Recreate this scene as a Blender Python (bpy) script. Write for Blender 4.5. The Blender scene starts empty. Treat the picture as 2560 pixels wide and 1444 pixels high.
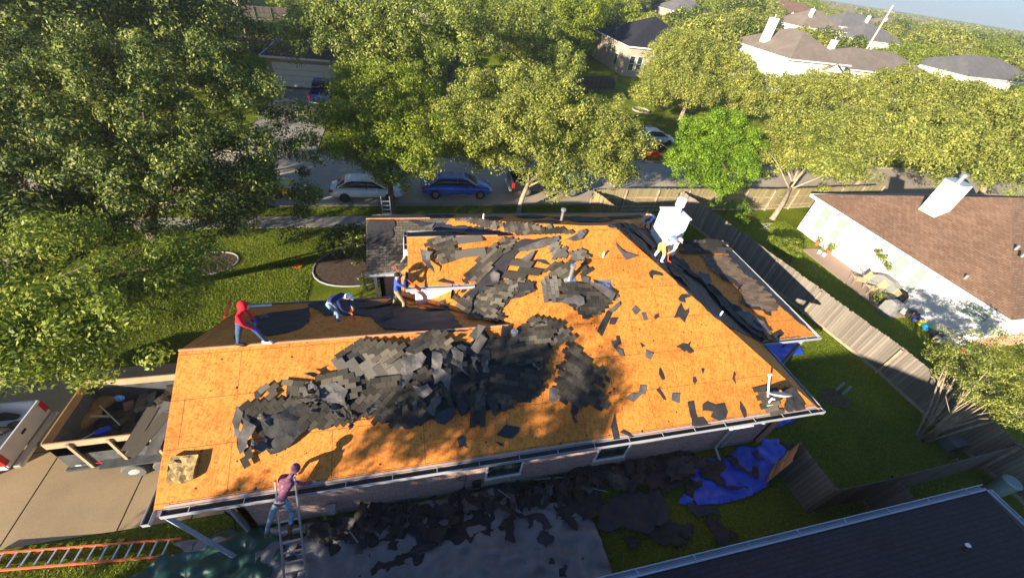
import bpy, bmesh, math, random
import numpy as np
from mathutils import Vector, Matrix, noise
random.seed(7)
SC = bpy.context.scene
COL = SC.collection
# ------------------------------------------------------------ camera
YAW, PIT, ROL, FPX = math.radians(17.9), math.radians(40.2), math.radians(8.71), 991.0
_cy, _sy = math.cos(YAW), math.sin(YAW)
FWD = Vector((_sy*math.cos(PIT), _cy*math.cos(PIT), -math.sin(PIT)))
_r0 = Vector((_cy, -_sy, 0)); _u0 = _r0.cross(FWD)
RGT = math.cos(ROL)*_r0 + math.sin(ROL)*_u0
UPV = -math.sin(ROL)*_r0 + math.cos(ROL)*_u0
CAMP = Vector((0, 0, 14.0))
cam = bpy.data.cameras.new('camera'); co = bpy.data.objects.new('camera', cam); COL.objects.link(co)
cam.sensor_width = 36; cam.lens = FPX/2560*36; cam.clip_end = 6000; cam.clip_start = 0.1
co.matrix_world = Matrix(((RGT.x, UPV.x, -FWD.x, CAMP.x), (RGT.y, UPV.y, -FWD.y, CAMP.y), (RGT.z, UPV.z, -FWD.z, CAMP.z), (0, 0, 0, 1)))
SC.camera = co
# ------------------------------------------------------------ sky, sun
SUN_T = Vector((1, .75, -.34)).normalized()       # direction the light travels
el = math.asin(-SUN_T.z); az = math.atan2(-SUN_T.x, -SUN_T.y)   # azimuth from +Y towards +X
W = bpy.data.worlds.new('World'); SC.world = W; W.use_nodes = True
nt = W.node_tree; bg = nt.nodes['Background']
sky = nt.nodes.new('ShaderNodeTexSky'); sky.sky_type = 'NISHITA'; sky.sun_disc = False
sky.sun_elevation = el; sky.sun_rotation = az
sky.air_density = 1.0; sky.dust_density = .15; sky.ozone_density = 1.6
tint = nt.nodes.new('ShaderNodeMix'); tint.data_type = 'RGBA'; tint.blend_type = 'MULTIPLY'; tint.inputs[0].default_value = 1; tint.inputs[7].default_value = (.66, .84, 1.12, 1)
vmn = nt.nodes.new('ShaderNodeVectorMath'); vmn.operation = 'MINIMUM'; vmn.inputs[1].default_value = (2.7, 3.6, 4.3)   # keeps the horizon band from burning out
nt.links.new(sky.outputs[0], tint.inputs[6]); nt.links.new(tint.outputs[2], vmn.inputs[0]); nt.links.new(vmn.outputs[0], bg.inputs[0]); bg.inputs[1].default_value = 0.07
sl = bpy.data.lights.new('sun', 'SUN'); sl.energy = 5.0; sl.angle = math.radians(0.55); sl.color = (1, .86, .66)
so = bpy.data.objects.new('sun', sl); COL.objects.link(so)
so.rotation_euler = SUN_T.to_track_quat('-Z', 'Y').to_euler()
SC.view_settings.view_transform = 'Standard'; SC.view_settings.look = 'None'
SC.view_settings.gamma = 1; SC.view_settings.exposure = 1.6
SC.render.engine = 'CYCLES'
SC.cycles.max_bounces = 6; SC.cycles.transparent_max_bounces = 6

# ------------------------------------------------------------ geometry helpers
def ray(px, py): return (px-1280)*RGT - (py-722)*UPV + FPX*FWD
def at(px, py, z=0.0):
    d = ray(px, py); return CAMP + d*((z-CAMP.z)/d.z)
def onp(px, py, n, p):
    n = Vector(n); d = ray(px, py); return CAMP + d*(n.dot(Vector(p)-CAMP)/n.dot(d))

def tag(o, label=None, cat=None, group=None, kind=None):
    if label: o['label'] = label
    if cat: o['category'] = cat
    if group: o['group'] = group
    if kind: o['kind'] = kind
    return o
def empty(name, loc=(0, 0, 0), rz=0, label=None, cat=None, group=None):
    o = bpy.data.objects.new(name, None); COL.objects.link(o); o.location = loc; o.rotation_euler = (0, 0, rz)
    o.empty_display_size = .2
    return tag(o, label, cat, group)
def copy_tree(o, parent=None):
    c = o.copy(); COL.objects.link(c)
    if parent is not None:
        c.parent = parent
        c.matrix_parent_inverse = o.matrix_parent_inverse.copy()
    for ch in [x for x in bpy.data.objects if x.parent == o]:
        copy_tree(ch, c)
    return c

def set_uv(me):
    if not me.polygons: return
    uvl = me.uv_layers.new(name='UVMap')
    n = len(me.loops); vi = np.empty(n, np.int32); me.loops.foreach_get('vertex_index', vi)
    co_ = np.empty(len(me.vertices)*3); me.vertices.foreach_get('co', co_); co_ = co_.reshape(-1, 3)
    pn = np.empty(len(me.polygons)*3); me.polygons.foreach_get('normal', pn); pn = pn.reshape(-1, 3)
    tot = np.empty(len(me.polygons), np.int32); me.polygons.foreach_get('loop_total', tot)
    N = np.repeat(pn, tot, axis=0)
    H = np.stack([-N[:, 1], N[:, 0], np.zeros(len(N))], 1); l = np.linalg.norm(H, axis=1)
    flat = l < .05; H[flat] = (1, 0, 0); l[flat] = 1; H /= l[:, None]
    V = np.cross(N, H); P = co_[vi]
    uv = np.stack([(P*H).sum(1), (P*V).sum(1)], 1)
    uvl.data.foreach_set('uv', uv.ravel())

class MB:
    def __init__(s): s.v = []; s.f = []; s.m = []
    def add(s, vs, fs, m=0):
        b = len(s.v); s.v += [tuple(v) for v in vs]; s.f += [tuple(i+b for i in f) for f in fs]; s.m += [m]*len(fs); return s
    def box(s, x0, x1, y0, y1, z0, z1, m=0, rz=0, c=None):
        vs = [(x, y, z) for z in (z0, z1) for (x, y) in ((x0, y0), (x1, y0), (x1, y1), (x0, y1))]
        if rz:
            cx, cy = c if c else ((x0+x1)/2, (y0+y1)/2); ca, sa = math.cos(rz), math.sin(rz)
            vs = [(cx+(x-cx)*ca-(y-cy)*sa, cy+(x-cx)*sa+(y-cy)*ca, z) for x, y, z in vs]
        return s.add(vs, [(3, 2, 1, 0), (4, 5, 6, 7), (0, 1, 5, 4), (1, 2, 6, 5), (2, 3, 7, 6), (3, 0, 4, 7)], m)
    def prism(s, poly, t, m=0, n=None):
        """poly: 3d points ccw seen from the outside; extruded by t against the normal"""
        P = [Vector(p) for p in poly]
        if n is None:
            n = Vector((0, 0, 0))
            for i in range(len(P)): n += P[i].cross(P[(i+1) % len(P)])
            n.normalize()
        else: n = Vector(n).normalized()
        k = len(P); vs = P+[p-n*t for p in P]
        fs = [tuple(range(k)), tuple(range(2*k-1, k-1, -1))]+[(i, i+k, (i+1) % k+k, (i+1) % k) for i in range(k)]
        return s.add(vs, fs, m)
    def tube(s, pts, r, n=6, m=0, cap=True):
        pts = [Vector(p) for p in pts]; k = len(pts)
        rs = r if isinstance(r, (list, tuple)) else [r]*k
        b = len(s.v); a0 = None
        for i, p in enumerate(pts):
            d = (pts[min(i+1, k-1)]-pts[max(i-1, 0)]).normalized()
            if a0 is None: a = d.orthogonal().normalized()
            else: a = (a0-d*a0.dot(d)).normalized()
            a0 = a; c = d.cross(a)
            for j in range(n):
                t = 2*math.pi*j/n; q = p+(a*math.cos(t)+c*math.sin(t))*rs[i]; s.v.append(tuple(q))
        for i in range(k-1):
            for j in range(n):
                s.f.append((b+i*n+j, b+i*n+(j+1) % n, b+(i+1)*n+(j+1) % n, b+(i+1)*n+j)); s.m.append(m)
        if cap:
            s.f.append(tuple(b+j for j in range(n-1, -1, -1))); s.m.append(m)
            s.f.append(tuple(b+(k-1)*n+j for j in range(n))); s.m.append(m)
        return s
    def bar(s, a, b, w, h=None, up=(0, 0, 1), m=0):
        a = Vector(a); b = Vector(b); h = h or w; d = (b-a).normalized(); up = Vector(up)
        if abs(d.dot(up)) > .98: up = Vector((1, 0, 0))
        x = d.cross(up).normalized()*w/2; y = x.cross(d).normalized()*h/2
        vs = [p+q for p in (a, b) for q in (-x-y, x-y, x+y, -x+y)]
        return s.add(vs, [(0, 1, 2, 3), (7, 6, 5, 4), (0, 4, 5, 1), (1, 5, 6, 2), (2, 6, 7, 3), (3, 7, 4, 0)], m)
    def sphere(s, c, r, m=0, nu=12, nv=8, z0=-1.0):
        c = Vector(c); rx, ry, rz = r if isinstance(r, (tuple, list)) else (r, r, r); b = len(s.v)
        t0 = math.acos(max(-1, min(1, z0)))
        for i in range(nv+1):
            t = t0*i/nv
            for j in range(nu):
                p = 2*math.pi*j/nu; s.v.append((c.x+rx*math.sin(t)*math.cos(p), c.y+ry*math.sin(t)*math.sin(p), c.z+rz*math.cos(t)))
        for i in range(nv):
            for j in range(nu):
                s.f.append((b+i*nu+j, b+(i+1)*nu+j, b+(i+1)*nu+(j+1) % nu, b+i*nu+(j+1) % nu)); s.m.append(m)
        return s
    def build(s, name, mats, parent=None, smooth=False, uv=True, bevel=0):
        me = bpy.data.meshes.new(name); me.from_pydata(s.v, [], s.f); me.validate(); me.update()
        if not isinstance(mats, (list, tuple)): mats = [mats]
        for m in mats: me.materials.append(m)
        if len(mats) > 1 and len(me.polygons) == len(s.m): me.polygons.foreach_set('material_index', s.m)
        if smooth: me.polygons.foreach_set('use_smooth', [True]*len(me.polygons))
        if uv: set_uv(me)
        o = bpy.data.objects.new(name, me); COL.objects.link(o)
        if parent: o.parent = parent
        if bevel:
            b = o.modifiers.new('bevel', 'BEVEL'); b.width = bevel; b.segments = 2; b.limit_method = 'ANGLE'
        return o
def struct(o): return tag(o, kind='structure')

# ------------------------------------------------------------ materials
def nodemat(name):
    m = bpy.data.materials.new(name); m.use_nodes = True; t = m.node_tree
    return m, t, t.nodes['Principled BSDF']
def N(t, typ, **kw):
    n = t.nodes.new(typ)
    for k, v in kw.items():
        if hasattr(n, k): setattr(n, k, v)
        else: n.inputs[k.replace('_', ' ')].default_value = v
    return n
def ramp(t, stops, fac):
    r = t.nodes.new('ShaderNodeValToRGB'); e = r.color_ramp.elements
    while len(e) < len(stops): e.new(.5)
    for i, (p, c) in enumerate(stops): e[i].position = p; e[i].color = (*c, 1)
    t.links.new(fac, r.inputs[0]); return r
def mix(t, a, b, fac, blend='MIX'):
    n = t.nodes.new('ShaderNodeMix'); n.data_type = 'RGBA'; n.blend_type = blend
    for s, v in ((n.inputs[6], a), (n.inputs[7], b), (n.inputs[0], fac)):
        if isinstance(v, bpy.types.NodeSocket): t.links.new(v, s)
        elif isinstance(v, (int, float)): s.default_value = v
        else: s.default_value = (*v, 1)
    return n.outputs[2]
def bump(t, b, h, s=.3, d=.02):
    n = t.nodes.new('ShaderNodeBump'); n.inputs['Strength'].default_value = s; n.inputs['Distance'].default_value = d
    t.links.new(h, n.inputs['Height']); t.links.new(n.outputs[0], b.inputs['Normal'])
def coords(t, kind='Object', sc=(1, 1, 1), rot=(0, 0, 0)):
    c = t.nodes.new('ShaderNodeTexCoord'); mp = t.nodes.new('ShaderNodeMapping')
    mp.inputs['Scale'].default_value = sc; mp.inputs['Rotation'].default_value = rot
    t.links.new(c.outputs[kind], mp.inputs[0]); return mp.outputs[0]
def noi(t, vec, scale, detail=4, rough=.6):
    n = t.nodes.new('ShaderNodeTexNoise'); n.inputs['Scale'].default_value = scale; n.inputs['Detail'].default_value = detail; n.inputs['Roughness'].default_value = rough
    t.links.new(vec, n.inputs['Vector']); return n.outputs['Fac']
_mc = {}
def simple(name, c, rough=.7, metal=0, var=.12, scale=3.0, spec=.4, bmp=0, kind='Object'):
    if name in _mc: return _mc[name]
    m, t, b = nodemat(name); v = coords(t, kind)
    f = noi(t, v, scale); d = tuple(x*(1-var) for x in c); u = tuple(min(1, x*(1+var)) for x in c)
    r = ramp(t, [(.3, d), (.7, u)], f); t.links.new(r.outputs[0], b.inputs['Base Color'])
    b.inputs['Roughness'].default_value = rough; b.inputs['Metallic'].default_value = metal; b.inputs['Specular IOR Level'].default_value = spec
    if bmp: bump(t, b, noi(t, v, scale*8), bmp)
    _mc[name] = m; return m
def brickmat(name, cols, mortar, w=.2, h=.067, ms=.006, rough=.85, dirt=.25, big=.6):
    m, t, b = nodemat(name); v = coords(t, 'UV')
    br = t.nodes.new('ShaderNodeTexBrick'); t.links.new(v, br.inputs['Vector'])
    br.inputs['Scale'].default_value = 1; br.inputs['Brick Width'].default_value = w; br.inputs['Row Height'].default_value = h
    br.inputs['Mortar Size'].default_value = ms; br.inputs['Mortar Smooth'].default_value = .3
    br.inputs['Color1'].default_value = (*cols[0], 1); br.inputs['Color2'].default_value = (*cols[1], 1); br.inputs['Mortar'].default_value = (*mortar, 1)
    f = noi(t, v, big, 5)
    r = ramp(t, [(.3, (1-dirt,)*3), (.7, (1.0,)*3)], f)
    c = mix(t, br.outputs['Color'], r.outputs[0], 1.0, 'MULTIPLY')
    f2 = noi(t, v, 11, 2); r2 = ramp(t, [(.35, (.75,)*3), (.65, (1.1,)*3)], f2)
    c = mix(t, c, r2.outputs[0], .8, 'MULTIPLY')
    t.links.new(c, b.inputs['Base Color']); b.inputs['Roughness'].default_value = rough; b.inputs['Specular IOR Level'].default_value = .25
    inv = t.nodes.new('ShaderNodeMath'); inv.operation = 'SUBTRACT'; inv.inputs[0].default_value = 1; t.links.new(br.outputs['Fac'], inv.inputs[1])
    bump(t, b, inv.outputs[0], .5, .012)
    return m
# oriented strand board sheathing
def osbmat(name, c1, c2, c3):
    m, t, b = nodemat(name); v = coords(t, 'UV')
    outs = []
    for sc_, an_ in (((7, 27, 1), .45), ((6.5, 30, 1), 1.75), ((8, 25, 1), -.8)):
        vv = t.nodes.new('ShaderNodeTexVoronoi'); vv.inputs['Scale'].default_value = 1; vv.inputs['Randomness'].default_value = 1
        mp0 = t.nodes.new('ShaderNodeMapping'); mp0.inputs['Rotation'].default_value = (0, 0, an_); t.links.new(v, mp0.inputs[0])
        mp1 = t.nodes.new('ShaderNodeMapping'); mp1.inputs['Scale'].default_value = sc_; t.links.new(mp0.outputs[0], mp1.inputs[0])
        t.links.new(mp1.outputs[0], vv.inputs['Vector']); sp = t.nodes.new('ShaderNodeSeparateColor'); t.links.new(vv.outputs['Color'], sp.inputs[0]); outs.append(sp.outputs[0])
    ad = t.nodes.new('ShaderNodeMath'); ad.operation = 'ADD'; t.links.new(outs[0], ad.inputs[0]); t.links.new(outs[1], ad.inputs[1])
    mx = t.nodes.new('ShaderNodeMath'); mx.operation = 'MULTIPLY_ADD'; t.links.new(outs[2], mx.inputs[0]); mx.inputs[1].default_value = .8; t.links.new(ad.outputs[0], mx.inputs[2])
    r = ramp(t, [(.0, c3), (.30, c2), (.62, c1)], mx.outputs[0])
    hf = t.nodes.new('ShaderNodeMath'); hf.operation = 'MULTIPLY'; hf.inputs[1].default_value = .36; t.links.new(mx.outputs[0], hf.inputs[0]); t.links.new(hf.outputs[0], r.inputs[0])
    fb = noi(t, v, .55, 4); rb = ramp(t, [(.32, (.78, .72, .66)), (.5, (.98, .97, .95)), (.68, (1.08, 1.05, 1.02))], fb)
    c = mix(t, r.outputs[0], rb.outputs[0], 1, 'MULTIPLY')
    fs = noi(t, v, 7, 5, .7); rs = ramp(t, [(.27, (.35, .25, .2)), (.33, (1, 1, 1))], fs)
    c = mix(t, c, rs.outputs[0], .85, 'MULTIPLY')
    br = t.nodes.new('ShaderNodeTexBrick'); t.links.new(v, br.inputs['Vector'])
    br.inputs['Scale'].default_value = 1; br.inputs['Brick Width'].default_value = 2.44; br.inputs['Row Height'].default_value = 1.22
    br.inputs['Mortar Size'].default_value = .007; br.inputs['Mortar Smooth'].default_value = 0
    c = mix(t, c, (.10, .045, .02), br.outputs['Fac'])
    t.links.new(c, b.inputs['Base Color']); b.inputs['Roughness'].default_value = .75; b.inputs['Specular IOR Level'].default_value = .25
    bump(t, b, mx.outputs[0], .25, .01)
    return m
M = {}
M['osb'] = osbmat('osb', (.70, .258, .048), (.55, .170, .025), (.36, .095, .015))
M['osbside'] = simple('osb edge', (.62, .33, .16))
M['brick'] = brickmat('brick wall', ((.66, .43, .36), (.48, .31, .265)), (.68, .60, .54))
M['paintbrick'] = brickmat('white painted brick', ((.86, .85, .83), (.80, .79, .77)), (.72, .71, .69), dirt=.08)
M['tanbrick'] = brickmat('tan brick', ((.56, .47, .37), (.46, .38, .29)), (.55, .52, .46))
M['redbrick'] = brickmat('red brick', ((.40, .20, .13), (.30, .15, .10)), (.42, .36, .3))
def shinglemat(name, c1, c2, mort):
    return brickmat(name, (c1, c2), mort, w=.30, h=.143, ms=.010, rough=.92, dirt=.3, big=.35)
M['sh_dark'] = shinglemat('charcoal shingles', (.040, .040, .048), (.03, .031, .038), (.02, .02, .024))
M['sh_navy'] = shinglemat('dark blue grey shingles', (.030, .032, .046), (.024, .026, .038), (.016, .017, .024))
M['sh_brown'] = shinglemat('brown shingles', (.30, .185, .125), (.21, .125, .080), (.11, .065, .045))
M['sh_old'] = shinglemat('old weathered shingles', (.17, .145, .115), (.115, .10, .082), (.03, .028, .026))
M['sh_tan'] = shinglemat('taupe shingles', (.30, .245, .20), (.25, .205, .17), (.15, .12, .10))
M['sh_grey'] = shinglemat('grey shingles', (.22, .21, .21), (.18, .175, .18), (.1, .1, .1))
M['felt'] = simple('roofing felt', (.026, .025, .028), .85, var=.3, scale=2.5, bmp=.25)
M['feltblue'] = simple('underlayment', (.022, .026, .036), .7, var=.3, scale=1.5, bmp=.2)
M['feltgrey'] = simple('shingle underside', (.095, .088, .086), .75, var=.4, scale=3, bmp=.2)
def tabmat(name, c1, c2, c3):
    m, t, b = nodemat(name); g = t.nodes.new('ShaderNodeNewGeometry')
    r = ramp(t, [(0, c1), (.55, c2), (1, c3)], g.outputs['Random Per Island'])
    v = coords(t, 'Object'); f = noi(t, v, 40, 3); r2 = ramp(t, [(.3, (.75,)*3), (.7, (1.2,)*3)], f)
    c = mix(t, r.outputs[0], r2.outputs[0], 1, 'MULTIPLY')
    t.links.new(c, b.inputs['Base Color']); b.inputs['Roughness'].default_value = .9; b.inputs['Specular IOR Level'].default_value = .25
    return m
M['tab'] = tabmat('old shingle tabs', (.038, .033, .027), (.076, .066, .051), (.150, .128, .097))
M['tabdark'] = tabmat('dark shingle tabs', (.026, .023, .020), (.042, .037, .031), (.072, .062, .050))  # darker copy of the tabs; tone partly holds the tree shade over the heap
M['tablight'] = tabmat('shingle undersides', (.085, .078, .067), (.125, .114, .096), (.18, .163, .136))
M['tabbrown'] = tabmat('brown shingle tabs', (.10, .07, .05), (.15, .105, .075), (.19, .14, .10))
M['white'] = simple('white paint', (.80, .79, .77), .55, var=.03)
M['gutter'] = simple('white gutter', (.34, .36, .41), .4, var=.08, scale=1)
M['gutdirt'] = simple('gutter debris', (.035, .03, .025), .9, var=.5, scale=12)
M['metal'] = simple('galvanised metal', (.62, .62, .62), .35, .8, var=.1)
M['alu'] = simple('aluminium', (.66, .67, .70), .35, .7, var=.1)
M['glass'] = simple('window glass', (.03, .045, .05), .08, var=.1, spec=.8)
M['blind'] = simple('window screen and blind', (.26, .32, .31), .4, var=.06)
M['trim'] = simple('grey trim', (.30, .30, .31), .6, var=.1)
def woodmat(name, c1, c2, plank=.14, kind='UV'):
    m, t, b = nodemat(name); v = coords(t, kind); s = t.nodes.new('ShaderNodeSeparateXYZ'); t.links.new(v, s.inputs[0])
    q = t.nodes.new('ShaderNodeMath'); q.operation = 'DIVIDE'; q.inputs[1].default_value = plank; t.links.new(s.outputs[0], q.inputs[0])
    fl = t.nodes.new('ShaderNodeMath'); fl.operation = 'FLOOR'; t.links.new(q.outputs[0], fl.inputs[0])
    wn = t.nodes.new('ShaderNodeTexWhiteNoise'); wn.noise_dimensions = '1D'; t.links.new(fl.outputs[0], wn.inputs['W'])
    vv = coords(t, kind, (22, 1.6, 1)); f = noi(t, vv, 1, 4)
    a = t.nodes.new('ShaderNodeMath'); a.operation = 'ADD'; t.links.new(wn.outputs[0], a.inputs[0]); t.links.new(f, a.inputs[1])
    r = ramp(t, [(.3, c1), (.75, c2)], a.outputs[0])
    r.color_ramp.elements[0].position = .35; r.color_ramp.elements[1].position = 1.0
    hf = t.nodes.new('ShaderNodeMath'); hf.operation = 'MULTIPLY'; hf.inputs[1].default_value = .62; t.links.new(a.outputs[0], hf.inputs[0]); t.links.new(hf.outputs[0], r.inputs[0])
    fr = t.nodes.new('ShaderNodeMath'); fr.operation = 'FRACT'; t.links.new(q.outputs[0], fr.inputs[0])
    lt = t.nodes.new('ShaderNodeMath'); lt.operation = 'LESS_THAN'; lt.inputs[1].default_value = .08; t.links.new(fr.outputs[0], lt.inputs[0])
    c = mix(t, r.outputs[0], tuple(x*.35 for x in c1), lt.outputs[0])
    t.links.new(c, b.inputs['Base Color']); b.inputs['Roughness'].default_value = .85; b.inputs['Specular IOR Level'].default_value = .2
    bump(t, b, f, .3, .01)
    return m
M['fence'] = woodmat('weathered fence boards', (.155, .135, .115), (.27, .235, .20))
M['fencey'] = woodmat('sunlit yellow fence boards', (.20, .165, .085), (.31, .26, .15))  # weathered boards with the yellow of sunlight put into the colour
M['fencedark'] = woodmat('dark fence boards', (.10, .085, .072), (.17, .145, .125))
M['ply'] = simple('plywood side', (.33, .19, .085), .75, var=.25, scale=2)
M['plypale'] = simple('pale plywood', (.40, .30, .185), .75, var=.15, scale=2)
M['lumber'] = simple('lumber', (.34, .27, .19), .8, var=.3)
# grass
def grassmat(name, c1, c2, c3, s=1.0):
    m, t, b = nodemat(name); v = coords(t, 'Object')
    f = noi(t, v, .25*s, 6, .65); f2 = noi(t, v, 9*s, 6, .75); f3 = noi(t, v, 38, 2)
    r = ramp(t, [(.32, c1), (.5, c2), (.7, c3)], f)
    r2 = ramp(t, [(.3, (.45, .5, .4)), (.62, (1.25, 1.2, 1.1))], f2)
    c = mix(t, r.outputs[0], r2.outputs[0], .9, 'MULTIPLY')
    t.links.new(c, b.inputs['Base Color']); b.inputs['Roughness'].default_value = .95; b.inputs['Specular IOR Level'].default_value = .1
    a = t.nodes.new('ShaderNodeMath'); a.operation = 'ADD'; t.links.new(f2, a.inputs[0]); t.links.new(f3, a.inputs[1])
    bump(t, b, a.outputs[0], 1.0, .12)
    return m
M['grass'] = grassmat('lawn grass', (.09, .14, .012), (.18, .235, .018), (.27, .31, .03))
def concmat(name, c, stain=.3, joint=None):
    m, t, b = nodemat(name); v = coords(t, 'Object')
    f = noi(t, v, .35, 7, .62); r = ramp(t, [(.3, tuple(x*(1-stain) for x in c)), (.65, c)], f)
    f2 = noi(t, v, 25, 3); r2 = ramp(t, [(.3, (.88,)*3), (.7, (1.06,)*3)], f2)
    cc = mix(t, r.outputs[0], r2.outputs[0], 1, 'MULTIPLY')
    t.links.new(cc, b.inputs['Base Color']); b.inputs['Roughness'].default_value = .9; b.inputs['Specular IOR Level'].default_value = .25
    bump(t, b, f2, .15, .005); return m
M['conc'] = concmat('driveway concrete', (.40, .295, .175))
M['street'] = concmat('street concrete', (.48, .41, .33), .22)
M['walk'] = concmat('sidewalk concrete', (.34, .32, .29), .25)
M['soil'] = simple('mulch soil', (.075, .05, .036), .95, var=.5, scale=9, bmp=.6)
M['patio'] = concmat('patio stone', (.42, .30, .23), .2)
def leafmat(name, cols, trans=.35, osc=.35):
    m, t, b = nodemat(name); g = t.nodes.new('ShaderNodeNewGeometry')
    r = ramp(t, [(0, cols[0]), (.5, cols[1]), (1, cols[2])], g.outputs['Random Per Island'])
    v = coords(t, 'Object'); f = noi(t, v, osc, 3); r2 = ramp(t, [(.35, (.72, .78, .7)), (.65, (1.18, 1.12, 1.05))], f)
    c = mix(t, r.outputs[0], r2.outputs[0], 1, 'MULTIPLY')
    t.links.new(c, b.inputs['Base Color']); b.inputs['Roughness'].default_value = .55; b.inputs['Specular IOR Level'].default_value = .35
    tr = t.nodes.new('ShaderNodeBsdfTranslucent'); c2 = mix(t, c, (1.0, 1.0, .35), .35, 'MULTIPLY'); t.links.new(c, tr.inputs[0])
    ms = t.nodes.new('ShaderNodeMixShader'); ms.inputs[0].default_value = trans
    t.links.new(b.outputs[0], ms.inputs[1]); t.links.new(tr.outputs[0], ms.inputs[2])
    t.links.new(ms.outputs[0], t.nodes['Material Output'].inputs[0])
    return m
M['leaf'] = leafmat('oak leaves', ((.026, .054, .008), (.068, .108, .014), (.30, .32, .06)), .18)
M['leafm'] = leafmat('sunlit oak leaves', ((.07, .11, .018), (.17, .215, .035), (.34, .37, .09)), .25)  # brighter copy of the oak leaves, sunlight put into the colour
M['leafy'] = leafmat('yellow green leaves', ((.085, .135, .012), (.20, .265, .024), (.38, .41, .05)))
M['leafb'] = leafmat('bright green leaves', ((.07, .15, .010), (.16, .29, .016), (.32, .44, .04)))
M['leafp'] = leafmat('pale olive leaves', ((.13, .16, .03), (.28, .31, .06), (.47, .48, .12)))
M['bark'] = simple('bark', (.13, .10, .075), .95, var=.35, scale=6, bmp=.5)
M['barkpale'] = simple('pale bark', (.30, .24, .17), .9, var=.35, scale=5, bmp=.4)
# ============================================================ ground, streets
def slab(name, poly, z, t, mat, mats=None):
    m = MB(); m.prism([(x, y, z) for x, y in poly], t); return struct(m.build(name, mat))
g = MB(); g.add([(-3500, -3500, 0), (3500, -3500, 0), (3500, 3500, 0), (-3500, 3500, 0)], [(0, 1, 2, 3)])
struct(g.build('ground', M['grass']))
slab('street', [(-120, 25.0), (140, 25.0), (140, 33.0), (-120, 33.0)], .012, .3, M['street'])
slab('cross_street', [(-27, -60), (-18.5, -60), (-18.5, 24.99), (-27, 24.99)], .012, .3, M['street'])
slab('kerb', [(-18.3, 24.82), (140, 24.82), (140, 24.99), (-18.3, 24.99)], .13, .3, M['walk'])
slab('kerb', [(-120, 33.01), (-13, 33.01), (-13, 33.18), (-120, 33.18)], .13, .3, M['walk'])
slab('kerb', [(-6.8, 33.01), (140, 33.01), (140, 33.18), (-6.8, 33.18)], .13, .3, M['walk'])
m = MB()
for i in range(22):
    x = -16+i*1.52; m.prism([(x, 22.3, .035), (x+1.5, 22.3, .035), (x+1.5, 23.5, .035), (x, 23.5, .035)], .2)
struct(m.build('sidewalk', M['walk']))
m = MB()
for i in range(18):
    x = 17.4+i*1.52+(0); m.prism([(x, 34.6, .035), (x+1.5, 34.6, .035), (x+1.5, 35.8, .035), (x, 35.8, .035)], .2)
struct(m.build('sidewalk', M['walk']))
# our driveway: slabs with dark joints between them
m = MB(); xs = [-17.5, -14.4, -11.45, -8.75, -6.9]; ys = [6.15, 9.05, 12.4]
for i in range(4):
    for j in range(2):
        m.prism([(xs[i]+.02, ys[j]+.02, .03), (xs[i+1]-.02, ys[j]+.02, .03), (xs[i+1]-.02, ys[j+1]-.02, .03), (xs[i]+.02, ys[j+1]-.02, .03)], .2)
m.prism([(-6.88, 6.17, .03), (-5.3, 6.17, .03), (-5.3, 12.38, .03), (-6.88, 12.38, .03)], .2)
struct(m.build('driveway', M['conc']))
slab('driveway_joint', [(-17.5, 6.17), (-5.3, 6.17), (-5.3, 12.38), (-17.5, 12.38)], .018, .1, M['soil'])
# driveway across the street
m = MB()
for i in range(6):
    for j in range(2):
        x = -12.9+j*2.9; y = 33.05+i*2.8; m.prism([(x, y, .03), (x+2.86, y, .03), (x+2.86, y+2.76, .03), (x, y+2.76, .03)], .2)
struct(m.build('driveway', M['walk']))
slab('walkway', [(26.5, 35.9), (27.6, 35.9), (28.5, 44), (27.4, 44)], .03, .2, M['walk'])
# mulch beds with edging
def blob(cx, cy, rx, ry, n=28, seed=1, irr=.12):
    rnd = random.Random(seed); ph = [rnd.uniform(0, 6.28) for _ in range(3)]
    return [(cx+rx*math.cos(a)*(1+irr*math.sin(2*a+ph[0])+irr*.6*math.sin(3*a+ph[1])), cy+ry*math.sin(a)*(1+irr*math.sin(2*a+ph[0])+irr*.6*math.sin(3*a+ph[1]))) for a in [2*math.pi*i/n for i in range(n)]]
for i, (cx, cy, rx, ry) in enumerate(((-3.2, 18.3, 1.9, 1.9), (-10.0, 19.0, .95, 1.0))):
    P = blob(cx, cy, rx, ry, seed=i+3, irr=.06)
    slab('planting_bed', P, .05, .1, M['soil'])
    m = MB(); m.tube([(x, y, .05) for x, y in P+[P[0]]], .045, 5, cap=False)
    tag(m.build('bed_edging', M['trim']), ('grey curved edging around the large shrub bed beside the front porch', 'grey ring edging around the round mulch bed under the lawn tree')[i], 'edging')

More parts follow.
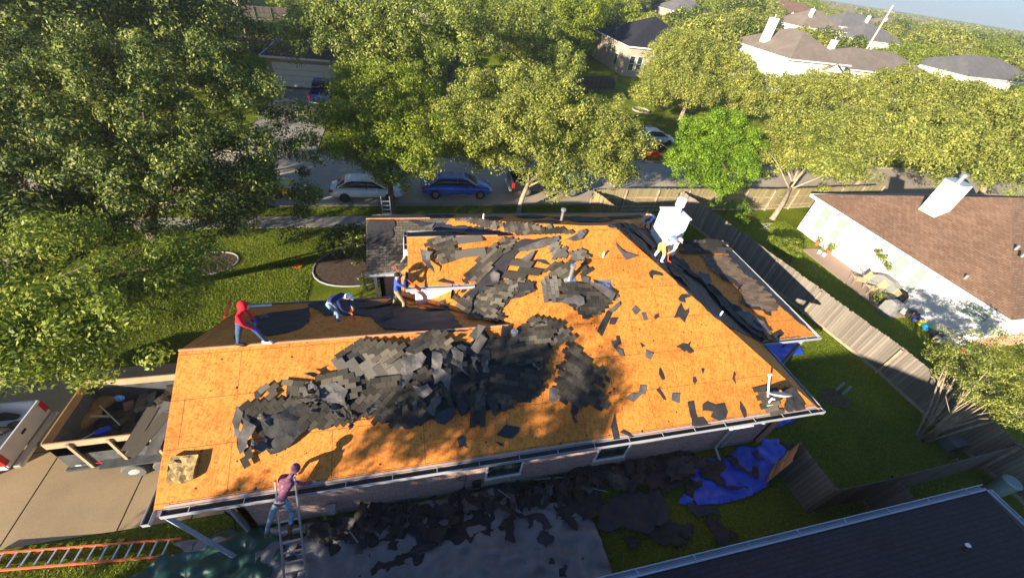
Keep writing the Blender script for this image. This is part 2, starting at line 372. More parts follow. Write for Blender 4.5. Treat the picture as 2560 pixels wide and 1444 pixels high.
# ============================================================ the house being re-roofed
E0, S = 2.75, .52
Y0, Y1, XR, XL = 5.15, 18.95, 13.95, -.6
YE = 5.28; ZE = E0+S*(YE-Y0)
AR = Vector((7.6, 12.05, E0+S*6.9)); AL = Vector((6.3, 12.05, E0+S*6.9))
SR = (AR.z-E0)/(XR-AR.x)
GX, GY, GB = -6.42, 8.75, 12.66
zg = E0+S*(GY-Y0)
BY, BZ, BR = 11.35, 4.28, 13.15
zb = BZ+S*(BR-BY); BB = 14.95
DQ = .17; DX, DY = 15.68, 14.44
def h_near(x, y): return E0+S*(y-Y0)
def h_left(x, y): return E0+S*(x-XL)
def h_right(x, y): return E0+SR*(XR-x)
def h_far(x, y): return E0+S*(Y1-y)
def roof_h(x, y):
    """(height, normal) of the topmost roof surface"""
    best = (0, (0, 0, 1))
    def c(z, n):
        nonlocal best
        if z > best[0]: best = (z, n)
    if YE-.02 <= y <= Y1 and XL <= x <= XR:
        c(*min((h_near(x, y), (0, -S, 1)), (h_left(x, y), (-S, 0, 1)), (h_right(x, y), (SR, 0, 1)), (h_far(x, y), (0, S, 1))))
    if YE-.02 <= y <= GB and GX <= x <= 4: c(*min((h_near(x, y), (0, -S, 1)), (zg-S*(y-GY), (0, S, 1))))
    if 14.2 <= y <= Y1 and -2.05 <= x <= 4: c(*min((E0+S*(y-14.2), (0, -S, 1)), (h_far(x, y), (0, S, 1))))
    if BY <= y <= BB and -.25 <= x <= 5: c(*min((BZ+S*(y-BY), (0, -S, 1)), (zb-S*(y-BR), (0, S, 1))))
    if 8.5 <= y <= DY and 12 <= x <= 17.0-(17-DX)/(DY-8.5)*(y-8.5): c(E0+DQ*(y-8.5), (0, -DQ, 1))
    return best
def onroof(px, py, strict=False):
    d = ray(px, py).normalized(); t = (7.5-CAMP.z)/d.z; prev = t
    for _ in range(1200):
        p = CAMP+d*t
        if p.z > 1 and roof_h(p.x, p.y)[0] >= p.z:
            a, b = prev, t
            for _ in range(12):
                c = (a+b)/2; q = CAMP+d*c
                if roof_h(q.x, q.y)[0] >= q.z: b = c
                else: a = c
            q = CAMP+d*b; return Vector((q.x, q.y, roof_h(q.x, q.y)[0]))
        prev = t; t += .04
        if p.z < 1: break
    return None if strict else at(px, py, 3)
H = empty('brick_house', (4, 12, 0), 0, 'brick house stripped to orange roof sheathing with workers and torn shingles on it', 'house')
def hb(mb, name, mat, parent=None, **k):
    o = mb.build(name, mat, None, **k); p = parent or H; o.parent = p
    if p is H: o.matrix_parent_inverse = Matrix.Translation(-Vector((4, 12, 0)))
    else:
        o.matrix_parent_inverse = Matrix.Identity(4)
        q = p
        o.matrix_parent_inverse = Matrix.Identity(4)
    return o
def P3(pts, f): return [(x, y, f(x, y)) for x, y in pts]
T = .11
m = MB()
# near slope (main block and garage, one plane)
near = [(GX, YE), (XR-.13, YE), (AR.x, 12.05), (AL.x, 12.05), (XL+GY-Y0, GY), (GX, GY)]
m.prism(P3(near, h_near), T)
m.prism([(AR.x, 12.05, AR.z), (XR, Y0, E0), (XR, Y1, E0)], T)
deck = hb(m, 'roof', [M['osb'], M['osbside']])
m = MB(); m.prism([(XL+GY-Y0, GY, zg), (AL.x, 12.05, AL.z), (XL, Y1, E0), (XL, GB, E0)], T)
hb(m, 'roof_slope', [M['osb'], M['osbside']])
m = MB(); m.prism([(GX, GY, zg), (XL+GY-Y0+.3, GY, zg), (XL+.2, GB, zg-S*(GB-GY)), (GX, GB, zg-S*(GB-GY))], T)
hb(m, 'garage_roof_slope', [M['osb'], M['osbside']])
zc = h_far(0, 16.575)
m = MB(); m.prism([(-2.05, Y1, E0), (-2.05, 16.575, zc), (XL+(zc-E0)/S, 16.575, zc), (AL.x, 12.05, AL.z), (AR.x, 12.05, AR.z), (XR, Y1, E0)], T)
hb(m, 'far_roof_slope', [M['osb'], M['osbside']])
m = MB(); m.prism([(-2.05, 14.2, E0), (2.5, 14.2, E0), (2.5, 16.575, zc), (-2.05, 16.575, zc)], T)
hb(m, 'entry_roof_slope', M['sh_old'])
m = MB(); m.prism([(-.25, BY, BZ), (5, BY, BZ), (5, BR, zb), (-.25, BR, zb)], T)
hb(m, 'upper_gable_roof', [M['osb'], M['osbside']])
m = MB(); m.prism([(-.25, BR, zb), (5, BR, zb), (5, BB, zb-S*(BB-BR)), (-.25, BB, zb-S*(BB-BR))], T)
hb(m, 'upper_gable_back_slope', M['feltblue'])
m = MB(); hD = lambda x, y: E0+DQ*(y-8.5)
m.prism(P3([(12.5, 8.5), (17.0, 8.5), (DX, DY), (11.8, DY)], hD), T)
hb(m, 'patio_cover', [M['osb'], M['osbside']])
for x, y, z in ((14.6, 8.65, 0), (16.7, 8.65, 0), (15.4, 14.1, .9)):
    m = MB(); m.box(x, x+.12, y, y+.12, 0, E0-.05+z); hb(m, 'patio_post', M['trim'])
# red-orange flashing lines on the ridges (chalk line and ridge slot)
for a, b in (((GX, GY-.01, zg+.03), (XL+GY-Y0, GY-.01, zg+.03)), ((-.25, BR, zb+.03), (3.3, BR, zb+.03)), ((-2.05, 16.575, zc+.03), (.8, 16.575, zc+.03))):
    m = MB(); m.bar(a, b, .05, .03); hb(m, 'ridge_strip', simple('orange ridge board edge', (.62, .30, .17), .7))
# walls
m = MB()
wt = 2.62
def wall(mb, pts, z0, z1, closed=True):
    n = len(pts)
    for i in range(n if closed else n-1):
        (xa, ya), (xb, yb) = pts[i], pts[(i+1) % n]
        d = Vector((xb-xa, yb-ya, 0)); L = d.length; d /= L; nn = Vector((-d.y, d.x, 0))*.2
        mb.prism([(xa, ya, z0), (xb, yb, z0), (xb, yb, z1), (xa, ya, z1)], .2)
wp = [(-5.15, 5.62), (13.1, 5.62), (13.1, 18.5), (-1.6, 18.5), (-1.6, 14.75), (-.2, 14.75), (-.2, 11.95), (-5.15, 11.95)]
wall(m, wp, 0.22, wt)
wl = hb(m, 'wall', M['brick'])
m = MB(); wall(m, [(x+(.012 if x > 0 else -.012), y+(-.012 if y < 9 else .012)) for x, y in wp], -.1, .22)
hb(m, 'foundation', M['walk'])
m = MB()  # gable end above the garage door
m.prism([(GX+.35, Y0+.4, wt), (GX+.35, GY, zg-.15), (GX+.35, GB-.4, wt)], .12, n=(-1, 0, 0))
hb(m, 'garage_gable', M['white'])
m = MB()
m.box(-.05, 4.0, BY+.3, BB-.3, 3.0, BZ-.02)
m.prism([(-.06, BY+.3, BZ-.03), (-.06, BR, zb-.14), (-.06, BB-.3, BZ-.03)], .1, n=(-1, 0, 0))
hb(m, 'upper_gable_wall', M['white'])
for q in ((-.42, -.05, BY+.0, BY+.55, 3.95, 4.24), (-.42, -.05, BR+.6, BB-.2, 3.95, 4.2)):
    m = MB(); m.box(*q); hb(m, 'gable_return', M['white'])
# soffits and eave fascia
m = MB()
m.box(GX, XR, YE+.02, 5.7, wt+.0, wt+.05)
m.box(GX+.02, GX+1.0, Y0+.05, GB, wt-.02, wt+.03)
m.box(12.9, XR-.03, Y0+.1, Y1, wt-.02, wt+.03)
m.box(-2.0, XR-.05, 18.3, Y1-.03, wt-.02, wt+.03)
m.box(-2.0, -.4, 14.25, 14.9, wt-.02, wt+.03)
hb(m, 'soffit', M['white'])
# gutters: open troughs
def gutter(a, b, out, w=.13, d=.12, hang=12, name='gutter', mat=None, hangers=True):
    a = Vector(a); b = Vector(b); out = Vector(out).normalized(); m = MB(); mt = mat or M['gutter']
    dz = Vector((0, 0, d)); ln = (b-a).normalized()
    m.bar(a+out*.008-dz/2, b+out*.008-dz/2, .012, d)
    m.bar(a+out*w/2-dz, b+out*w/2-dz, w, .012)
    m.bar(a+out*w-dz/2+Vector((0, 0, .01)), b+out*w-dz/2+Vector((0, 0, .01)), .014, d+.02)
    for e in (a, b): m.bar(e+out*.0-dz/2+ln*0, e+out*w-dz/2, .014, d)
    m.bar(a+out*w/2-dz*.45+ln*.03, b+out*w/2-dz*.45-ln*.03, w-.035, .03, m=1)
    if hangers:
        n = max(2, int((b-a).length/1.15))
        for i in range(n):
            p = a+(b-a)*((i+.5)/n); m.bar(p+out*.0+Vector((0, 0, .008)), p+out*w+Vector((0, 0, .008)), .018, .015)
    return hb(m, name, [mt, M['gutdirt']])
gutter((-6.25, YE, ZE-.02), (XR+.06, YE, ZE-.02), (0, -1, 0), w=.18)
gutter((XR, Y0-.05, E0), (XR, 8.35, E0), (1, 0, 0), hangers=False)
gutter((14.0, 8.5, E0), (17.15, 8.5, E0), (0, -1, 0), w=.14)
gutter((17.0, 8.4, E0+.02), (DX, DY, E0+DQ*(DY-8.5)), (1, .22, 0), hangers=False, w=.07)
gutter((-2.1, 14.2, E0), (-.3, 14.2, E0), (0, -1, 0))
gutter((-2.0, Y1, E0), (XR, Y1, E0), (0, 1, 0), w=.1)
gutter((-6.4, GB, zg-S*(GB-GY)), (-.3, GB, zg-S*(GB-GY)), (0, 1, 0), w=.1, mat=M['trim'])
gutter((-.35, BY, BZ), (2.15, BY, BZ), (0, -1, 0), w=.13)
gutter((-.25, BY-.1, BZ), (-.25, BY+.9, BZ), (-1, 0, 0), w=.12, hangers=False)
gutter((-.25, BB, BZ-.02), (2.9, BB, BZ-.02), (0, 1, 0), w=.12)
gutter((-.25, BR+.5, BZ+.05), (-.25, BB+.12, BZ-.02), (-1, 0, 0), w=.14)
gutter((-6.44, 5.0, E0), (-6.44, 6.55, E0), (-1, 0, 0), w=.16, hangers=False)
# downspouts
m = MB(); m.bar((-5.2, 5.52, 2.55), (-5.2, 5.52, .05), .10, .08); hb(m, 'downspout', M['gutter'])
m = MB(); m.tube([(-.38, BB-.3, BZ-.1), (-.42, BB-.7, 3.5), (-.6, 14.6, 2.98)], .045, 6); hb(m, 'downspout', M['gutter'])
m = MB(); m.bar((-1.75, 14.45, 2.6), (-1.75, 14.45, .05), .12, .12); hb(m, 'porch_post', M['white'])
def wallpt(px, py, y=5.6): return onp(px, py, (0, 1, 0), (0, y, 0))
a = wallpt(1790, 1062); 
m = MB(); m.tube([(11.0, 5.1, 2.62), (11.0, 5.3, 2.35), (10.95, 5.5, 1.9), (10.95, 5.5, .35), (11.0, 5.1, .12)], .05, 6); hb(m, 'downspout', M['gutter'])
m = MB(); m.tube([(11.5, 5.1, 2.62), (11.4, 5.35, 2.4), (11.25, 5.5, 1.8), (11.25, 5.5, .3)], .04, 6); hb(m, 'downspout', M['gutter'])
m = MB(); m.box(10.4, 11.3, 5.25, 5.6, 2.2, 2.6); hb(m, 'eave_box', M['white'])
m = MB(); m.bar((13.12, 5.58, .1), (13.12, 5.58, 2.55), .16, .16); hb(m, 'corner_board', simple('brown corner board', (.42, .25, .16)))
# windows on the near wall
for px in (1262, 1536):
    c = wallpt(px, 1165 if px == 1262 else 1118); x0, x1 = c.x-.55, c.x+.55
    m = MB(); z0, z1 = wallpt(px, 1186 if px == 1262 else 1140).z, wallpt(px, 1153 if px == 1262 else 1107).z
    m.box(x0-.06, x1+.06, 5.56, 5.615, z1, z1+.07); m.box(x0-.06, x1+.06, 5.54, 5.615, z0-.07, z0); m.box(x0-.06, x0, 5.56, 5.615, z0, z1); m.box(x1, x1+.06, 5.56, 5.615, z0, z1)
    m.box(x0, x1, 5.575, 5.612, 1.82, 1.87)
    fr = hb(m, 'window', M['white'])
    m = MB(); m.box(x0, x1, 5.585, 5.611, z0, z1); gl = hb(m, 'pane', M['glass'])
    m = MB()
    for i in range(14): m.box(x0-.08+i*.09, x0-.08+i*.09+.065, 5.50, 5.61, z0-.25, z0-.09)
    hb(m, 'brick_sill', M['tanbrick'])
# chimney
cx0, cx1, cy0, cy1, ct = 10.55, 11.42, 12.52, 13.5, 6.30
m = MB(); m.box(cx0, cx1, cy0, cy1, 3.4, ct-.06)
ch = hb(m, 'chimney', M['white'])
m = MB(); m.box(cx0-.04, cx1+.04, cy0-.04, cy1+.04, ct-.06, ct); hb(m, 'chimney_top', M['white'])
cc = Vector(((cx0+cx1)/2+.08, (cy0+cy1)/2+.05, ct))
m = MB(); m.tube([cc, cc+Vector((0, 0, .06)), cc+Vector((0, 0, .30))], [.22, .15, .12], 14)
m.tube([cc+Vector((0, 0, .3)), cc+Vector((0, 0, .31)), cc+Vector((0, 0, .40)), cc+Vector((0, 0, .41))], [.12, .20, .20, .17], 16)
m.tube([cc+Vector((0, 0, .43)), cc+Vector((0, 0, .52))], .20, 16)
m.tube([cc+Vector((0, 0, .55)), cc+Vector((0, 0, .64))], .205, 16)
hb(m, 'chimney_cap', M['white'], smooth=False)
# vents
def vent(p, h, r, capr, name, mat, lean=(0, 0)):
    m = MB(); p = Vector(p); top = p+Vector((lean[0], lean[1], h))
    m.tube([p-Vector((0, 0, .1)), top], r, 12)
    if capr: m.tube([top-Vector((0, 0, .05)), top+Vector((0, 0, .02)), top+Vector((0, 0, .09)), top+Vector((0, 0, .12))], [r, capr, capr, capr*.55], 14)
    n = Vector(roof_h(p.x, p.y)[1]).normalized(); 
    m.tube([p-n*.02, p+n*.02], .01, 4)
    return hb(m, name, mat)
def plate(p, s, name, mat, rz=0):
    p = Vector(p); n = Vector(roof_h(p.x, p.y)[1]).normalized(); u = Vector((0, 0, 1)).cross(n).normalized(); v = n.cross(u)
    c, s_ = math.cos(rz), math.sin(rz); u, v = u*c+v*s_, v*c-u*s_
    m = MB(); q = p+n*.02; m.prism([q-u*s-v*s, q+u*s-v*s, q+u*s+v*s, q-u*s+v*s], .015); return hb(m, name, mat)
b = onroof(1424, 700); vent(b, .58, .07, .11, 'vent_pipe', M['metal']); plate(b, .22, 'flashing', M['metal'], .2)
b = onroof(1402, 556); vent(b, .55, .06, .11, 'vent_pipe', M['metal'])
b = onroof(1208, 551); vent(b, .33, .035, 0, 'vent_pipe', M['white'])
b = onroof(1507, 642); vent(b, .22, .035, 0, 'vent_pipe', M['white'])
b = onroof(1284, 842); vent(b, .18, .09, .12, 'vent_pipe', M['metal'])
b = onroof(1798, 792); vent(b, .3, .035, 0, 'vent_pipe', M['white'])
b = onroof(1513, 716); plate(b, .24, 'flashing', M['metal'])
m = MB(); m.tube([b, b+Vector((0, 0, .07)), b+Vector((0, 0, .11))], [.15, .15, .09], 14); hb(m, 'vent_collar', M['metal'])
# ============================================================ materials torn from the roof
def pip(x, y, P):
    c = False; j = len(P)-1
    for i in range(len(P)):
        xi, yi = P[i]; xj, yj = P[j]
        if (yi > y) != (yj > y) and x < (xj-xi)*(y-yi)/(yj-yi)+xi: c = not c
        j = i
    return c
def plane_basis(n):
    n = Vector(n).normalized(); u = Vector((0, 0, 1)).cross(n)
    u = Vector((1, 0, 0)) if u.length < .05 else u.normalized()
    if u.x < 0 and abs(u.x) > .3: u = -u
    v = n.cross(u)
    if v.z < 0 or (abs(v.z) < .01 and v.y < 0): v = -v
    return n, u, v
def offroof(x, y, r=.1):
    return all(roof_h(x+a, y+b)[0] < 1 for a, b in ((0, 0), (r, 0), (-r, 0), (0, r*1.6), (0, -r*1.6)))
def place_ctx(px, ground):
    if ground is None:
        P = []; mx_, my_ = sum(q[0] for q in px)/len(px), sum(q[1] for q in px)/len(px)
        for x, y in px:
            for k in range(14):
                q = onroof(x+(mx_-x)*k*.03, y+(my_-y)*k*.03, True)
                if q is not None: break
            P.append(q if q is not None else at(x, y, 3))
    else: P = [at(x, y, ground) for x, y in px]
    c = sum(P, Vector())/len(P)
    n = (0, 0, 1) if ground is not None else roof_h(c.x, c.y)[1]
    n, u, v = plane_basis(n)
    return P, c, n, u, v
def shingles(px, ang, mat='tab', lift=.03, tw=.30, th=.145, label=None, ground=None, seed=0, tilt=.0, parent=None, name='shingle_sheet', group=None, rag=.0, warp=.05):
    """a sheet of overlapping tabs filling the outline; ang turns the courses in the roof plane (degrees)"""
    rnd = random.Random(seed+len(px)*31+int(px[0][0])); P, c, n, u, v = place_ctx(px, ground)
    a = math.radians(ang); d1 = u*math.cos(a)+v*math.sin(a); d2 = v*math.cos(a)-u*math.sin(a)
    Q = [((p-c).dot(d1), (p-c).dot(d2)) for p in P]
    x0, x1 = min(q[0] for q in Q), max(q[0] for q in Q); y0, y1 = min(q[1] for q in Q), max(q[1] for q in Q)
    sx = rnd.uniform(0, 90); m = MB(); r = 0; y = y0
    while y < y1+th:
        x = x0-tw+(tw*.5 if r % 2 else 0)+rnd.uniform(-.02, .02)
        rowz = rnd.uniform(0, .006)
        while x < x1+tw:
            if pip(x+tw/2, y+th/2, Q) and rnd.random() > rag:
                w = tw-.012; hh = th*1.12; z0 = lift+.012+rowz*.5+rnd.uniform(0, .004)+tilt*(y-y0)
                if rnd.random() < .02: z0 += rnd.uniform(.01, .03)
                cs = [(x, y-.0), (x+w, y), (x+w, y+hh), (x, y+hh)]; vs = []
                for k, (qx, qy) in enumerate(cs):
                    p = c+d1*qx+d2*qy
                    dz = z0 + (.007 if k < 2 else 0.0) + warp*max(0, .5+1.3*noise.noise(Vector((qx*.9+sx, qy*1.1, 0))))
                    base = (roof_h(p.x, p.y)[0] if ground is None else ground)
                    if ground is None and base < 1: base = p.z
                    vs.append(Vector((p.x, p.y, base if ground is None else ground)) + n*dz)
                if ground is None and max(abs(q.z-(c.z+0)) for q in vs) > 9: pass
                k = len(m.v); lo = [q-n*(.009) for q in vs]
                if max(q.z for q in vs)-min(q.z for q in vs) < .5 and (ground is not None or not offroof(vs[0].x, vs[0].y, .05)): m.add(vs+lo, [(0, 1, 2, 3), (0, 4, 5, 1), (1, 5, 6, 2), (2, 6, 7, 3), (3, 7, 4, 0)])
            x += tw
        y += th; r += 1
    o = m.build(name, M[mat], parent)
    if label: tag(o, label, 'shingle sheet', group)
    return o
def felt(px, mat='felt', lift=.02, wav=.02, label=None, ground=None, cell=.075, seed=0, rag=.07, name='roofing_felt', curl=0, parent=None, group=None, cat='felt sheet', freq=1.6, thick=.006):
    """a torn sheet of underlayment: ragged outline, wrinkled surface, real thickness"""
    rnd = random.Random(seed+int(px[0][1])); P, c, n, u, v = place_ctx(px, ground)
    Q = [((p-c).dot(u), (p-c).dot(v)) for p in P]
    # ragged, subdivided outline
    R = []
    for i in range(len(Q)):
        a, b = Vector(Q[i]), Vector(Q[(i+1) % len(Q)]); L = (b-a).length; k = max(1, int(L/.16)); nn = Vector((-(b-a).y, (b-a).x))
        nn = nn.normalized() if nn.length > 0 else nn
        R.append(tuple(a))
        for j in range(1, k): R.append(tuple(a+(b-a)*(j/k)+nn*rnd.uniform(-rag, rag)))
    x0, x1 = min(q[0] for q in R), max(q[0] for q in R); y0, y1 = min(q[1] for q in R), max(q[1] for q in R)
    # fill with a delaunay of outline + interior points
    from mathutils.geometry import delaunay_2d_cdt
    pts = [Vector(q) for q in R]; ne = len(pts); edges = [(i, (i+1) % ne) for i in range(ne)]
    st = max(cell*1.3, math.sqrt(max(1e-3, (x1-x0)*(y1-y0))/3500)); y = y0
    while y < y1:
        x = x0
        while x < x1:
            q = (x+rnd.uniform(-.3, .3)*st, y+rnd.uniform(-.3, .3)*st)
            if pip(q[0], q[1], R): pts.append(Vector(q))
            x += st
        y += st
    try: vv, _, ff, *_r = delaunay_2d_cdt(pts, edges, [], 1, 1e-5)
    except Exception: return None
    top = []
    sx = rnd.uniform(0, 99)
    zmin = 9
    for q in vv:
        p = c+u*q.x+v*q.y
        base = (roof_h(p.x, p.y)[0] if ground is None else ground)
        if ground is None and (base < 1 or abs(base-p.z) > 1.2): base = p.z
        r1 = 1-abs(noise.noise(Vector((q.x*freq*.9+sx, q.y*freq*1.3, 1))))*3.2
        w = wav*(.75+noise.noise(Vector((q.x*freq+sx, q.y*freq*1.4, 0)))*1.1+.35*max(0, r1)+.22*noise.noise(Vector((q.x*freq*2.7, q.y*freq*2.7+sx, 3))))
        w = max(w, 0.0)
        if curl: w += curl*max(0, (q.x-x0)/(x1-x0+.01)-.5)**2*4
        top.append(Vector((p.x, p.y, base))+n*(lift+w))
    k = len(top); m = MB(); fs = [tuple(f) for f in ff]
    # orient up
    def up(f):
        a, b, d = top[f[0]], top[f[1]], top[f[2]]
        return f if (b-a).cross(d-a).dot(n) > 0 else tuple(reversed(f))
    if ground is None:
        fs = [f for f in fs if not offroof(sum(top[i].x for i in f)/len(f), sum(top[i].y for i in f)/len(f), .12) and max(top[i].z for i in f)-min(top[i].z for i in f) < .8]
    if ground is None and fs:   # keep the largest connected piece only
        par = list(range(len(top)))
        def fd(i):
            while par[i] != i: par[i] = par[par[i]]; i = par[i]
            return i
        for f in fs:
            for q_ in f[1:]: par[fd(q_)] = fd(f[0])
        cnt_ = {}
        for f in fs: cnt_[fd(f[0])] = cnt_.get(fd(f[0]), 0)+1
        bst = max(cnt_, key=cnt_.get); fs = [f for f in fs if fd(f[0]) == bst]
    fs = [up(f) for f in fs]
    ed = {}
    for f in fs:
        for i in range(len(f)):
            e = (f[i], f[(i+1) % len(f)]); ed[e] = 1
    side = [(a, a+k, b+k, b) for (a, b) in ed if (b, a) not in ed]
    used = sorted({i for f in fs for i in f}); rm = {i: n_ for n_, i in enumerate(used)}; k2 = len(used)
    side = [(rm[a], rm[a]+k2, rm[d_]+k2, rm[d_]) for (a, b_, c_, d_) in side]; fs = [tuple(rm[i] for i in f) for f in fs]; top = [top[i] for i in used]; k = k2
    m.add(top+[p-n*thick for p in top], fs+[tuple(i+k for i in reversed(f)) for f in fs]+side)
    o = m.build(name, M[mat] if isinstance(mat, str) else mat, parent, smooth=(ground is not None))
    if label: tag(o, label, cat, group)
    return o
# ============================================================ torn shingles, felt and scraps on the roof
ZR = {1: (560, 820, 3.8), 2: (960, 780, 4.2467), 3: (1140, 560, 4.513), 4: (1560, 560, 4.248), 5: (1400, 840, 3.879),
      6: (640, 1180, 4.2667), 7: (1200, 1100, 3.2), 0: (900, 500, 4.814), 8: (550, 640, 5.12)}
def zz(k, s):
    x0, y0, c = ZR[k]; v = [float(t) for t in s.replace(',', ' ').split()]
    return [(x0+v[i]/c, y0+v[i+1]/c) for i in range(0, len(v), 2)]
SG = 'stripped shingle sheets heaped on the roof'
def sh(k, s, ang, mat, lift, label, **kw): return shingles(zz(k, s), ang, mat, lift, label=label, group=SG, **kw)
def fe(k, s, mat, lift, label, **kw): return felt(zz(k, s), mat, lift, label=label, group='torn felt sheets on the roof', **kw)
# ---- big central heap, from the bottom layer up
fe(1, '1030,310 1350,110 1740,160 1900,60 1900,500 1900,620 1640,600 1240,690 1180,860 940,970 760,960 560,1100 420,1090 300,960 150,760 370,700 600,660 610,510 900,540 1090,420', 'felt', .012, 'lowest dark felt layer under the left half of the shingle heap', wav=.03)
fe(2, '400,260 560,210 740,320 900,330 1060,180 1120,260 1400,340 1460,150 1640,80 1900,220 1780,380 1700,620 1100,640 700,700 300,720 180,520', 'felt', .014, 'lowest dark felt layer under the right half of the shingle heap', wav=.03)
fe(3, '150,740 250,620 420,500 500,300 480,160 720,165 560,330 690,345 480,560 400,600 520,640 830,640 905,765 620,855 480,990 560,1110 430,1135 200,975 250,880 330,760', 'felt', .012, 'dark felt lying under the shingles in the valley', wav=.03)
sh(0, '1120,1190 1250,1200 1440,1160 1560,1260 1700,1290 1640,1444 1330,1444 1230,1330', 30, 'tab', .05, 'brown sheet where the valley meets the garage ridge', warp=.08)
sh(0, '930,1160 1060,1140 1100,1250 1000,1290 900,1220', 12, 'tab', .06, 'small crumpled sheet at the foot of the white gable wall', warp=.1)
fe(2, '500,560 760,640 1100,560 1200,560 1700,560 1740,700 1660,800 1640,900 1480,960 1220,1040 1060,1060 1060,1200 930,1190 900,1040 870,1080 820,1110 770,1010 640,1190 500,1130 290,1240 -20,1170 -20,700 200,820', 'felt', .02, 'widest black felt layer under the middle of the shingle heap', wav=.05)
sh(1, '1270,420 1680,480 1900,520 1900,900 1780,960 1470,880 1240,870 1140,900 1060,780 1250,700', 45, 'tabdark', .06, 'dark sheet with sawtooth lower edge in the left half of the shingle heap', warp=.08)
sh(2, '-10,880 480,1010 700,1000 480,1120 290,1240 130,1210 -10,1170', 45, 'tabdark', .05, 'black sawtooth sheet along the lower edge of the shingle heap')
sh(1, '870,440 1230,410 1280,560 1330,700 1200,640 1040,520 910,510', 8, 'tab', .09, 'grey brown sheet on the upper left shoulder of the shingle heap', warp=.1)
sh(1, '570,500 610,480 930,530 880,600 740,650 590,650', -12, 'tab', .05, 'narrow sheet pointing left with a pale top strip, left end of the heap')
fe(1, '940,580 1070,520 1190,600 1160,680 1190,780 1080,720 920,680', 'feltgrey', .13, 'crumpled pale grey sheet folded over between two dark sheets', wav=.09)
sh(1, '760,640 940,540 970,650 780,700', 14, 'tablight', .12, 'pale strips laid side by side left of the crumpled sheet', th=.3, tw=.8)
sh(1, '760,790 900,710 1140,780 1220,860 1150,900 1030,930 940,990 850,990 740,900', 45, 'tabdark', .08, 'brown grey sheet with a sawtooth edge below the pale strips', warp=.1)
sh(1, '120,700 170,680 280,680 370,690 480,650 600,690 700,640 720,720 560,860 370,900 330,940 240,840', 42, 'tabdark', .07, 'dark sheet at the far left end of the heap, near the pale moss patch', warp=.08)
fe(1, '370,900 560,810 720,710 790,720 740,880 820,950 680,1080 460,1200 380,1100 400,1000', 'felt', .06, 'torn brown felt flap hanging below the left end of the heap', wav=.10)
fe(1, '125,740 185,760 180,1020 105,1030', 'feltgrey', .05, 'upright grey strip standing at the left tip of the heap', wav=.03)
fe(1, '190,840 330,930 240,1130 180,1200 150,1040 200,960', 'feltgrey', .09, 'crumpled felt scrap behind the dark strip at the left tip of the heap', wav=.08)
sh(1, '370,930 410,980 290,1160 210,1355 145,1350 250,1120', -62, 'tabdark', .09, 'long dark strip sticking out toward the man on the ladder', warp=.02)
sh(1, '355,570 430,520 500,590 480,660 400,660', 40, 'tab', .05, 'small folded sheet at the upper left of the heap')
fe(1, '290,610 360,550 380,600 330,670 300,670', 'felt', .03, 'small dark scrap curled beside the upper left of the heap')
sh(1, '1010,300 1350,95 1410,100 1780,150 1640,310 1530,350 1420,290 1200,240', 32, 'tab', .12, 'olive grey shingle sheet with staggered steps along its top edge', warp=.12)
sh(1, '1020,310 1160,240 1430,290 1690,340 1670,480 1240,460 1100,400', -58, 'tablight', .08, 'upturned sheet showing pale undersides with dark glue lines', th=.26, tw=.6, warp=.06)
sh(1, '1410,480 1670,480 1660,600 1400,590', 2, 'tabdark', .14, 'square brown sheet below the upturned pale sheet', warp=.05)
sh(2, '230,410 430,230 560,200 640,220 740,310 730,390 640,440 560,440 440,430 330,480', 30, 'tab', .18, 'humped olive sheet standing highest near the garage ridge', warp=.22)
fe(2, '200,480 240,440 320,470 400,440 450,500 400,600 310,640 290,720 200,830 165,780', 'feltgrey', .22, 'mauve grey underside of a sheet draped upright in the heap', wav=.14, rag=.03)
fe(2, '510,440 610,410 620,500 600,620 700,680 690,850 600,740 530,790 500,600', 'feltgrey', .24, 'tall pale torn flap in the centre of the heap', wav=.16, rag=.03)
sh(2, '280,740 330,660 490,610 510,720 430,770', 20, 'tabdark', .2, 'small brown sheet wedged between the two grey flaps', warp=.05)
sh(2, '620,460 830,460 900,560 860,640 700,610 620,580', 0, 'tab', .2, 'olive sheet right of the tall pale flap', warp=.12)
fe(2, '700,430 740,400 830,480 820,620 870,690 810,640', 'feltgrey', .28, 'thin pale strip bent upward in the middle of the heap', wav=.14, rag=.02)
fe(2, '910,490 980,500 950,560 990,670 930,600', 'feltgrey', .28, 'short pale strip curling beside the white cap', wav=.12, rag=.02)
fe(2, '300,790 460,780 520,850 420,920 340,880', 'feltgrey', .2, 'whitish crumpled underside at the lower middle of the heap', wav=.14)
sh(2, '860,380 990,170 1050,160 1120,250 990,390 940,390', 52, 'tablight', .16, 'striped upturned sheet leaning on the garage ridge', th=.26, tw=.6, warp=.08)
fe(2, '740,350 860,380 1000,390 1110,420 1120,520 1000,540 870,450', 'feltblue', .14, 'blue black felt pocket right of the humped sheet', wav=.06)
sh(2, '1000,430 1110,250 1400,330 1700,360 1770,460 1720,560 1200,560 1180,480', 8, 'tabdark', .10, 'broad dark sheet at the right of the heap below the shallow vent', warp=.1)
sh(2, '1450,140 1770,130 1810,180 1810,300 1740,380 1400,340 1330,280 1440,230', 2, 'tab', .12, 'pale olive sheet with even courses beside the tipped vent cap', warp=.06)
sh(2, '1470,120 1640,60 1790,130 1850,100 1930,190 2050,270 1740,380 1820,270 1780,140', 30, 'tab', .08, 'pointed sheet forming the right tip of the heap', warp=.06)
fe(2, '1250,150 1350,140 1330,280 1240,260', 'felt', .05, 'dark square scrap left of the tipped vent cap')
sh(2, '1050,850 1250,640 1430,700 1640,560 1760,640 1680,760 1640,900 1480,960 1260,1030 1140,960', -15, 'tabdark', .08, 'black sheet filling the lower right bulge of the heap', warp=.12)
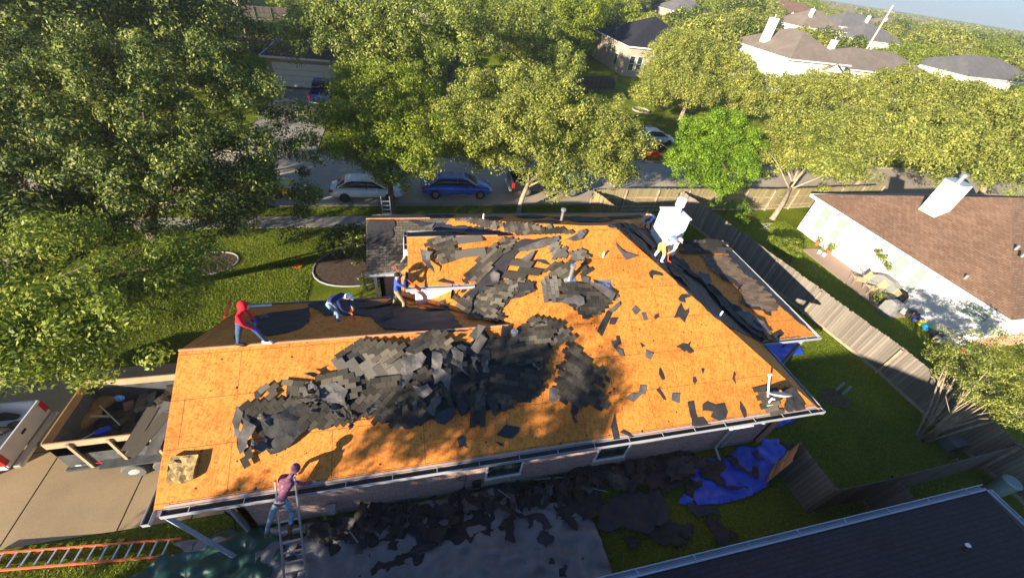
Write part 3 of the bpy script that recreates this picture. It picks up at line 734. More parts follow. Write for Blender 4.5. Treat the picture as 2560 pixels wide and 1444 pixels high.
sh(2, '920,850 1060,760 1070,1100 1040,1200 920,1220', 84, 'tabdark', .12, 'long black strip hanging straight down from the heap', warp=.03)
fe(2, '1070,850 1190,960 1200,1020 1150,1080 1100,1000', 'felt', .14, 'bent shiny leaf of felt right of the hanging black strip', wav=.10, rag=.02)
fe(2, '520,1090 740,1000 760,1090 640,1200 560,1180', 'feltblue', .12, 'blue grey felt bulge at the lower edge of the heap', wav=.12, rag=.02)
fe(2, '760,900 820,860 880,1050 830,1110 770,1010', 'felt', .10, 'ragged tongue of felt at the lower edge of the heap', wav=.05)
fe(2, '1070,170 700,190 310,210 340,235 700,215', 'felt', .03, 'narrow felt strip lying along the garage ridge')
# ---- triangular sheet right of the heap
sh(2, '1940,300 1990,310 2200,560 2340,630 2320,780 2180,740 2100,780 1880,560', -38, 'tabdark', .05, 'tall triangular brown sheet right of the heap', warp=.04)
sh(2, '1880,560 2190,740 2340,870 2380,960 2310,1030 2200,1010 2070,1000 1990,960 1850,1000 1830,840 1840,700', -38, 'tabdark', .04, 'dark blue grey sheet with a toothed bottom edge under the triangular sheet')
fe(2, '1815,560 1890,560 1880,610 1820,605', 'felt', .02, 'small black tab at the left corner of the triangular sheet')
fe(2, '1750,800 1830,800 1900,900 1780,970 1750,940', 'feltgrey', .03, 'curled grey scrap left of the toothed dark sheet', wav=.07, rag=.03)
fe(2, '1990,960 2070,1000 2050,1080 2010,1100 2060,1170 2020,1170 1980,1060', 'felt', .02, 'hooked felt tail hanging below the toothed dark sheet', rag=.02)
# ---- sheets around the pipe and the vent in the middle of the roof
sh(3, '1050,220 1120,215 1230,300 1340,430 1130,420 1060,400', -48, 'tablight', .05, 'sunlit pale sheet above the white vent pipe', warp=.04)
sh(3, '1240,300 1400,300 1480,380 1460,440 1320,420', -30, 'tablight', .05, 'pale sheet lying right of the vent pipe top')
sh(3, '1000,520 1130,430 1310,430 1310,560 1190,620 1110,590 1040,590', 28, 'tab', .04, 'cobbled brown sheet left of the vent pipe')
sh(3, '1350,540 1460,440 1510,550 1400,600', 28, 'tabdark', .03, 'small shaded sheet right of the vent pipe')
sh(3, '960,650 1060,620 1170,600 1170,880 1060,900 960,890', 88, 'tablight', .07, 'tan sheet of upright courses below the vent pipe', warp=.03)
sh(3, '1170,710 1310,680 1480,670 1760,830 1720,900 1690,980 1450,1080 1330,1000 1180,900 1110,880 1170,860', -4, 'tabdark', .05, 'large dark humped sheet with a sawtooth crack, middle of the roof', warp=.12)
fe(3, '1130,880 1320,820 1420,850 1430,920 1330,1000 1180,910', 'feltgrey', .16, 'smooth grey felt patch on the left of the humped sheet', wav=.04)
fe(3, '1480,660 1620,700 1780,800 1740,880 1640,800 1500,700', 'feltgrey', .16, 'grey band along the upper right of the humped sheet', wav=.02, rag=.02)
fe(3, '1700,980 1830,880 1840,920 1760,1010', 'feltgrey', .07, 'pale grey slab right of the humped sheet', rag=.02)
fe(3, '1700,980 1750,1000 1640,1270 1585,1210', 'felt', .04, 'long straight dark slab below the humped sheet', rag=.01, wav=.015)
fe(3, '1740,1060 1820,1060 1780,1140 1720,1130', 'felt', .03, 'stubby dark tab beside the long straight slab', rag=.02)
fe(3, '1760,830 1820,800 1840,830 1770,860', 'feltgrey', .03, 'small pale square at the tip of the humped sheet', rag=.01)
fe(3, '1400,600 1430,590 1500,610 1490,680 1410,650', 'feltgrey', .04, 'small pale square scrap below the vent pipe', rag=.01, wav=.03)
fe(3, '1775,210 1900,330 2050,370 1910,415 1870,370', 'feltgrey', .04, 'kinked grey strip near the top right ridge', rag=.01, wav=.04)
# ---- valley between the gable and the main roof
fe(3, '500,150 1160,150 1160,200 900,290 720,320 560,560 380,760 300,880 60,860 150,760 250,620 420,520 560,330 660,200', 'felt', .02, 'wide felt strip lying in the valley left of the vent pipe', wav=.03)
sh(3, '60,620 200,470 280,370 430,230 520,330 420,460 320,600 210,700', 40, 'tab', .05, 'ragged sheet climbing along the valley beside the gable', warp=.06)
sh(3, '470,160 720,160 660,260 560,340 520,300 500,210', 10, 'tab', .05, 'brown sheet at the top of the valley under the ridge', warp=.05)
sh(3, '520,620 740,430 900,340 880,420 830,640 740,650 690,640', 48, 'tabdark', .07, 'fan of long dark strips in the valley', th=.3, tw=1.0, warp=.06)
fe(3, '740,430 860,340 905,340 830,470', 'feltgrey', .11, 'pale lifted panel at the top of the dark strips', rag=.01, wav=.04)
fe(3, '400,600 450,560 515,600 500,680 430,700', 'feltgrey', .14, 'pale lifted square in the middle of the valley', rag=.01, wav=.05)
sh(3, '330,760 560,660 800,640 830,680 910,770 620,850 560,880 480,990 560,1090 430,1140 200,980 250,880', 52, 'tab', .06, 'brown sheet of diagonal courses at the foot of the valley', warp=.10)
sh(3, '560,670 700,700 690,800 610,840 550,820', 88, 'tablight', .12, 'upright courses patch at the foot of the valley', warp=.03)
fe(3, '690,700 890,680 915,770 710,790', 'felt', .09, 'dark flat flap at the right foot of the valley', wav=.03)
fe(3, '150,990 220,800 210,1000 140,1060', 'felt', .08, 'upright black shred near the garage valley', wav=.12, rag=.02)
fe(3, '710,300 870,230 1160,150 1180,190 960,300 720,330', 'feltgrey', .06, 'long grey strip slanting up toward the ridge', wav=.05, rag=.03)
fe(3, '1180,190 1250,180 1440,80 1470,110 1400,200 1300,220', 'feltgrey', .07, 'crumpled pale strip at the upper ridge', wav=.10)
sh(3, '680,130 760,60 1300,70 1340,100 1200,150 900,150', 12, 'tabdark', .04, 'dark shingles still lying on the left hip by the ridge', warp=.08)
# ---- small gable sheets
sh(0, '770,550 850,480 1010,440 1110,440 1200,690 1190,720 1110,740 1000,770 900,720 880,640', 18, 'tab', .04, 'mottled sheet on the small front gable', warp=.08)
sh(0, '1110,480 1390,480 1390,690 1200,670', 6, 'tablight', .07, 'upturned pale strips on the right of the small front gable', th=.3, tw=1.2, warp=.04)
fe(0, '720,610 880,650 840,700 900,900 800,820 750,740', 'feltgrey', .07, 'bent grey flap hanging on the small front gable', wav=.12, rag=.03)
fe(0, '670,850 740,780 750,800 700,850', 'felt', .04, 'small dark wedge on the small front gable', rag=.01)
fe(0, '930,980 980,950 1110,990 1120,1015', 'felt', .03, 'flat dark strip near the small gable gutter', rag=.01)
# ---- shingles and felt behind the small gable
sh(0, '1080,220 1400,240 1700,280 1900,290 2300,340 2150,440 1880,420 1750,370 1300,300', -4, 'tab', .04, 'line of torn shingles along the far ridge', warp=.10)
fe(0, '880,300 1000,280 1250,300 1600,340 1880,420 1300,440 900,370', 'feltblue', .02, 'shaded underlayment behind the small front gable', wav=.02)
fe(0, '60,215 350,225 430,310 400,440 300,560 60,540', 'felt', .02, 'dark bare felt on the upper part of the entry roof', wav=.02, rag=.12)
fe(0, '570,260 620,250 900,290 860,340 740,330 690,300', 'felt', .03, 'dark flap at the left end of the far ridge', rag=.02, wav=.04)
fe(0, '740,330 900,290 860,345', 'feltgrey', .06, 'thin grey sliver at the left end of the far ridge', rag=.01)
# ---- garage back slope
fe(8, '1000,570 1860,520 2560,500 2900,600 3100,950 2560,960 2100,950 1930,780 1700,760 1560,770 1330,770 1280,700 1120,640', 'feltblue', .02, 'broad blue black underlayment on the shaded garage slope', rag=.06, wav=.02)
fe(8, '370,800 620,740 980,700 1150,660 1170,790 1080,900 880,980 620,1030 540,1010 480,900', 'felt', .02, 'black felt patch on the shaded garage slope by the man in red', wav=.03)
fe(8, '180,1020 240,1020 240,1068 180,1070', 'felt', .02, 'small black square behind the man in red', rag=.0)
fe(8, '1780,520 1900,460 1960,500 1880,590 1800,600', 'felt', .05, 'heap of black felt by the entry gutter', wav=.14)
fe(8, '1760,680 2120,640 2200,560 2560,560 2560,620 2200,650 1900,700', 'felt', .05, 'rumpled felt ridge at the feet of the man with the shovel', wav=.07)
fe(8, '2080,800 2220,740 2220,800 2100,850', 'felt', .05, 'curled scrap in the middle of the shaded garage slope', wav=.05)
fe(8, '500,790 600,770 640,810 520,830', 'feltgrey', .05, 'pale crumpled scrap on the black felt patch', wav=.05, rag=.02)
fe(0, '720,1310 1060,1265 1010,1340 830,1345', 'felt', .05, 'brown torn sheet on the shaded garage slope near the valley', wav=.05)
fe(0, '1060,1160 1180,1130 1200,1180 1120,1200', 'felt', .05, 'dark curl at the corner of the white gable wall', wav=.04)
# ---- right hip slope and patio cover
fe(4, '-250,30 60,150 440,540 640,760 1030,1080 1500,1260 1600,1400 1640,1444 1900,1560 1700,1400 1560,1250 1540,1230 1300,1050 1100,900 900,640 700,500 560,360 380,180 200,60 60,-10', 'feltblue', .015, 'long blue black sheet down the hip slope, its shade put into the colour', wav=.02, rag=.05)  # dark sheet carries the shade of this slope in its colour
fe(4, '450,340 590,410 720,530 880,650 1060,810 1200,910 1390,1060 1520,1220 1400,1230 1240,1100 1020,900 820,650 640,520 480,420', 'felt', .05, 'heap of dark felt filling the valley beside the patio cover', wav=.12)
fe(4, '780,520 880,560 920,640 830,650 760,580', 'feltgrey', .10, 'blue grey scrap in the valley, upper end', wav=.08)
fe(4, '1150,950 1290,960 1450,1060 1540,1200 1420,1160 1260,1060', 'feltgrey', .10, 'blue grey scraps in the valley, lower end', wav=.1)
fe(4, '430,420 560,440 600,520 690,690 620,640 500,560', 'felt', .04, 'crumpled shreds at the boots of the man in yellow shorts', wav=.10)
fe(4, '1020,180 1045,175 1260,400 1500,630 1700,835 1860,990 2040,1170 2000,1150 1830,1030 1640,860 1470,690 1270,520 1110,370 1040,280', 'feltblue', .02, 'dark strip left along the outer edge of the patio cover', rag=.03, wav=.01)
sh(4, '830,340 1090,330 1240,500 1440,650 1590,800 1620,880 1560,960 1400,880 1260,850 1240,700 1100,600 980,530 880,460', -3, 'tabbrown', .03, 'large brown shingle field on the patio cover', warp=.02)
fe(4, '1250,790 1400,880 1560,900 1560,980 1500,960 1470,920 1380,910 1290,880', 'felt', .025, 'dark felt fringe below the brown shingles on the patio cover', rag=.04)
fe(4, '1000,530 1120,570 1220,650 1240,720 1150,640 1040,600', 'felt', .06, 'grey blue felt tongue on the patio cover', rag=.04)
sh(4, '600,190 1030,180 1050,250 1080,320 800,320 640,330 560,280', -2, 'tabdark', .05, 'stacked dark shingle strips at the far end of the patio cover', warp=.10, tw=.9, th=.2)
fe(4, '1540,1190 1650,1135 1690,1180 1600,1240', 'felt', .05, 'dark square tab at the patio cover gutter', rag=.01)
fe(4, '700,200 860,190 840,230 710,225', 'tabbrown', .16, 'small brown board on the stacked strips', rag=.01)
# far slope and ridge right
fe(4, '-100,60 40,40 220,180 330,300 280,350 120,240 0,120', 'felt', .03, 'black felt strip beside the hip near the chimney', wav=.04)
fe(4, '60,100 230,60 330,160 380,200 280,290 160,160', 'felt', .05, 'crumpled black felt at the foot of the chimney', wav=.10)
fe(4, '-60,-10 120,20 150,90 20,60', 'felt', .03, 'dark shreds below the crouching man', wav=.05)
for i, q in enumerate(((1445, 547, 70), (1330, 543, 45), (1100, 541, 40), (1480, 553, 60), (1560, 545, 50), (1230, 547, 30), (1370, 556, 40))):
    x, y, w = q
    felt([(x-w, y-2), (x, y-4), (x+w, y-1), (x+w*.4, y+4), (x-w*.6, y+3)], 'felt', .02, rag=.05, label='thin black felt shred on the shaded far slope, one of the shreds along it', group='felt shreds along the far slope', wav=.03)
# ---- loose scraps on the orange sheathing
SCR = [
 (4, '550,1300 620,1265 670,1275 705,1245 690,1300 735,1360 690,1375 650,1340 640,1360 600,1320', 'felt', 'bird shaped dark scrap in the right part of the orange roof'),
 (4, '600,835 640,920 680,900 685,940 640,1045 590,990 525,995', 'felt', 'kite shaped dark scrap with a notched foot, near the hip'),
 (4, '570,790 600,750 660,745 700,775 640,790 650,835 590,820', 'felt', 'small hooked scrap touching the tip of the kite shaped scrap'),
 (4, '75,910 110,865 170,920 120,970', 'feltgrey', 'square grey scrap left of the kite shaped scrap'),
 (4, '180,940 225,940 240,1020 205,1025', 'feltgrey', 'upright little grey tab beside the square grey scrap'),
 (4, '325,965 360,950 360,990 330,1015 312,990', 'felt', 'rounded scrap between the upright tab and the kite shaped scrap'),
 (4, '230,1330 310,1375 280,1440 225,1410', 'feltgrey', 'diamond shaped scrap below the middle of the orange roof'),
 (4, '168,1260 215,1295 190,1312', 'felt', 'tiny wedge above the diamond shaped scrap'),
 (4, '258,520 290,487 400,520 415,550 330,540 300,550 300,585 270,560', 'felt', 'bent strip at the hip below the man in yellow shorts'),
 (5, '490,50 540,40 550,110 600,130 620,200 570,180 520,110', 'feltgrey', 'two tone crumpled scrap below the long straight slab'),
 (5, '540,0 570,0 585,80 555,90', 'felt', 'narrow sliver above the two tone scrap'),
 (5, '960,310 975,310 1010,420 985,425 955,370', 'felt', 'long thin scrap in the lower right field of the roof'),
 (5, '1365,315 1395,320 1380,370', 'felt', 'small dark triangle right of the long thin scrap'),
 (5, '1285,400 1305,395 1322,440 1305,465 1283,440', 'felt', 'small oval scrap under the small triangle'),
 (5, '1680,345 1700,375 1685,400 1700,465 1665,410', 'felt', 'curved sliver left of the satellite dish'),
 (5, '770,475 835,480 825,565 790,560 710,640 635,600 680,560 765,545', 'feltgrey', 'fish shaped scrap with a square head'),
 (5, '930,520 980,480 960,510 1030,620 1000,610', 'felt', 'thin Y shaped scrap right of the fish shaped one'),
 (5, '1085,550 1160,555 1150,650 1075,620', 'feltgrey', 'square grey scrap right of the thin forked scrap'),
 (5, '1230,640 1290,630 1320,770 1330,800 1265,790', 'felt', 'dark upright strip lying just above the gutter'),
 (5, '1270,790 1380,785 1430,850 1420,905 1320,920 1275,870', 'felt', 'rounded dark sheet hanging over the gutter'),
 (5, '1380,660 1420,630 1500,670 1590,650 1620,740 1600,800 1540,820 1460,780 1480,730 1420,720 1380,720', 'felt', 'wide ragged scrap left of the dish clutter'),
 (5, '1740,630 1800,720 1805,780 1780,790 1740,700', 'felt', 'pointed dark blade near the dish cable'),
 (5, '490,880 525,750 540,850 550,1040 500,1040', 'felt', 'tall black blade standing at the gutter'),
 (5, '575,930 610,905 705,990 700,1020 660,1020', 'felt', 'rough dark scrap at the gutter right of the tall blade'),
 (5, '430,370 485,410 480,450 440,430', 'felt', 'dark scrap at the right tip of the triangular sheet'),
 (5, '460,550 495,535 495,550 470,565', 'felt', 'tiny scrap beside the toothed dark sheet'),
 (2, '1190,1300 1290,1190 1440,1220 1430,1270 1360,1340 1280,1330', 'feltblue', 'large black diamond on the shaded lower roof'),
 (2, '775,1340 830,1305 865,1340 860,1400 885,1444 850,1420 800,1435', 'feltblue', 'black bulb shaped scrap left of the large black diamond'),
 (2, '1180,1370 1265,1390 1265,1425 1230,1415', 'feltblue', 'little black bow below the large black diamond'),
 (2, '1068,1370 1085,1365 1092,1385 1075,1390', 'feltblue', 'black speck left of the little bow'),
 (2, '1850,1410 1895,1355 1880,1395', 'feltblue', 'thin black splinter near the gutter'),
 (3, '900,400 1010,410 1065,465 905,425', 'felt', 'grey brown bar lying left of the pale sunlit sheet'),
 (3, '70,690 125,670 110,770 75,770', 'felt', 'upright tab by the small gable gutter'),
 (3, '60,620 130,650 140,680 80,660', 'felt', 'black point at the end of the small gable gutter'),
]
for i, (k, s_, mt, lb) in enumerate(SCR):
    felt(zz(k, s_), mt, .015, wav=.018, rag=.012, label=lb, name='shingle_scrap', cat='shingle scrap', group='loose scraps on the orange sheathing', thick=.012, seed=i)
# fine crumbs of torn felt over the deck: too many to count
rnd = random.Random(5); m = MB(); CR = []
for i in range(650):
    x, y = rnd.uniform(-6, 13.7), rnd.uniform(5.3, 12)
    if i % 5 == 0: x, y = rnd.uniform(12.5, 16), rnd.uniform(8.7, 13)
    z, n = roof_h(x, y)
    if z < 2: continue
    n, u, v = plane_basis(n); s = rnd.choice((.012, .015, .02, .02, .04)); a = rnd.uniform(0, 6.28); c = Vector((x, y, z))+n*.008
    pts = [c+(u*math.cos(a+t)+v*math.sin(a+t))*s*rnd.uniform(.4, 1.1) for t in (0, 1.3, 2.5, 3.6, 5)]
    m.prism(pts, .006, n=n)
o = m.build('felt_crumbs', M['felt']); tag(o, 'tiny dark crumbs of torn felt scattered over the orange sheathing', 'crumbs', kind='stuff')
# fibre mat at the left corner
P = [(436, 1138), (504, 1135), (500, 1150), (490, 1195), (462, 1207), (424, 1206), (426, 1180)]
o = felt(P, simple('mossy fibre mat', (.34, .24, .10), .95, var=.65, scale=9, bmp=1.0), .10, wav=.05, rag=.03, thick=.11, label='square brown mossy mat lying on the left corner of the roof', name='fibre_mat', cat='mat', freq=6)
# satellite dish
b = onroof(1920, 1008)
D = empty('satellite_dish', b, 0, 'white satellite dish on its mast among torn shingles at the right gutter', 'satellite dish')
m = MB(); m.tube([(0, 0, -.05), (0, .02, .30)], .03, 8); m.box(-.14, .14, -.1, .1, .0, .03); o = m.build('mount', M['white'], D)
m = MB(); m.tube([(0, 0, .26), (.05, -.05, .32)], .025, 8)
ctr = Vector((.22, .05, .42)); nrm = Vector((.12, .66, .74)).normalized(); u = nrm.orthogonal().normalized(); v = nrm.cross(u)
m2 = MB(); R = .41; rings = 6; nn = 28; vs = []; fs = []
for i in range(rings+1):
    for j in range(nn):
        r = R*i/rings; t = 2*math.pi*j/nn; vs.append(ctr+u*math.cos(t)*r*.9+v*math.sin(t)*r*.95+nrm*(.10*(i/rings)**2-.05))
for i in range(rings):
    for j in range(nn): fs.append((i*nn+j, i*nn+(j+1) % nn, (i+1)*nn+(j+1) % nn, (i+1)*nn+j))
k = len(vs); m2.add(vs+[p-nrm*.02 for p in vs], fs+[tuple(q+k for q in reversed(f)) for f in fs]+[(rings*nn+j, rings*nn+(j+1) % nn, rings*nn+(j+1) % nn+k, rings*nn+j+k) for j in range(nn)])
m2.build('dish', simple('grey dish', (.60, .61, .63), .4, var=.04), D, smooth=True)
m.build('bracket', M['white'], D)
m = MB(); a0 = Vector((-.20, .05, .36)); a1 = Vector((-.12, .52, .95)); m.bar(a0, a1, .035, .045); m.bar(a1-Vector((.06, 0, 0)), a1+Vector((.07, 0, .03)), .06, .07); m.build('feed_arm', M['white'], D)
sh(5, '1880,500 1990,490 2130,520 2100,640 2150,700 2140,760 2010,770 1940,720 1910,610', 4, 'tab', .02, 'worn shingles under the satellite dish', warp=.04)
fe(5, '2110,520 2240,490 2290,560 2330,620 2340,710 2230,720 2200,780 2140,700 2160,600', 'felt', .05, 'crumpled dark felt right of the satellite dish', wav=.09)
# drip edge strip along the near gutter and scattered metal
m = MB(); m.bar((-6.2, YE+.03, ZE+.03), (XR-.2, YE+.03, ZE+.03), .05, .01, up=(0, -S, 1)); hb(m, 'drip_edge', M['trim'])
# ============================================================ tarps and the heap of tear-off on the ground
def tarpmat(name, c, r=.45):
    m, t, b = nodemat(name); v = coords(t, 'Object')
    f = noi(t, v, 1.3, 6, .65); rr = ramp(t, [(.35, tuple(x*.75 for x in c)), (.6, c)], f); t.links.new(rr.outputs[0], b.inputs['Base Color'])
    b.inputs['Roughness'].default_value = r; b.inputs['Specular IOR Level'].default_value = .5
    w = t.nodes.new('ShaderNodeTexNoise'); w.noise_type = 'RIDGED_MULTIFRACTAL'; w.inputs['Scale'].default_value = 1.5; w.inputs['Detail'].default_value = 5; t.links.new(v, w.inputs['Vector'])
    bump(t, b, w.outputs['Fac'], 1.0, .12); return m
TG, TB, TN = tarpmat('grey tarp', (.21, .205, .21)), tarpmat('blue tarp', (.012, .07, .60)), tarpmat('green tarp', (.018, .085, .062))
def tarp(pts, mat, label, wav=.06, rag=.03, lift=.02, freq=2.4): return felt(pts, mat, lift, wav=wav, label=label, ground=0.0, rag=rag, name='tarp', cat='tarp', freq=freq, thick=.008)
tarp([(640, 1330), (900, 1290), (1230, 1225), (1440, 1275), (1480, 1300), (1536, 1460), (1200, 1500), (640, 1520)], TG, 'wide grey tarp spread on the ground below the brick wall', wav=.13)
tarp(zz(7, '1580,500 1640,400 1680,250 1770,160 1960,150 2070,50 2240,50 2250,-10 2380,0 2470,130 2340,250 2280,380 2110,470 1880,520 1650,530'), TB, 'crumpled bright blue tarp by the house corner and the wooden gate', wav=.08)
tarp([(1925, 865), (1990, 850), (2008, 885), (1965, 892), (1945, 915), (1925, 880), (1912, 862)], TB, 'small blue tarp tucked under the patio cover gutter')
tarp([(1935, 1035), (2010, 1020), (2000, 1045), (1940, 1072)], TB, 'strip of blue tarp showing under the right corner of the roof')
tarp([(300, 1470), (400, 1400), (500, 1360), (560, 1330), (660, 1320), (720, 1370), (640, 1500), (420, 1540)], TN, 'dark green tarp bunched beside the foot of the orange ladder', wav=.16)
tarp([(440, 1366), (500, 1352), (590, 1345), (560, 1375), (470, 1385)], TG, 'narrow grey tarp end lying on the green tarp', wav=.1, lift=.12)
# heap pieces
GP = 'torn felt and shingle pieces heaped on the ground'
HP = [
 (6, '1020,540 1180,380 1390,480 1600,440 1640,620 1500,800 1640,1000 1430,1120 1240,1120 1180,700', .10), (6, '1650,620 1760,360 1910,420 1930,800 1820,860 1640,880', .16),
 (6, '240,700 700,600 1000,640 1010,760 800,920 620,760 380,900', .10), (6, '1930,420 2400,300 2560,400 2500,700 2380,640 2230,800 1980,820 1930,560', .14),
 (6, '150,700 320,900 360,1126 520,1126 400,700', .05), (6, '1430,900 1820,860 1760,1126 1650,1000', .05), (6, '1000,1070 1140,1080 1120,1126 1000,1126', .04),
 (7, '0,400 130,380 300,330 350,620 500,600 600,760 520,900 440,780 370,740 390,680 310,640 200,560 80,580', .12), (7, '560,330 760,260 930,300 980,560 900,640 760,600 770,740 700,700 600,640', .16),
 (7, '760,260 1290,180 1420,100 1660,100 1680,330 1560,400 1340,420 1250,360 900,300', .25), (7, '920,560 1110,420 1400,420 1480,500 1490,640 1340,760 1120,700 1000,760 920,720', .18),
 (7, '1340,700 1500,640 1650,850 1480,850 1330,790', .08), (7, '1480,640 1580,680 1700,680 1690,760 1560,800', .06), (7, '1410,190 1560,160 1660,230 1670,330 1480,380', .5),
 (7, '1140,770 1240,780 1260,870 1190,880', .05), (7, '1790,620 1900,620 1990,800 1960,880 1890,840', .05), (7, '1640,500 1780,480 1870,530 1920,620 1800,610 1700,600 1660,560', .05),
 (7, '1980,720 2050,760 2050,810 1990,780', .06), (7, '320,920 350,860 440,920 400,1080', .05), (7, '570,890 640,960 720,980 720,1101 560,1101', .06), (7, '750,970 820,920 860,990 800,1030', .05),
 (7, '1730,280 1780,190 1880,170 1940,190 1900,300 1950,380 1850,340 1800,330', .16), (7, '1940,140 2000,140 2160,300 2040,250', .18), (7, '1940,380 2120,380 2130,410 1930,405', .14), (7, '2150,230 2210,220 2210,330 2160,290', .14), (7, '2160,110 2200,100 2260,190 2210,180', .14), (7, '1640,350 1760,340 1700,460 1720,520 1650,480', .12), (7, '2380,20 2520,70 2470,130 2400,80', .1)]
HL = ['broad black felt sheet under the left half of the ground heap', 'folded felt peak standing near the middle of the brick wall', 'dark felt spread just right of the aluminium ladder', 'wide dark felt field below the left kitchen window', 'felt tongue running down beside the ladder foot', 'felt strip crossing the grey tarp toward the frame edge', 'small dark square on the grey tarp near the ladder', 'large torn felt sheet with a long point hanging over the grey tarp', 'tall felt sheet with a narrow tail right of the pointed sheet', 'highest black mound against the wall under the right window', 'wide flat felt pile at the right end of the grey tarp', 'broad flat felt sheet on the grass right of the grey tarp', 'round felt flap at the edge of the grass pile', 'steep dark felt cone beside the downspouts', 'small felt tail trailing onto the grass', 'long rounded felt strip lying alone on the shaded grass', 'curved felt band linking the blue tarp to the long strip', 'little crumpled scrap beside the long rounded strip', 'leaf shaped felt scrap alone on the grey tarp', 'bottle shaped felt scrap at the bottom of the grey tarp', 'small dark square tilted on the grey tarp', 'torn dark sheet spread on the left of the blue tarp', 'narrow black felt blade on the blue tarp', 'straight dark strip along the lower edge of the blue tarp', 'small dark oblong on the right of the blue tarp', 'little dark plate at the top of the blue tarp', 'ragged felt over the left corner of the blue tarp', 'dark blue grey scrap on the grass above the wooden gate']
for i, (k, s_, l) in enumerate(HP):
    felt(zz(k, s_), ('felt', 'feltblue', 'felt')[i % 3], l*.45, wav=.05+l*.55, label=HL[i], ground=0.0, rag=.10, name='felt_piece', cat='felt piece', group=GP, seed=i, freq=2.2)
# small crumpled pieces filling the heap
rnd = random.Random(11); base = []
for v_ in range(6):
    m = MB(); n_ = 9; a0 = rnd.uniform(0, 6); L, Wd = rnd.uniform(.5, .9), rnd.uniform(.25, .4); vs = []
    for i in range(n_):
        for j in range(5):
            x = (i/(n_-1)-.5)*L; y = (j/4-.5)*Wd*(1+.25*math.sin(i*1.7+a0)); z = .10*math.sin(x*5+a0)+.07*math.sin(y*9+i*.6)+.04*rnd.random()
            vs.append((x, y, z+.08))
    fs = [(i*5+j, i*5+j+1, (i+1)*5+j+1, (i+1)*5+j) for i in range(n_-1) for j in range(4)]
    k = len(vs); bd = [i*5 for i in range(n_)]+[(n_-1)*5+j for j in range(1, 5)]+[i*5+4 for i in range(n_-2, -1, -1)]+[3, 2, 1]
    m.add(vs+[(x, y, z-.01) for x, y, z in vs], [tuple(reversed(f)) for f in fs]+[tuple(q+k for q in f) for f in fs]+[(bd[i], bd[(i+1) % len(bd)], bd[(i+1) % len(bd)]+k, bd[i]+k) for i in range(len(bd))])
    o = m.build('crumpled_felt', M[('felt', 'tabdark', 'felt', 'feltblue', 'tabdark', 'feltgrey')[v_]])
    base.append(o)
GP2 = 'small crumpled pieces in the tear off heap'
cnt = 0
def put(o, x, y, z, rz, s, label, grp):
    o.location = (x, y, z); o.rotation_euler = (rnd.uniform(-.5, .5), rnd.uniform(-.6, .6), rz); o.scale = (s, s, s); tag(o, label, 'felt piece', grp)
for i in range(150):
    t = rnd.random(); px = 820+t*900+rnd.gauss(0, 30); w = 30+60*math.sin(math.pi*min(1, max(0, t)))
    py = 1330-(t*215)+rnd.gauss(0, w*.6)+10
    p = at(px, py, 0)
    if p.y > 5.35: p.y = 5.3-rnd.random()*.4
    hgt = .5*max(0, 1-abs(p.y-4.7)/1.1)
    o = base[i % 6] if i < 6 else base[i % 6].copy()
    if i >= 6: COL.objects.link(o)
    put(o, p.x, p.y, .03+rnd.random()*hgt, rnd.uniform(0, 6.28), rnd.uniform(.6, 1.15), 'small crumpled piece in the tear off heap along the brick wall', GP2)
rt = random.Random(17)
for i in range(34):   # crumpled bits over the roof heap
    t = rt.random(); px = 640+t*760; py = 1060-t*150+rt.gauss(0, 42)
    p = onroof(px, py); o = base[rt.choice((1, 4, 5, 5, 5))].copy(); COL.objects.link(o); s_ = rt.uniform(.45, .95)
    o.location = (p.x, p.y, p.z+.13); o.rotation_euler = (rt.uniform(-.2, .7), rt.uniform(-.4, .4), rt.uniform(0, 6.28)); o.scale = (s_, s_, s_)
    tag(o, 'small crumpled shingle bit on top of the big shingle heap', 'felt piece', 'crumpled bits on the roof heap')
# thin pale metal strips among the heap
for i, (x0, y0, x1, y1) in enumerate(((1460, 1215, 1518, 1228), (875, 1328, 895, 1355), (1590, 1212, 1614, 1206), (1212, 1250, 1225, 1290), (1245, 1222, 1290, 1255), (1335, 1198, 1430, 1190))):
    a, b = at(x0, y0, .35), at(x1, y1, .3); m = MB(); m.bar(a, b, .035, .01)
    tag(m.build('metal_strip', M['trim']), 'thin pale metal strip lying in the tear off heap', 'metal strip', 'metal strips in the heap')
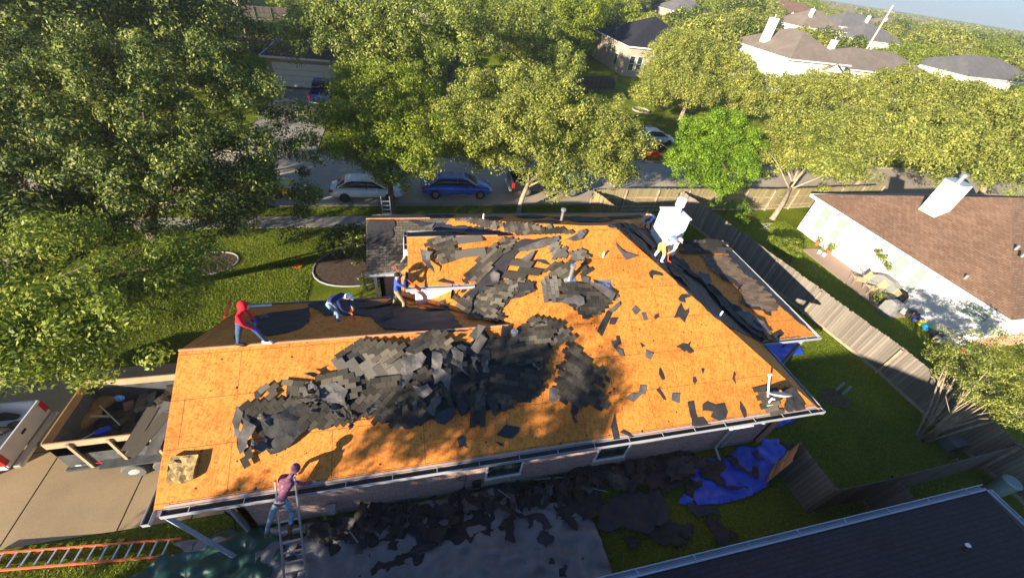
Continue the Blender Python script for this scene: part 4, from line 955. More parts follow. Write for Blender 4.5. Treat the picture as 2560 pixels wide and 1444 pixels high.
# ============================================================ trees
class NP:
    """numpy mesh collector for leaves"""
    def __init__(s): s.V = []; s.n = 0
    def leaves(s, cen, rad, per, size, rs, flat=.8):
        cen = np.asarray(cen); k = len(cen)
        rad = np.broadcast_to(np.asarray(rad, float), (k,))
        idx = np.repeat(np.arange(k), per); n = len(idx)
        d = rs.normal(size=(n, 3)); d /= np.linalg.norm(d, axis=1)[:, None]
        r = rs.uniform(.15, 1, n)**.5
        sc = np.stack([rad[idx], rad[idx], rad[idx]*flat], 1)
        p = cen[idx]+d*r[:, None]*sc
        nn = d*1.0+rs.normal(size=(n, 3))*.38+np.array([0, 0, .3]); nn /= np.linalg.norm(nn, axis=1)[:, None]
        a = np.cross(nn, rs.normal(size=(n, 3))); a /= np.linalg.norm(a, axis=1)[:, None]; b = np.cross(nn, a)
        sz = size*rs.uniform(.6, 1.35, n)[:, None]; w = sz*rs.uniform(.35, .6, n)[:, None]
        q = np.stack([p-a*sz*.5, p+b*w*.5-a*sz*.05, p+a*sz*.5+nn*sz*.12, p-b*w*.5-a*sz*.05], 1)
        s.V.append(q.reshape(-1, 3))
    def build(s, name, mat, parent=None):
        V = np.concatenate(s.V); n = len(V); me = bpy.data.meshes.new(name)
        me.vertices.add(n); me.vertices.foreach_set('co', V.ravel())
        me.loops.add(n); me.loops.foreach_set('vertex_index', np.arange(n, dtype=np.int32))
        me.polygons.add(n//4); me.polygons.foreach_set('loop_start', np.arange(0, n, 4, dtype=np.int32)); me.polygons.foreach_set('loop_total', np.full(n//4, 4, np.int32))
        me.update(calc_edges=True); me.materials.append(mat)
        o = bpy.data.objects.new(name, me); COL.objects.link(o)
        if parent: o.parent = parent
        return o
def tree(label, base, blobs, mat='leaf', bark='bark', trunk_r=.2, seed=1, leaf=.15, clumps=9.0, per=120, cr=(.5, .9), fork=.45, name='tree', group=None, cat='tree', stems=1, inner=.25, flat=.8, gaps=0.0):
    """blobs: (x, y, z, rx, ry, rz) ellipsoids of the crown in world space"""
    rs = np.random.RandomState(seed); rnd_ = random.Random(seed)
    base = Vector(base); root = empty(name, base, 0, label, cat, group)
    C_ = []
    for (x, y, z, rx, ry, rz) in blobs:
        area = (rx*ry+rx*rz+ry*rz)*4.2; n = max(5, int(area*clumps/10))
        d = rs.normal(size=(n, 3)); d /= np.linalg.norm(d, axis=1)[:, None]
        d[:, 2] = np.where(rs.uniform(size=n) < .72, np.abs(d[:, 2]), d[:, 2])
        rr = np.where(rs.uniform(size=n) < inner, rs.uniform(.3, .8, n), rs.uniform(.82, 1.06, n))
        # lumpy outline
        ph = rs.uniform(0, 6.28, 4); az_ = np.arctan2(d[:, 1], d[:, 0])
        lump = 1+.10*np.sin(az_*3+ph[0])+.08*np.sin(az_*5+ph[1]+d[:, 2]*3)+.05*np.sin(az_*9+ph[2])
        P = np.array([x, y, z])+d*rr[:, None]*lump[:, None]*np.array([rx, ry, rz])
        if gaps:
            g_ = np.array([noise.noise(Vector(p)*.55) for p in P]); P = P[g_ > -gaps]
        C_.append(P)
    P = np.concatenate(C_); P = P[P[:, 2] > .4]
    rad = rs.uniform(cr[0], cr[1], len(P))
    L = NP(); L.leaves(P-np.array(base), rad, per, leaf, rs, flat); L.build('crown', M[mat], root)
    # trunk and limbs
    cx = np.mean([b[:3] for b in blobs], axis=0); top = Vector(cx)-base
    m = MB()
    if stems > 4:
        for i in rs.choice(len(P), min(len(P), stems*2), replace=False):
            e = Vector(P[i])-base; b0 = Vector((rnd_.uniform(-.18, .18), rnd_.uniform(-.18, .18), -.05))
            q1 = b0.lerp(e, .35)+Vector((0, 0, .12)); q2 = b0.lerp(e, .7)+Vector((rnd_.uniform(-.1, .1), rnd_.uniform(-.1, .1), .10))
            m.tube([b0, q1, q2, e], [trunk_r, trunk_r*.75, trunk_r*.45, trunk_r*.12], 6)
            for _ in range(2):
                e2 = q2+Vector((rnd_.uniform(-.5, .5), rnd_.uniform(-.5, .5), rnd_.uniform(.2, .7))); m.tube([q1.lerp(q2, .6), e2], [trunk_r*.35, .008], 5)
    for s_ in range(0 if stems > 4 else stems):
        off = Vector((rnd_.uniform(-.3, .3), rnd_.uniform(-.3, .3), 0))*(stems > 1)
        f = Vector((top.x*fork*.6, top.y*fork*.6, max(1.0, top.z*fork)))
        if stems > 1: f = Vector((rnd_.uniform(-1.2, 1.4), rnd_.uniform(-1.2, 1.2), top.z*.45))+Vector((top.x*.4, top.y*.4, 0))
        q = [off, off*1.2+Vector((f.x*.25, f.y*.2, f.z*.5)), f+off]
        m.tube([q[0]-Vector((0, 0, .1)), q[0]+Vector((0, 0, .12)), q[1], q[2]], [trunk_r*1.5, trunk_r*1.05, trunk_r*.92, trunk_r*.8], 9)
        nb = 8 if stems == 1 else 4
        idx = rs.choice(len(P), min(len(P), nb), replace=False)
        for i in idx:
            e = Vector(P[i])-base; st = q[2] if rnd_.random() < .7 else q[1].lerp(q[2], .7)
            mid = st.lerp(e, .5)+Vector((rnd_.uniform(-.4, .4), rnd_.uniform(-.4, .4), rnd_.uniform(.0, .6)))
            m.tube([st, mid, e], [trunk_r*.42, trunk_r*.22, trunk_r*.06], 6)
            for _ in range(1):
                j = rs.randint(len(P)); e2 = Vector(P[j])-base
                if (e2-mid).length < (e-st).length*.9: m.tube([mid, mid.lerp(e2, .5)+Vector((0, 0, .2)), e2], [trunk_r*.22, trunk_r*.14, .02], 5)
    m.build('trunk', M[bark], root, smooth=True)
    return root
def B(px, py, z, rx, rz, ry=None):
    p = at(px, py, z); return (p.x, p.y, p.z, rx, ry or rx, rz)
def gxy(px, py): p = at(px, py, 0); return (p.x, p.y, 0)
# ---- big oaks on the left
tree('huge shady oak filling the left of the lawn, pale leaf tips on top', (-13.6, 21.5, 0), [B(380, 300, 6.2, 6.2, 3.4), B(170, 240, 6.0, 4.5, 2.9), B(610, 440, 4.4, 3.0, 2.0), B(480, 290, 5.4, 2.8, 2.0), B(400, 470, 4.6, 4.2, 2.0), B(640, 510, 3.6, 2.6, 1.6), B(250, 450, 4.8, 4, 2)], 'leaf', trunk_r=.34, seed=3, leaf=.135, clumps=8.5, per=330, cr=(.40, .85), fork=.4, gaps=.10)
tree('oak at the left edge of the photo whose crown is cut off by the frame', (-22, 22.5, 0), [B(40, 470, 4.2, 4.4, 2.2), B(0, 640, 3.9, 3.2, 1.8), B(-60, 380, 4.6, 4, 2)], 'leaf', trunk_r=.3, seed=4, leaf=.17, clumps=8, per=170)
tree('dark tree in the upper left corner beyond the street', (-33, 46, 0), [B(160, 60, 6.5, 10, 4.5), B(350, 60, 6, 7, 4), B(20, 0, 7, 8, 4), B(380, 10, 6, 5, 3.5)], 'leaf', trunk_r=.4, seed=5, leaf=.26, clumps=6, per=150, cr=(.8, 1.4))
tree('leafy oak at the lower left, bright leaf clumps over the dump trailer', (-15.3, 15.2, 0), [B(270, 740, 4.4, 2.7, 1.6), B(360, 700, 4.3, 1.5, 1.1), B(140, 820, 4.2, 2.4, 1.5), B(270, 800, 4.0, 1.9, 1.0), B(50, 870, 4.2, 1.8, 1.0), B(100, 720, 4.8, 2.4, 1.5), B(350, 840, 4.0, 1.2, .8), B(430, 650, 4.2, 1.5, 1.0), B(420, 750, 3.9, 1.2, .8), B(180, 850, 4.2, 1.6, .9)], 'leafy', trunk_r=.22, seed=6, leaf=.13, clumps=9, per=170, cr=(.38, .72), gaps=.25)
# ---- street trees in front
tree('shaded street tree between the white car and the blue coupe', (-1.2, 23.7, 0), [B(980, 250, 5.6, 3.9, 2.1), B(850, 335, 4.6, 2.4, 1.8), B(1050, 370, 4.6, 2.8, 1.8), B(940, 360, 4.2, 2.6, 1.5), B(1010, 420, 3.5, 1.7, 1.0), B(930, 400, 3.7, 1.6, .7)], 'leafy', trunk_r=.2, seed=7, leaf=.15, clumps=11, per=150, cr=(.42, .8), gaps=.45)
tree('sunlit street tree with pale trunk beside the black pickup', (7.3, 23.8, 0), [B(1310, 270, 5.8, 4.6, 2.3), B(1170, 330, 5.0, 2.6, 1.7), B(1480, 320, 5.0, 3.4, 1.9), B(1500, 420, 3.8, 2.0, 1.1), B(1370, 440, 3.4, 1.9, 1.0), B(1180, 375, 4.2, 1.7, 1.0), B(1290, 340, 5, 3, 1.5), B(1530, 430, 3.0, 1.6, 1.0), B(1250, 390, 4.0, 1.5, .8), B(1560, 370, 4.2, 2.0, 1.3)], 'leafp', 'barkpale', trunk_r=.17, seed=8, leaf=.15, clumps=12, per=160, cr=(.42, .8), fork=.5, gaps=.45)
# ---- cluster over the street
g_ = 'trees across the street'
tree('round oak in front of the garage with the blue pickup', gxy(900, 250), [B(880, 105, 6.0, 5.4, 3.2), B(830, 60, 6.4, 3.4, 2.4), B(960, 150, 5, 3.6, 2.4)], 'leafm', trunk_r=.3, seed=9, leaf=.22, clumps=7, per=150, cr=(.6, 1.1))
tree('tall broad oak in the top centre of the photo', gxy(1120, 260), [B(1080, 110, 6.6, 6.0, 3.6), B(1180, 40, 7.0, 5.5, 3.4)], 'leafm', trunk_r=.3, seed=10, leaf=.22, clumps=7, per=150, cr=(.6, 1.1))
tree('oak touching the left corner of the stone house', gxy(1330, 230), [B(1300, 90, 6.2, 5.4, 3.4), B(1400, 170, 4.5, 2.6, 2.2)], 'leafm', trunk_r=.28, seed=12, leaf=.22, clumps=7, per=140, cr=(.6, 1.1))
tree('yellow green tree with bare pale limbs behind the stone house', gxy(1440, 130), [B(1420, 40, 7, 6.5, 4), B(1500, 30, 6, 4, 3)], 'leafy', 'barkpale', trunk_r=.3, seed=13, leaf=.3, clumps=6, per=110, cr=(.8, 1.3), gaps=.2)
tree('round oak in front of the stone house, ringed bed at its side', gxy(1700, 300), [B(1720, 150, 5.6, 5.4, 3.0), B(1660, 200, 4.2, 3.0, 2.2), B(1830, 190, 5.0, 3.4, 2.3), B(1710, 225, 3.6, 4.2, 1.8), B(1850, 245, 3.4, 3.0, 1.8), B(1630, 245, 2.8, 2.2, 1.5)], 'leafp', 'barkpale', trunk_r=.26, seed=14, leaf=.2, clumps=11, per=140, cr=(.55, 1.0))
tree('bright green young tree at the far end of the back yard fence', gxy(1815, 535), [B(1790, 350, 3.7, 3.1, 2.3), B(1720, 410, 2.9, 2.0, 1.6), B(1850, 420, 2.6, 1.8, 1.4), B(1780, 460, 1.9, 1.9, 1.1)], 'leafb', trunk_r=.12, seed=15, leaf=.15, clumps=18, per=150, cr=(.38, .68))
tree('low green shrub leaning over the fence corner', gxy(1850, 560), [B(1850, 530, 1.4, .9, .9), B(1810, 520, 1.8, .9, .8)], 'leafb', trunk_r=.05, seed=16, leaf=.1, clumps=16, per=90, cr=(.2, .35), name='shrub', cat='shrub')
tree('pale barked tree rising at the corner of the brown roofed house', (28.3, 22.6, 0), [B(2080, 250, 5.2, 4.8, 2.6), B(1990, 340, 4.4, 3.0, 2.2), B(2150, 360, 4.4, 3.6, 2.0), B(2050, 410, 3.6, 3.0, 1.5), B(1930, 400, 3, 1.6, 1.2)], 'leafp', 'barkpale', trunk_r=.2, seed=17, leaf=.19, clumps=11, per=150, cr=(.5, .95), fork=.5)
tree('double trunked tree in the street verge behind the brown roof', gxy(2140, 470), [B(2260, 250, 5.6, 5.6, 3.0), B(2190, 350, 4.6, 4.2, 2.2), B(2340, 340, 4.6, 4.0, 2.2)], 'leafp', 'barkpale', trunk_r=.2, seed=18, leaf=.22, clumps=11, per=150, cr=(.55, 1.0), stems=2)
tree('wide tree behind the big white chimney', gxy(2440, 500), [B(2440, 300, 5.6, 6.0, 3.0), B(2380, 400, 4.2, 3.6, 2.0), B(2540, 380, 4.4, 4.4, 2.4)], 'leafp', 'barkpale', trunk_r=.28, seed=19, leaf=.22, clumps=11, per=150, cr=(.55, 1.0))
tree('tree at the right edge of the photo beyond the brown roof', gxy(2640, 470), [B(2580, 300, 5.6, 7, 3.4), B(2560, 420, 3.6, 3.6, 2.2)], 'leafy', 'barkpale', trunk_r=.28, seed=20, leaf=.24, clumps=6, per=140, cr=(.6, 1.1))
tree('leafy tree between the stone house and the hipped white house', gxy(1960, 280), [B(1930, 235, 3.6, 4.2, 2.0), B(2040, 225, 3.4, 4.6, 1.8)], 'leafp', 'barkpale', trunk_r=.25, seed=21, leaf=.24, clumps=7, per=130, cr=(.6, 1.1))
# ---- crape myrtle in the yard
cb = Vector((21.0, 4.5, 0))
tree('many stemmed crape myrtle in the corner of the yard', cb, [B(2430, 940, 3.3, 1.5, 1.0), B(2500, 880, 3.2, 1.4, 1.0), B(2540, 980, 3.3, 1.4, 1.0), B(2400, 880, 2.9, 1.0, .8), B(2480, 1010, 2.7, 1.0, .7), B(2350, 880, 2.9, .5, .5)], 'leafp', 'barkpale', trunk_r=.055, seed=22, leaf=.085, clumps=30, per=80, cr=(.2, .40), stems=9, gaps=.2)
tree('rounded grey green bush by the fence in the neighbour yard', gxy(1975, 655), [B(1960, 622, .7, 1.05, .7)], 'leafy', trunk_r=.05, seed=23, leaf=.09, clumps=120, per=100, cr=(.16, .28), name='bush', cat='bush')
# ---- planting by the entry
tree('dark cycad like shrub in the bed beside the entry', (-3.6, 19.2, 0), [(-3.6, 19.2, 1.0, 1.1, 1.1, .7)], 'leaf', trunk_r=.12, seed=24, leaf=.16, clumps=30, per=60, cr=(.25, .4), name='shrub', cat='shrub')
tree('large dark shrub against the entry corner', (-2.5, 18.6, 0), [(-2.5, 18.4, 1.1, .8, 1.4, 1.0)], 'leaf', trunk_r=.1, seed=25, leaf=.12, clumps=30, per=80, cr=(.25, .4), name='shrub', cat='shrub')
tree('low light green plant at the tip of the entry bed', (-2.6, 16.6, 0), [(-2.6, 16.6, .35, .5, .5, .3)], 'leafb', trunk_r=.04, seed=26, leaf=.08, clumps=50, per=50, cr=(.12, .2), name='shrub', cat='shrub')
# ---- trees standing behind the camera; their shadows fall across the roof and the side yard; the two low ones are added to shade the wall and ladder
for i, (x, y, bl, lb) in enumerate(((-11.5, -4.5, [(-11.5, -4.5, 7.4, 2.5, 2.5, 2.5), (-10.4, -5.2, 6.6, 1.4, 1.4, 1.4)], 'oak in the next lot left of the dark roofed house'), (5.5, -16, [(5.5, -16, 6.4, 3.2, 3.2, 2.4)], 'oak behind the dark roofed house'), (-2, -14, [(-2, -14, 7.4, 3.6, 3.6, 2.4)], 'tallest oak behind the dark roofed house'), (-14.6, -4.2, [(-14.6, -4.2, 4.7, 2.5, 2.5, 2.2)], 'low round tree left of the dark roofed house'), (-17.2, -3.2, [(-17.2, -3.2, 3.9, 2.3, 2.3, 1.8)], 'unseen small round tree by the cross street, added for its shade'))):
    tree(lb, (x, y, 0), bl, 'leaf', trunk_r=.25, seed=30+i, leaf=.2, clumps=12, per=90, cr=(.45, .8), gaps=.3)
# ============================================================ houses around
def sub(o, parent): o.parent = parent; return o
def wallwin(root, axis, pos, a0, a1, z0, z1, outward, glass='glass', frame='white', sash=True):
    """window in a wall: axis 'x' = wall plane x=pos spanning y a0..a1"""
    e = .05*outward
    def bx(m, u0, u1, q0, q1, d0, d1):
        if axis == 'x': m.box(min(pos+d0*outward, pos+d1*outward), max(pos+d0*outward, pos+d1*outward), u0, u1, q0, q1)
        else: m.box(u0, u1, min(pos+d0*outward, pos+d1*outward), max(pos+d0*outward, pos+d1*outward), q0, q1)
    f = MB(); t = .07
    bx(f, a0-t, a1+t, z1, z1+t, 0.003, .06); bx(f, a0-t, a1+t, z0-t, z0, .003, .08); bx(f, a0-t, a0, z0, z1, .003, .06); bx(f, a1, a1+t, z0, z1, .003, .06)
    if sash: bx(f, a0, a1, (z0+z1)/2-.025, (z0+z1)/2+.025, .003, .05)
    fo = f.build('window', M[frame], root)
    g_ = MB(); bx(g_, a0, a1, z0, z1, .002, .028); g_.build('pane', M[glass], fo)
    return fo
def hip_house(label, x0, y0, w, d, eave, pitch, wallm, roofm, over=.4, chim=None, wins=(), rz=0, door=None, name='house', fascia='white', gables=(), band=None, chim_h=1.8, group=None):
    """x0,y0: the eave corner nearest the camera on the left; w along x, d along y"""
    root = empty(name, (x0+w/2, y0+d/2, 0), rz, label, 'house', group)
    W2, D2 = w/2, d/2; s = min(W2, D2); rh = eave+pitch*s
    m = MB(); m.box(-W2+over, W2-over, -D2+over, D2-over, 0, eave-.12); m.build('wall', M[wallm], root)
    if band:
        m = MB(); m.box(-W2+over-.01, W2-over+.01, -D2+over-.01, D2-over+.01, 0, band[1]); m.build('brick_skirt', M[band[0]], root)
    m = MB(); T_ = .14
    if W2 >= D2: r0, r1 = (-W2+s, 0, rh), (W2-s, 0, rh)
    else: r0, r1 = (0, -D2+s, rh), (0, D2-s, rh)
    a, b, c, e = (-W2, -D2, eave), (W2, -D2, eave), (W2, D2, eave), (-W2, D2, eave)
    if W2 >= D2: F = [[a, b, r1, r0], [b, c, r1], [c, e, r0, r1], [e, a, r0]]
    else: F = [[a, b, r0], [b, c, r1, r0], [c, e, r1], [e, a, r0, r1]]
    for f in F:
        f = [q for i, q in enumerate(f) if q != f[i-1]]
        m.add(f, [tuple(range(len(f)))])
    m.add([a, b, c, e], [(3, 2, 1, 0)])
    ro = m.build('roof', M[roofm], root)
    m = MB(); h_ = .17
    m.box(-W2-.02, W2+.02, -D2-.05, -D2+.0, eave-h_, eave+.03); m.box(-W2-.02, W2+.02, D2, D2+.05, eave-h_, eave+.03)
    m.box(-W2-.05, -W2, -D2, D2, eave-h_, eave+.03); m.box(W2, W2+.05, -D2, D2, eave-h_, eave+.03)
    m.build('fascia', M[fascia], root)
    m = MB(); m.box(-W2+.02, W2-.02, -D2+.02, D2-.02, eave-.13, eave-.03); m.build('soffit', M['white'], root)
    for (gx, gy, gw, gd, gz) in gables:   # front gable facing -y: position of its front centre, width, depth, eave z
        m = MB(); g0 = gz; pk = gz+pitch*gw/2; y = gy
        m.add([(gx-gw/2, y, g0), (gx, y, pk), (gx, y+gd, pk), (gx-gw/2, y+gd, g0)], [(0, 1, 2, 3)]); m.add([(gx+gw/2, y, g0), (gx, y, pk), (gx, y+gd, pk), (gx+gw/2, y+gd, g0)], [(3, 2, 1, 0)])
        m.build('gable_roof', M[roofm], root)
        m = MB(); m.add([(gx-gw/2+.3, y+.3, 0), (gx+gw/2-.3, y+.3, 0), (gx+gw/2-.3, y+.3, g0), (gx, y+.3, pk-.18), (gx-gw/2+.3, y+.3, g0), (gx-gw/2+.3, y+gd, 0), (gx+gw/2-.3, y+gd, 0), (gx+gw/2-.3, y+gd, g0), (gx, y+gd, pk-.18), (gx-gw/2+.3, y+gd, g0)],
              [(0, 1, 2, 3, 4), (5, 0, 4, 9), (1, 6, 7, 2)]); m.build('gable_wall', M[wallm], root)
    if chim:
        for (cx_, cy_, sx, sy, zt) in ([chim] if not isinstance(chim, list) else chim):
            m = MB(); m.box(cx_-sx/2, cx_+sx/2, cy_-sy/2, cy_+sy/2, eave*.8, zt); co_ = m.build('chimney', M['white'], ro)
            m = MB(); m.box(cx_-sx/2-.05, cx_+sx/2+.05, cy_-sy/2-.05, cy_+sy/2+.05, zt, zt+.08); m.tube([(cx_, cy_, zt), (cx_, cy_, zt+.35)], .14, 10); m.tube([(cx_, cy_, zt+.35), (cx_, cy_, zt+.55)], .2, 10); m.build('chimney_cap', M['metal'], ro)
    for (sd, c0, c1, z0, z1) in wins:
        if sd == 'S': wallwin(root, 'y', -D2+over, c0, c1, z0, z1, -1)
        else: wallwin(root, 'x', -W2+over, c0, c1, z0, z1, -1)
    if door:
        c0, c1, z1 = door; m = MB(); y = -D2+over
        m.box(c0, c1, y-.03, y+.02, 0, z1); dd = m.build('garage_door', M['white'], root)
        m = MB()
        for k in range(1, 4): m.box(c0, c1, y-.036, y-.028, z1*k/4-.015, z1*k/4+.015)
        m.build('panel_grooves', M['trim'], dd)
        m = MB(); m.box(c0-.12, c0, y-.05, y, 0, z1+.12); m.box(c1, c1+.12, y-.05, y, 0, z1+.12); m.box(c0, c1, y-.05, y, z1, z1+.12); m.build('door_frame', M['white'], root)
    return root
# ---- the white painted house on the right
RX, RY, RW, RD = 29.05, 8.2, 19.0, 13.25
R_ = hip_house('white painted brick house with a brown shingle hip roof and tall white chimney', RX, RY, RW, RD, 2.8, .5, 'paintbrick', 'sh_brown', over=.35, band=None)
rx0 = RX+.35
def winpx(tl, tr, bl, br):
    P = [onp(q[0], q[1], (1, 0, 0), (rx0, 0, 0)) for q in (tl, tr, bl, br)]
    ys = sorted(p.y for p in P); y0 = (ys[0]+ys[1])/2; y1 = (ys[2]+ys[3])/2
    zt = min((P[0].z+P[1].z)/2, 2.55); zb = max(.25, (P[2].z+P[3].z)/2)
    if zb > zt-.4: zb = zt-.9
    return y0, y1, zb, zt
WP = [((2062, 517), (2087, 527), (2029, 565), (2051, 580)), ((2107, 542), (2129, 553), (2067, 590), (2089, 606)), ((2253, 633), (2285, 651), (2215, 671), (2241, 697)), ((2302, 664), (2331, 681), (2250, 713), (2276, 731)), ((2439, 747), (2491, 782), (2398, 779), (2454, 809))]
cx_r, cy_r = RX+RW/2, RY+RD/2
for q in WP:
    y0, y1, zb, zt = winpx(*q); wallwin(R_, 'x', rx0-cx_r, y0-cy_r, y1-cy_r, zb, zt, -1, glass='blind')
TZ = 6.5; fl, nr = at(2365, 444, TZ), at(2428, 462, TZ)
rroof = [c for c in R_.children if c.name.startswith('roof')][0]
m = MB(); m.box(fl.x-cx_r, fl.x+.9-cx_r, nr.y-cy_r-.1, fl.y-cy_r, 3.0, TZ-.06); m.build('chimney', M['white'], rroof)
m = MB(); m.box(fl.x-.04-cx_r, fl.x+.94-cx_r, nr.y-.14-cy_r, fl.y+.04-cy_r, TZ-.06, TZ); cc = Vector((fl.x+.5-cx_r, (fl.y+nr.y)/2-cy_r, TZ))
m.tube([cc, cc+Vector((0, 0, .25))], .13, 12); m.tube([cc+Vector((0, 0, .25)), cc+Vector((0, 0, .45))], .2, 12); m.build('chimney_cap', M['metal'], rroof)
for (px, py) in ((2413, 695), (2540, 622), (2556, 640)):
    p = onp(px, py, (-.5, 0, 1), (RX, 0, 2.8)); m = MB(); m.tube([(p.x-cx_r, p.y-cy_r, p.z-.05), (p.x-cx_r, p.y-cy_r, p.z+.22)], .08, 8); m.build('roof_vent', M['metal'], rroof)
m = MB()   # pinkish skirt and trim lines at the near end
m.box(-RW/2+.33, RW/2-.3, -RD/2+.32, -RD/2+.36, 0.0, 1.0); m.build('brick_skirt', simple('salmon brick', (.62, .33, .22), .85), R_)
# ---- the dark roofed house in the near right corner
hip_house('house with a nearly black shingle roof and a long pale gutter, nearest the camera', -7.5, -11.2, 24.8, 13.0, 2.75, .56, 'redbrick', 'sh_navy', over=.4, fascia='gutter')
def gut2(a, b, out, w=.11):
    a = Vector(a); b = Vector(b); out = Vector(out); m = MB(); ln = (b-a).normalized(); d = Vector((0, 0, .12))
    m.bar(a+out*w/2-d, b+out*w/2-d, w, .012); m.bar(a+out*w-d/2, b+out*w-d/2, .024, .14); m.bar(a+out*.01-d/2, b+out*.01-d/2, .012, .12)
    n = int((b-a).length/1.6)
    for i in range(n):
        p = a+(b-a)*((i+.5)/n); m.bar(p-out*.05+Vector((0, 0, .02)), p+out*w+Vector((0, 0, .02)), .03, .015)
    return m
near_dark = [o for o in bpy.data.objects if o.get('label', '').startswith('house with a nearly black')][0]
c = near_dark.location
o = gut2((-7.5-c.x, 1.86-c.y, 2.78), (17.35-c.x, 1.86-c.y, 2.78), (0, 1, 0)).build('gutter', M['gutter'], near_dark)
o = gut2((17.37-c.x, -11.2-c.y, 2.78), (17.37-c.x, 1.8-c.y, 2.78), (1, 0, 0)).build('gutter', M['gutter'], near_dark)
p = onp(2405, 1368, (0, .56, 1), (0, 1.8, 2.75)); m = MB(); m.tube([(p.x-c.x, p.y-c.y, p.z-.05), (p.x-c.x+.02, p.y-c.y, p.z+.16)], .05, 8); m.build('vent_pipe', M['felt'], near_dark)
m = MB(); m.tube([(p.x-c.x+.02, p.y-c.y, p.z+.15), (p.x-c.x+.02, p.y-c.y, p.z+.2)], .055, 8); m.build('vent_cap', M['white'], near_dark)
# ---- across the street
hip_house('tan brick house with a white double garage door and dark roof, across the street', -14.3, 50.4, 15, 15, 2.9, .55, 'tanbrick', 'sh_old', over=.35, door=(-6.5, -.6, 2.2), wins=(('S', 2.5, 4.5, .9, 2.2),))
hip_house('house with a slate roof mostly hidden by the dark corner tree', -37, 47.5, 14.5, 13, 3.0, .5, 'tanbrick', 'sh_navy', over=.35)
hip_house('red brown brick house at the top left edge', -42, 92, 14.5, 12, 4.6, .5, 'redbrick', 'sh_old', over=.3, wins=(('S', -3, -1.5, 1, 2.4),))
hip_house('house with a dark grey hip roof at the top edge, left of centre', -9, 96, 15, 14, 3.0, .5, 'tanbrick', 'sh_dark')
p = at(1571, 116, 4.4)
hip_house('pale stone house with a dark navy hip roof beyond the street trees', p.x, p.y, 15, 15, 4.4, .5, 'tanbrick', 'sh_navy', over=.35, wins=(('S', -6.4, -5.5, .9, 3.0), ('S', -5.0, -4.1, .9, 3.0), ('W', -4, -2.8, 1, 2.6)))
# garden and far houses: eave corner px, eave height, size
FH = [
 ('white two storey house with a brown hip roof and a slanting white chimney', (1975, 148, 5.5), 13.5, 17, 5.5, .52, 'white', 'sh_tan', (-4.5, 1.5, 1.0, 1.4, 10.2), ((3.4, -8.8, 4.6, 4, 4.4),)),
 ('low tan roofed house with a cream chimney right of the white two storey house', (2110, 172, 4.6), 24, 13, 4.6, .42, 'white', 'sh_tan', (-7, 3, .9, .9, 7.9), ()),
 ('pale house with twin brown roofs far away at the top', (1935, 30, 5.5), 34, 20, 5.5, .5, 'white', 'sh_brown', None, ((-6, -11, 7, 6, 5),)),
 ('white house with a brown roof, chimney and stair porch, far away', (2005, 68, 5.5), 20, 16, 5.5, .6, 'white', 'sh_tan', (-4, -3, 1.0, 1.0, 10.6), ((5, -9, 6, 5, 4.5),)),
 ('far house under a blue grey roof beside the leaning pole', (2100, 66, 5.0), 30, 20, 5.0, .5, 'white', 'sh_grey', (4, -5, 1.1, 1.1, 10), ()),
 ('far house under a mauve grey roof left of the pole', (2080, 34, 5.0), 40, 24, 5.0, .5, 'paintbrick', 'sh_tan', None, ()),
 ('small far brown roofed house right of the pole', (2205, 72, 5.0), 24, 20, 5.0, .5, 'white', 'sh_tan', (-6, -4, 1.1, 1.1, 9.6), ()),
 ('far stone house with a lavender grey roof at the top edge', (1685, 28, 5.0), 15, 14, 5.0, .55, 'tanbrick', 'sh_grey', None, ((3, -8, 6, 4, 4),)),
 ('dark roofed house behind the trees at the right edge', (2420, 192, 3.2), 30, 18, 3.2, .42, 'white', 'sh_grey', None, ()),
 ('tiny far house with a salmon wall among the trees', (2340, 110, 4), 24, 16, 4, .5, 'redbrick', 'sh_grey', None, ()),
 ('far brown roofed house left of the twin brown roofs', (1850, 20, 5), 26, 20, 5, .5, 'white', 'sh_brown', None, ()),
 ('far grey roofed house at the foot of the leaning pole', (2150, 100, 4.5), 22, 16, 4.5, .5, 'paintbrick', 'sh_grey', None, ()),
 ('far tan roofed house beyond the white two storey house', (2290, 62, 5), 30, 20, 5, .5, 'white', 'sh_tan', None, ()),
 ('tiny far house with a pale gable among the trees', (2440, 118, 4), 18, 16, 4, .5, 'paintbrick', 'sh_grey', None, ()),
]
for lb, (px, py, z), w, d, ev, pt, wm, rm, chm, gb in FH:
    p = at(px, py, z); hip_house(lb, p.x, p.y, w, d, ev, pt, wm, rm, over=.5, chim=chm, gables=gb, wins=(('S', -w*.3, -w*.3+1.4, 1, 2.4), ('S', w*.1, w*.1+1.4, 1, 2.4)))

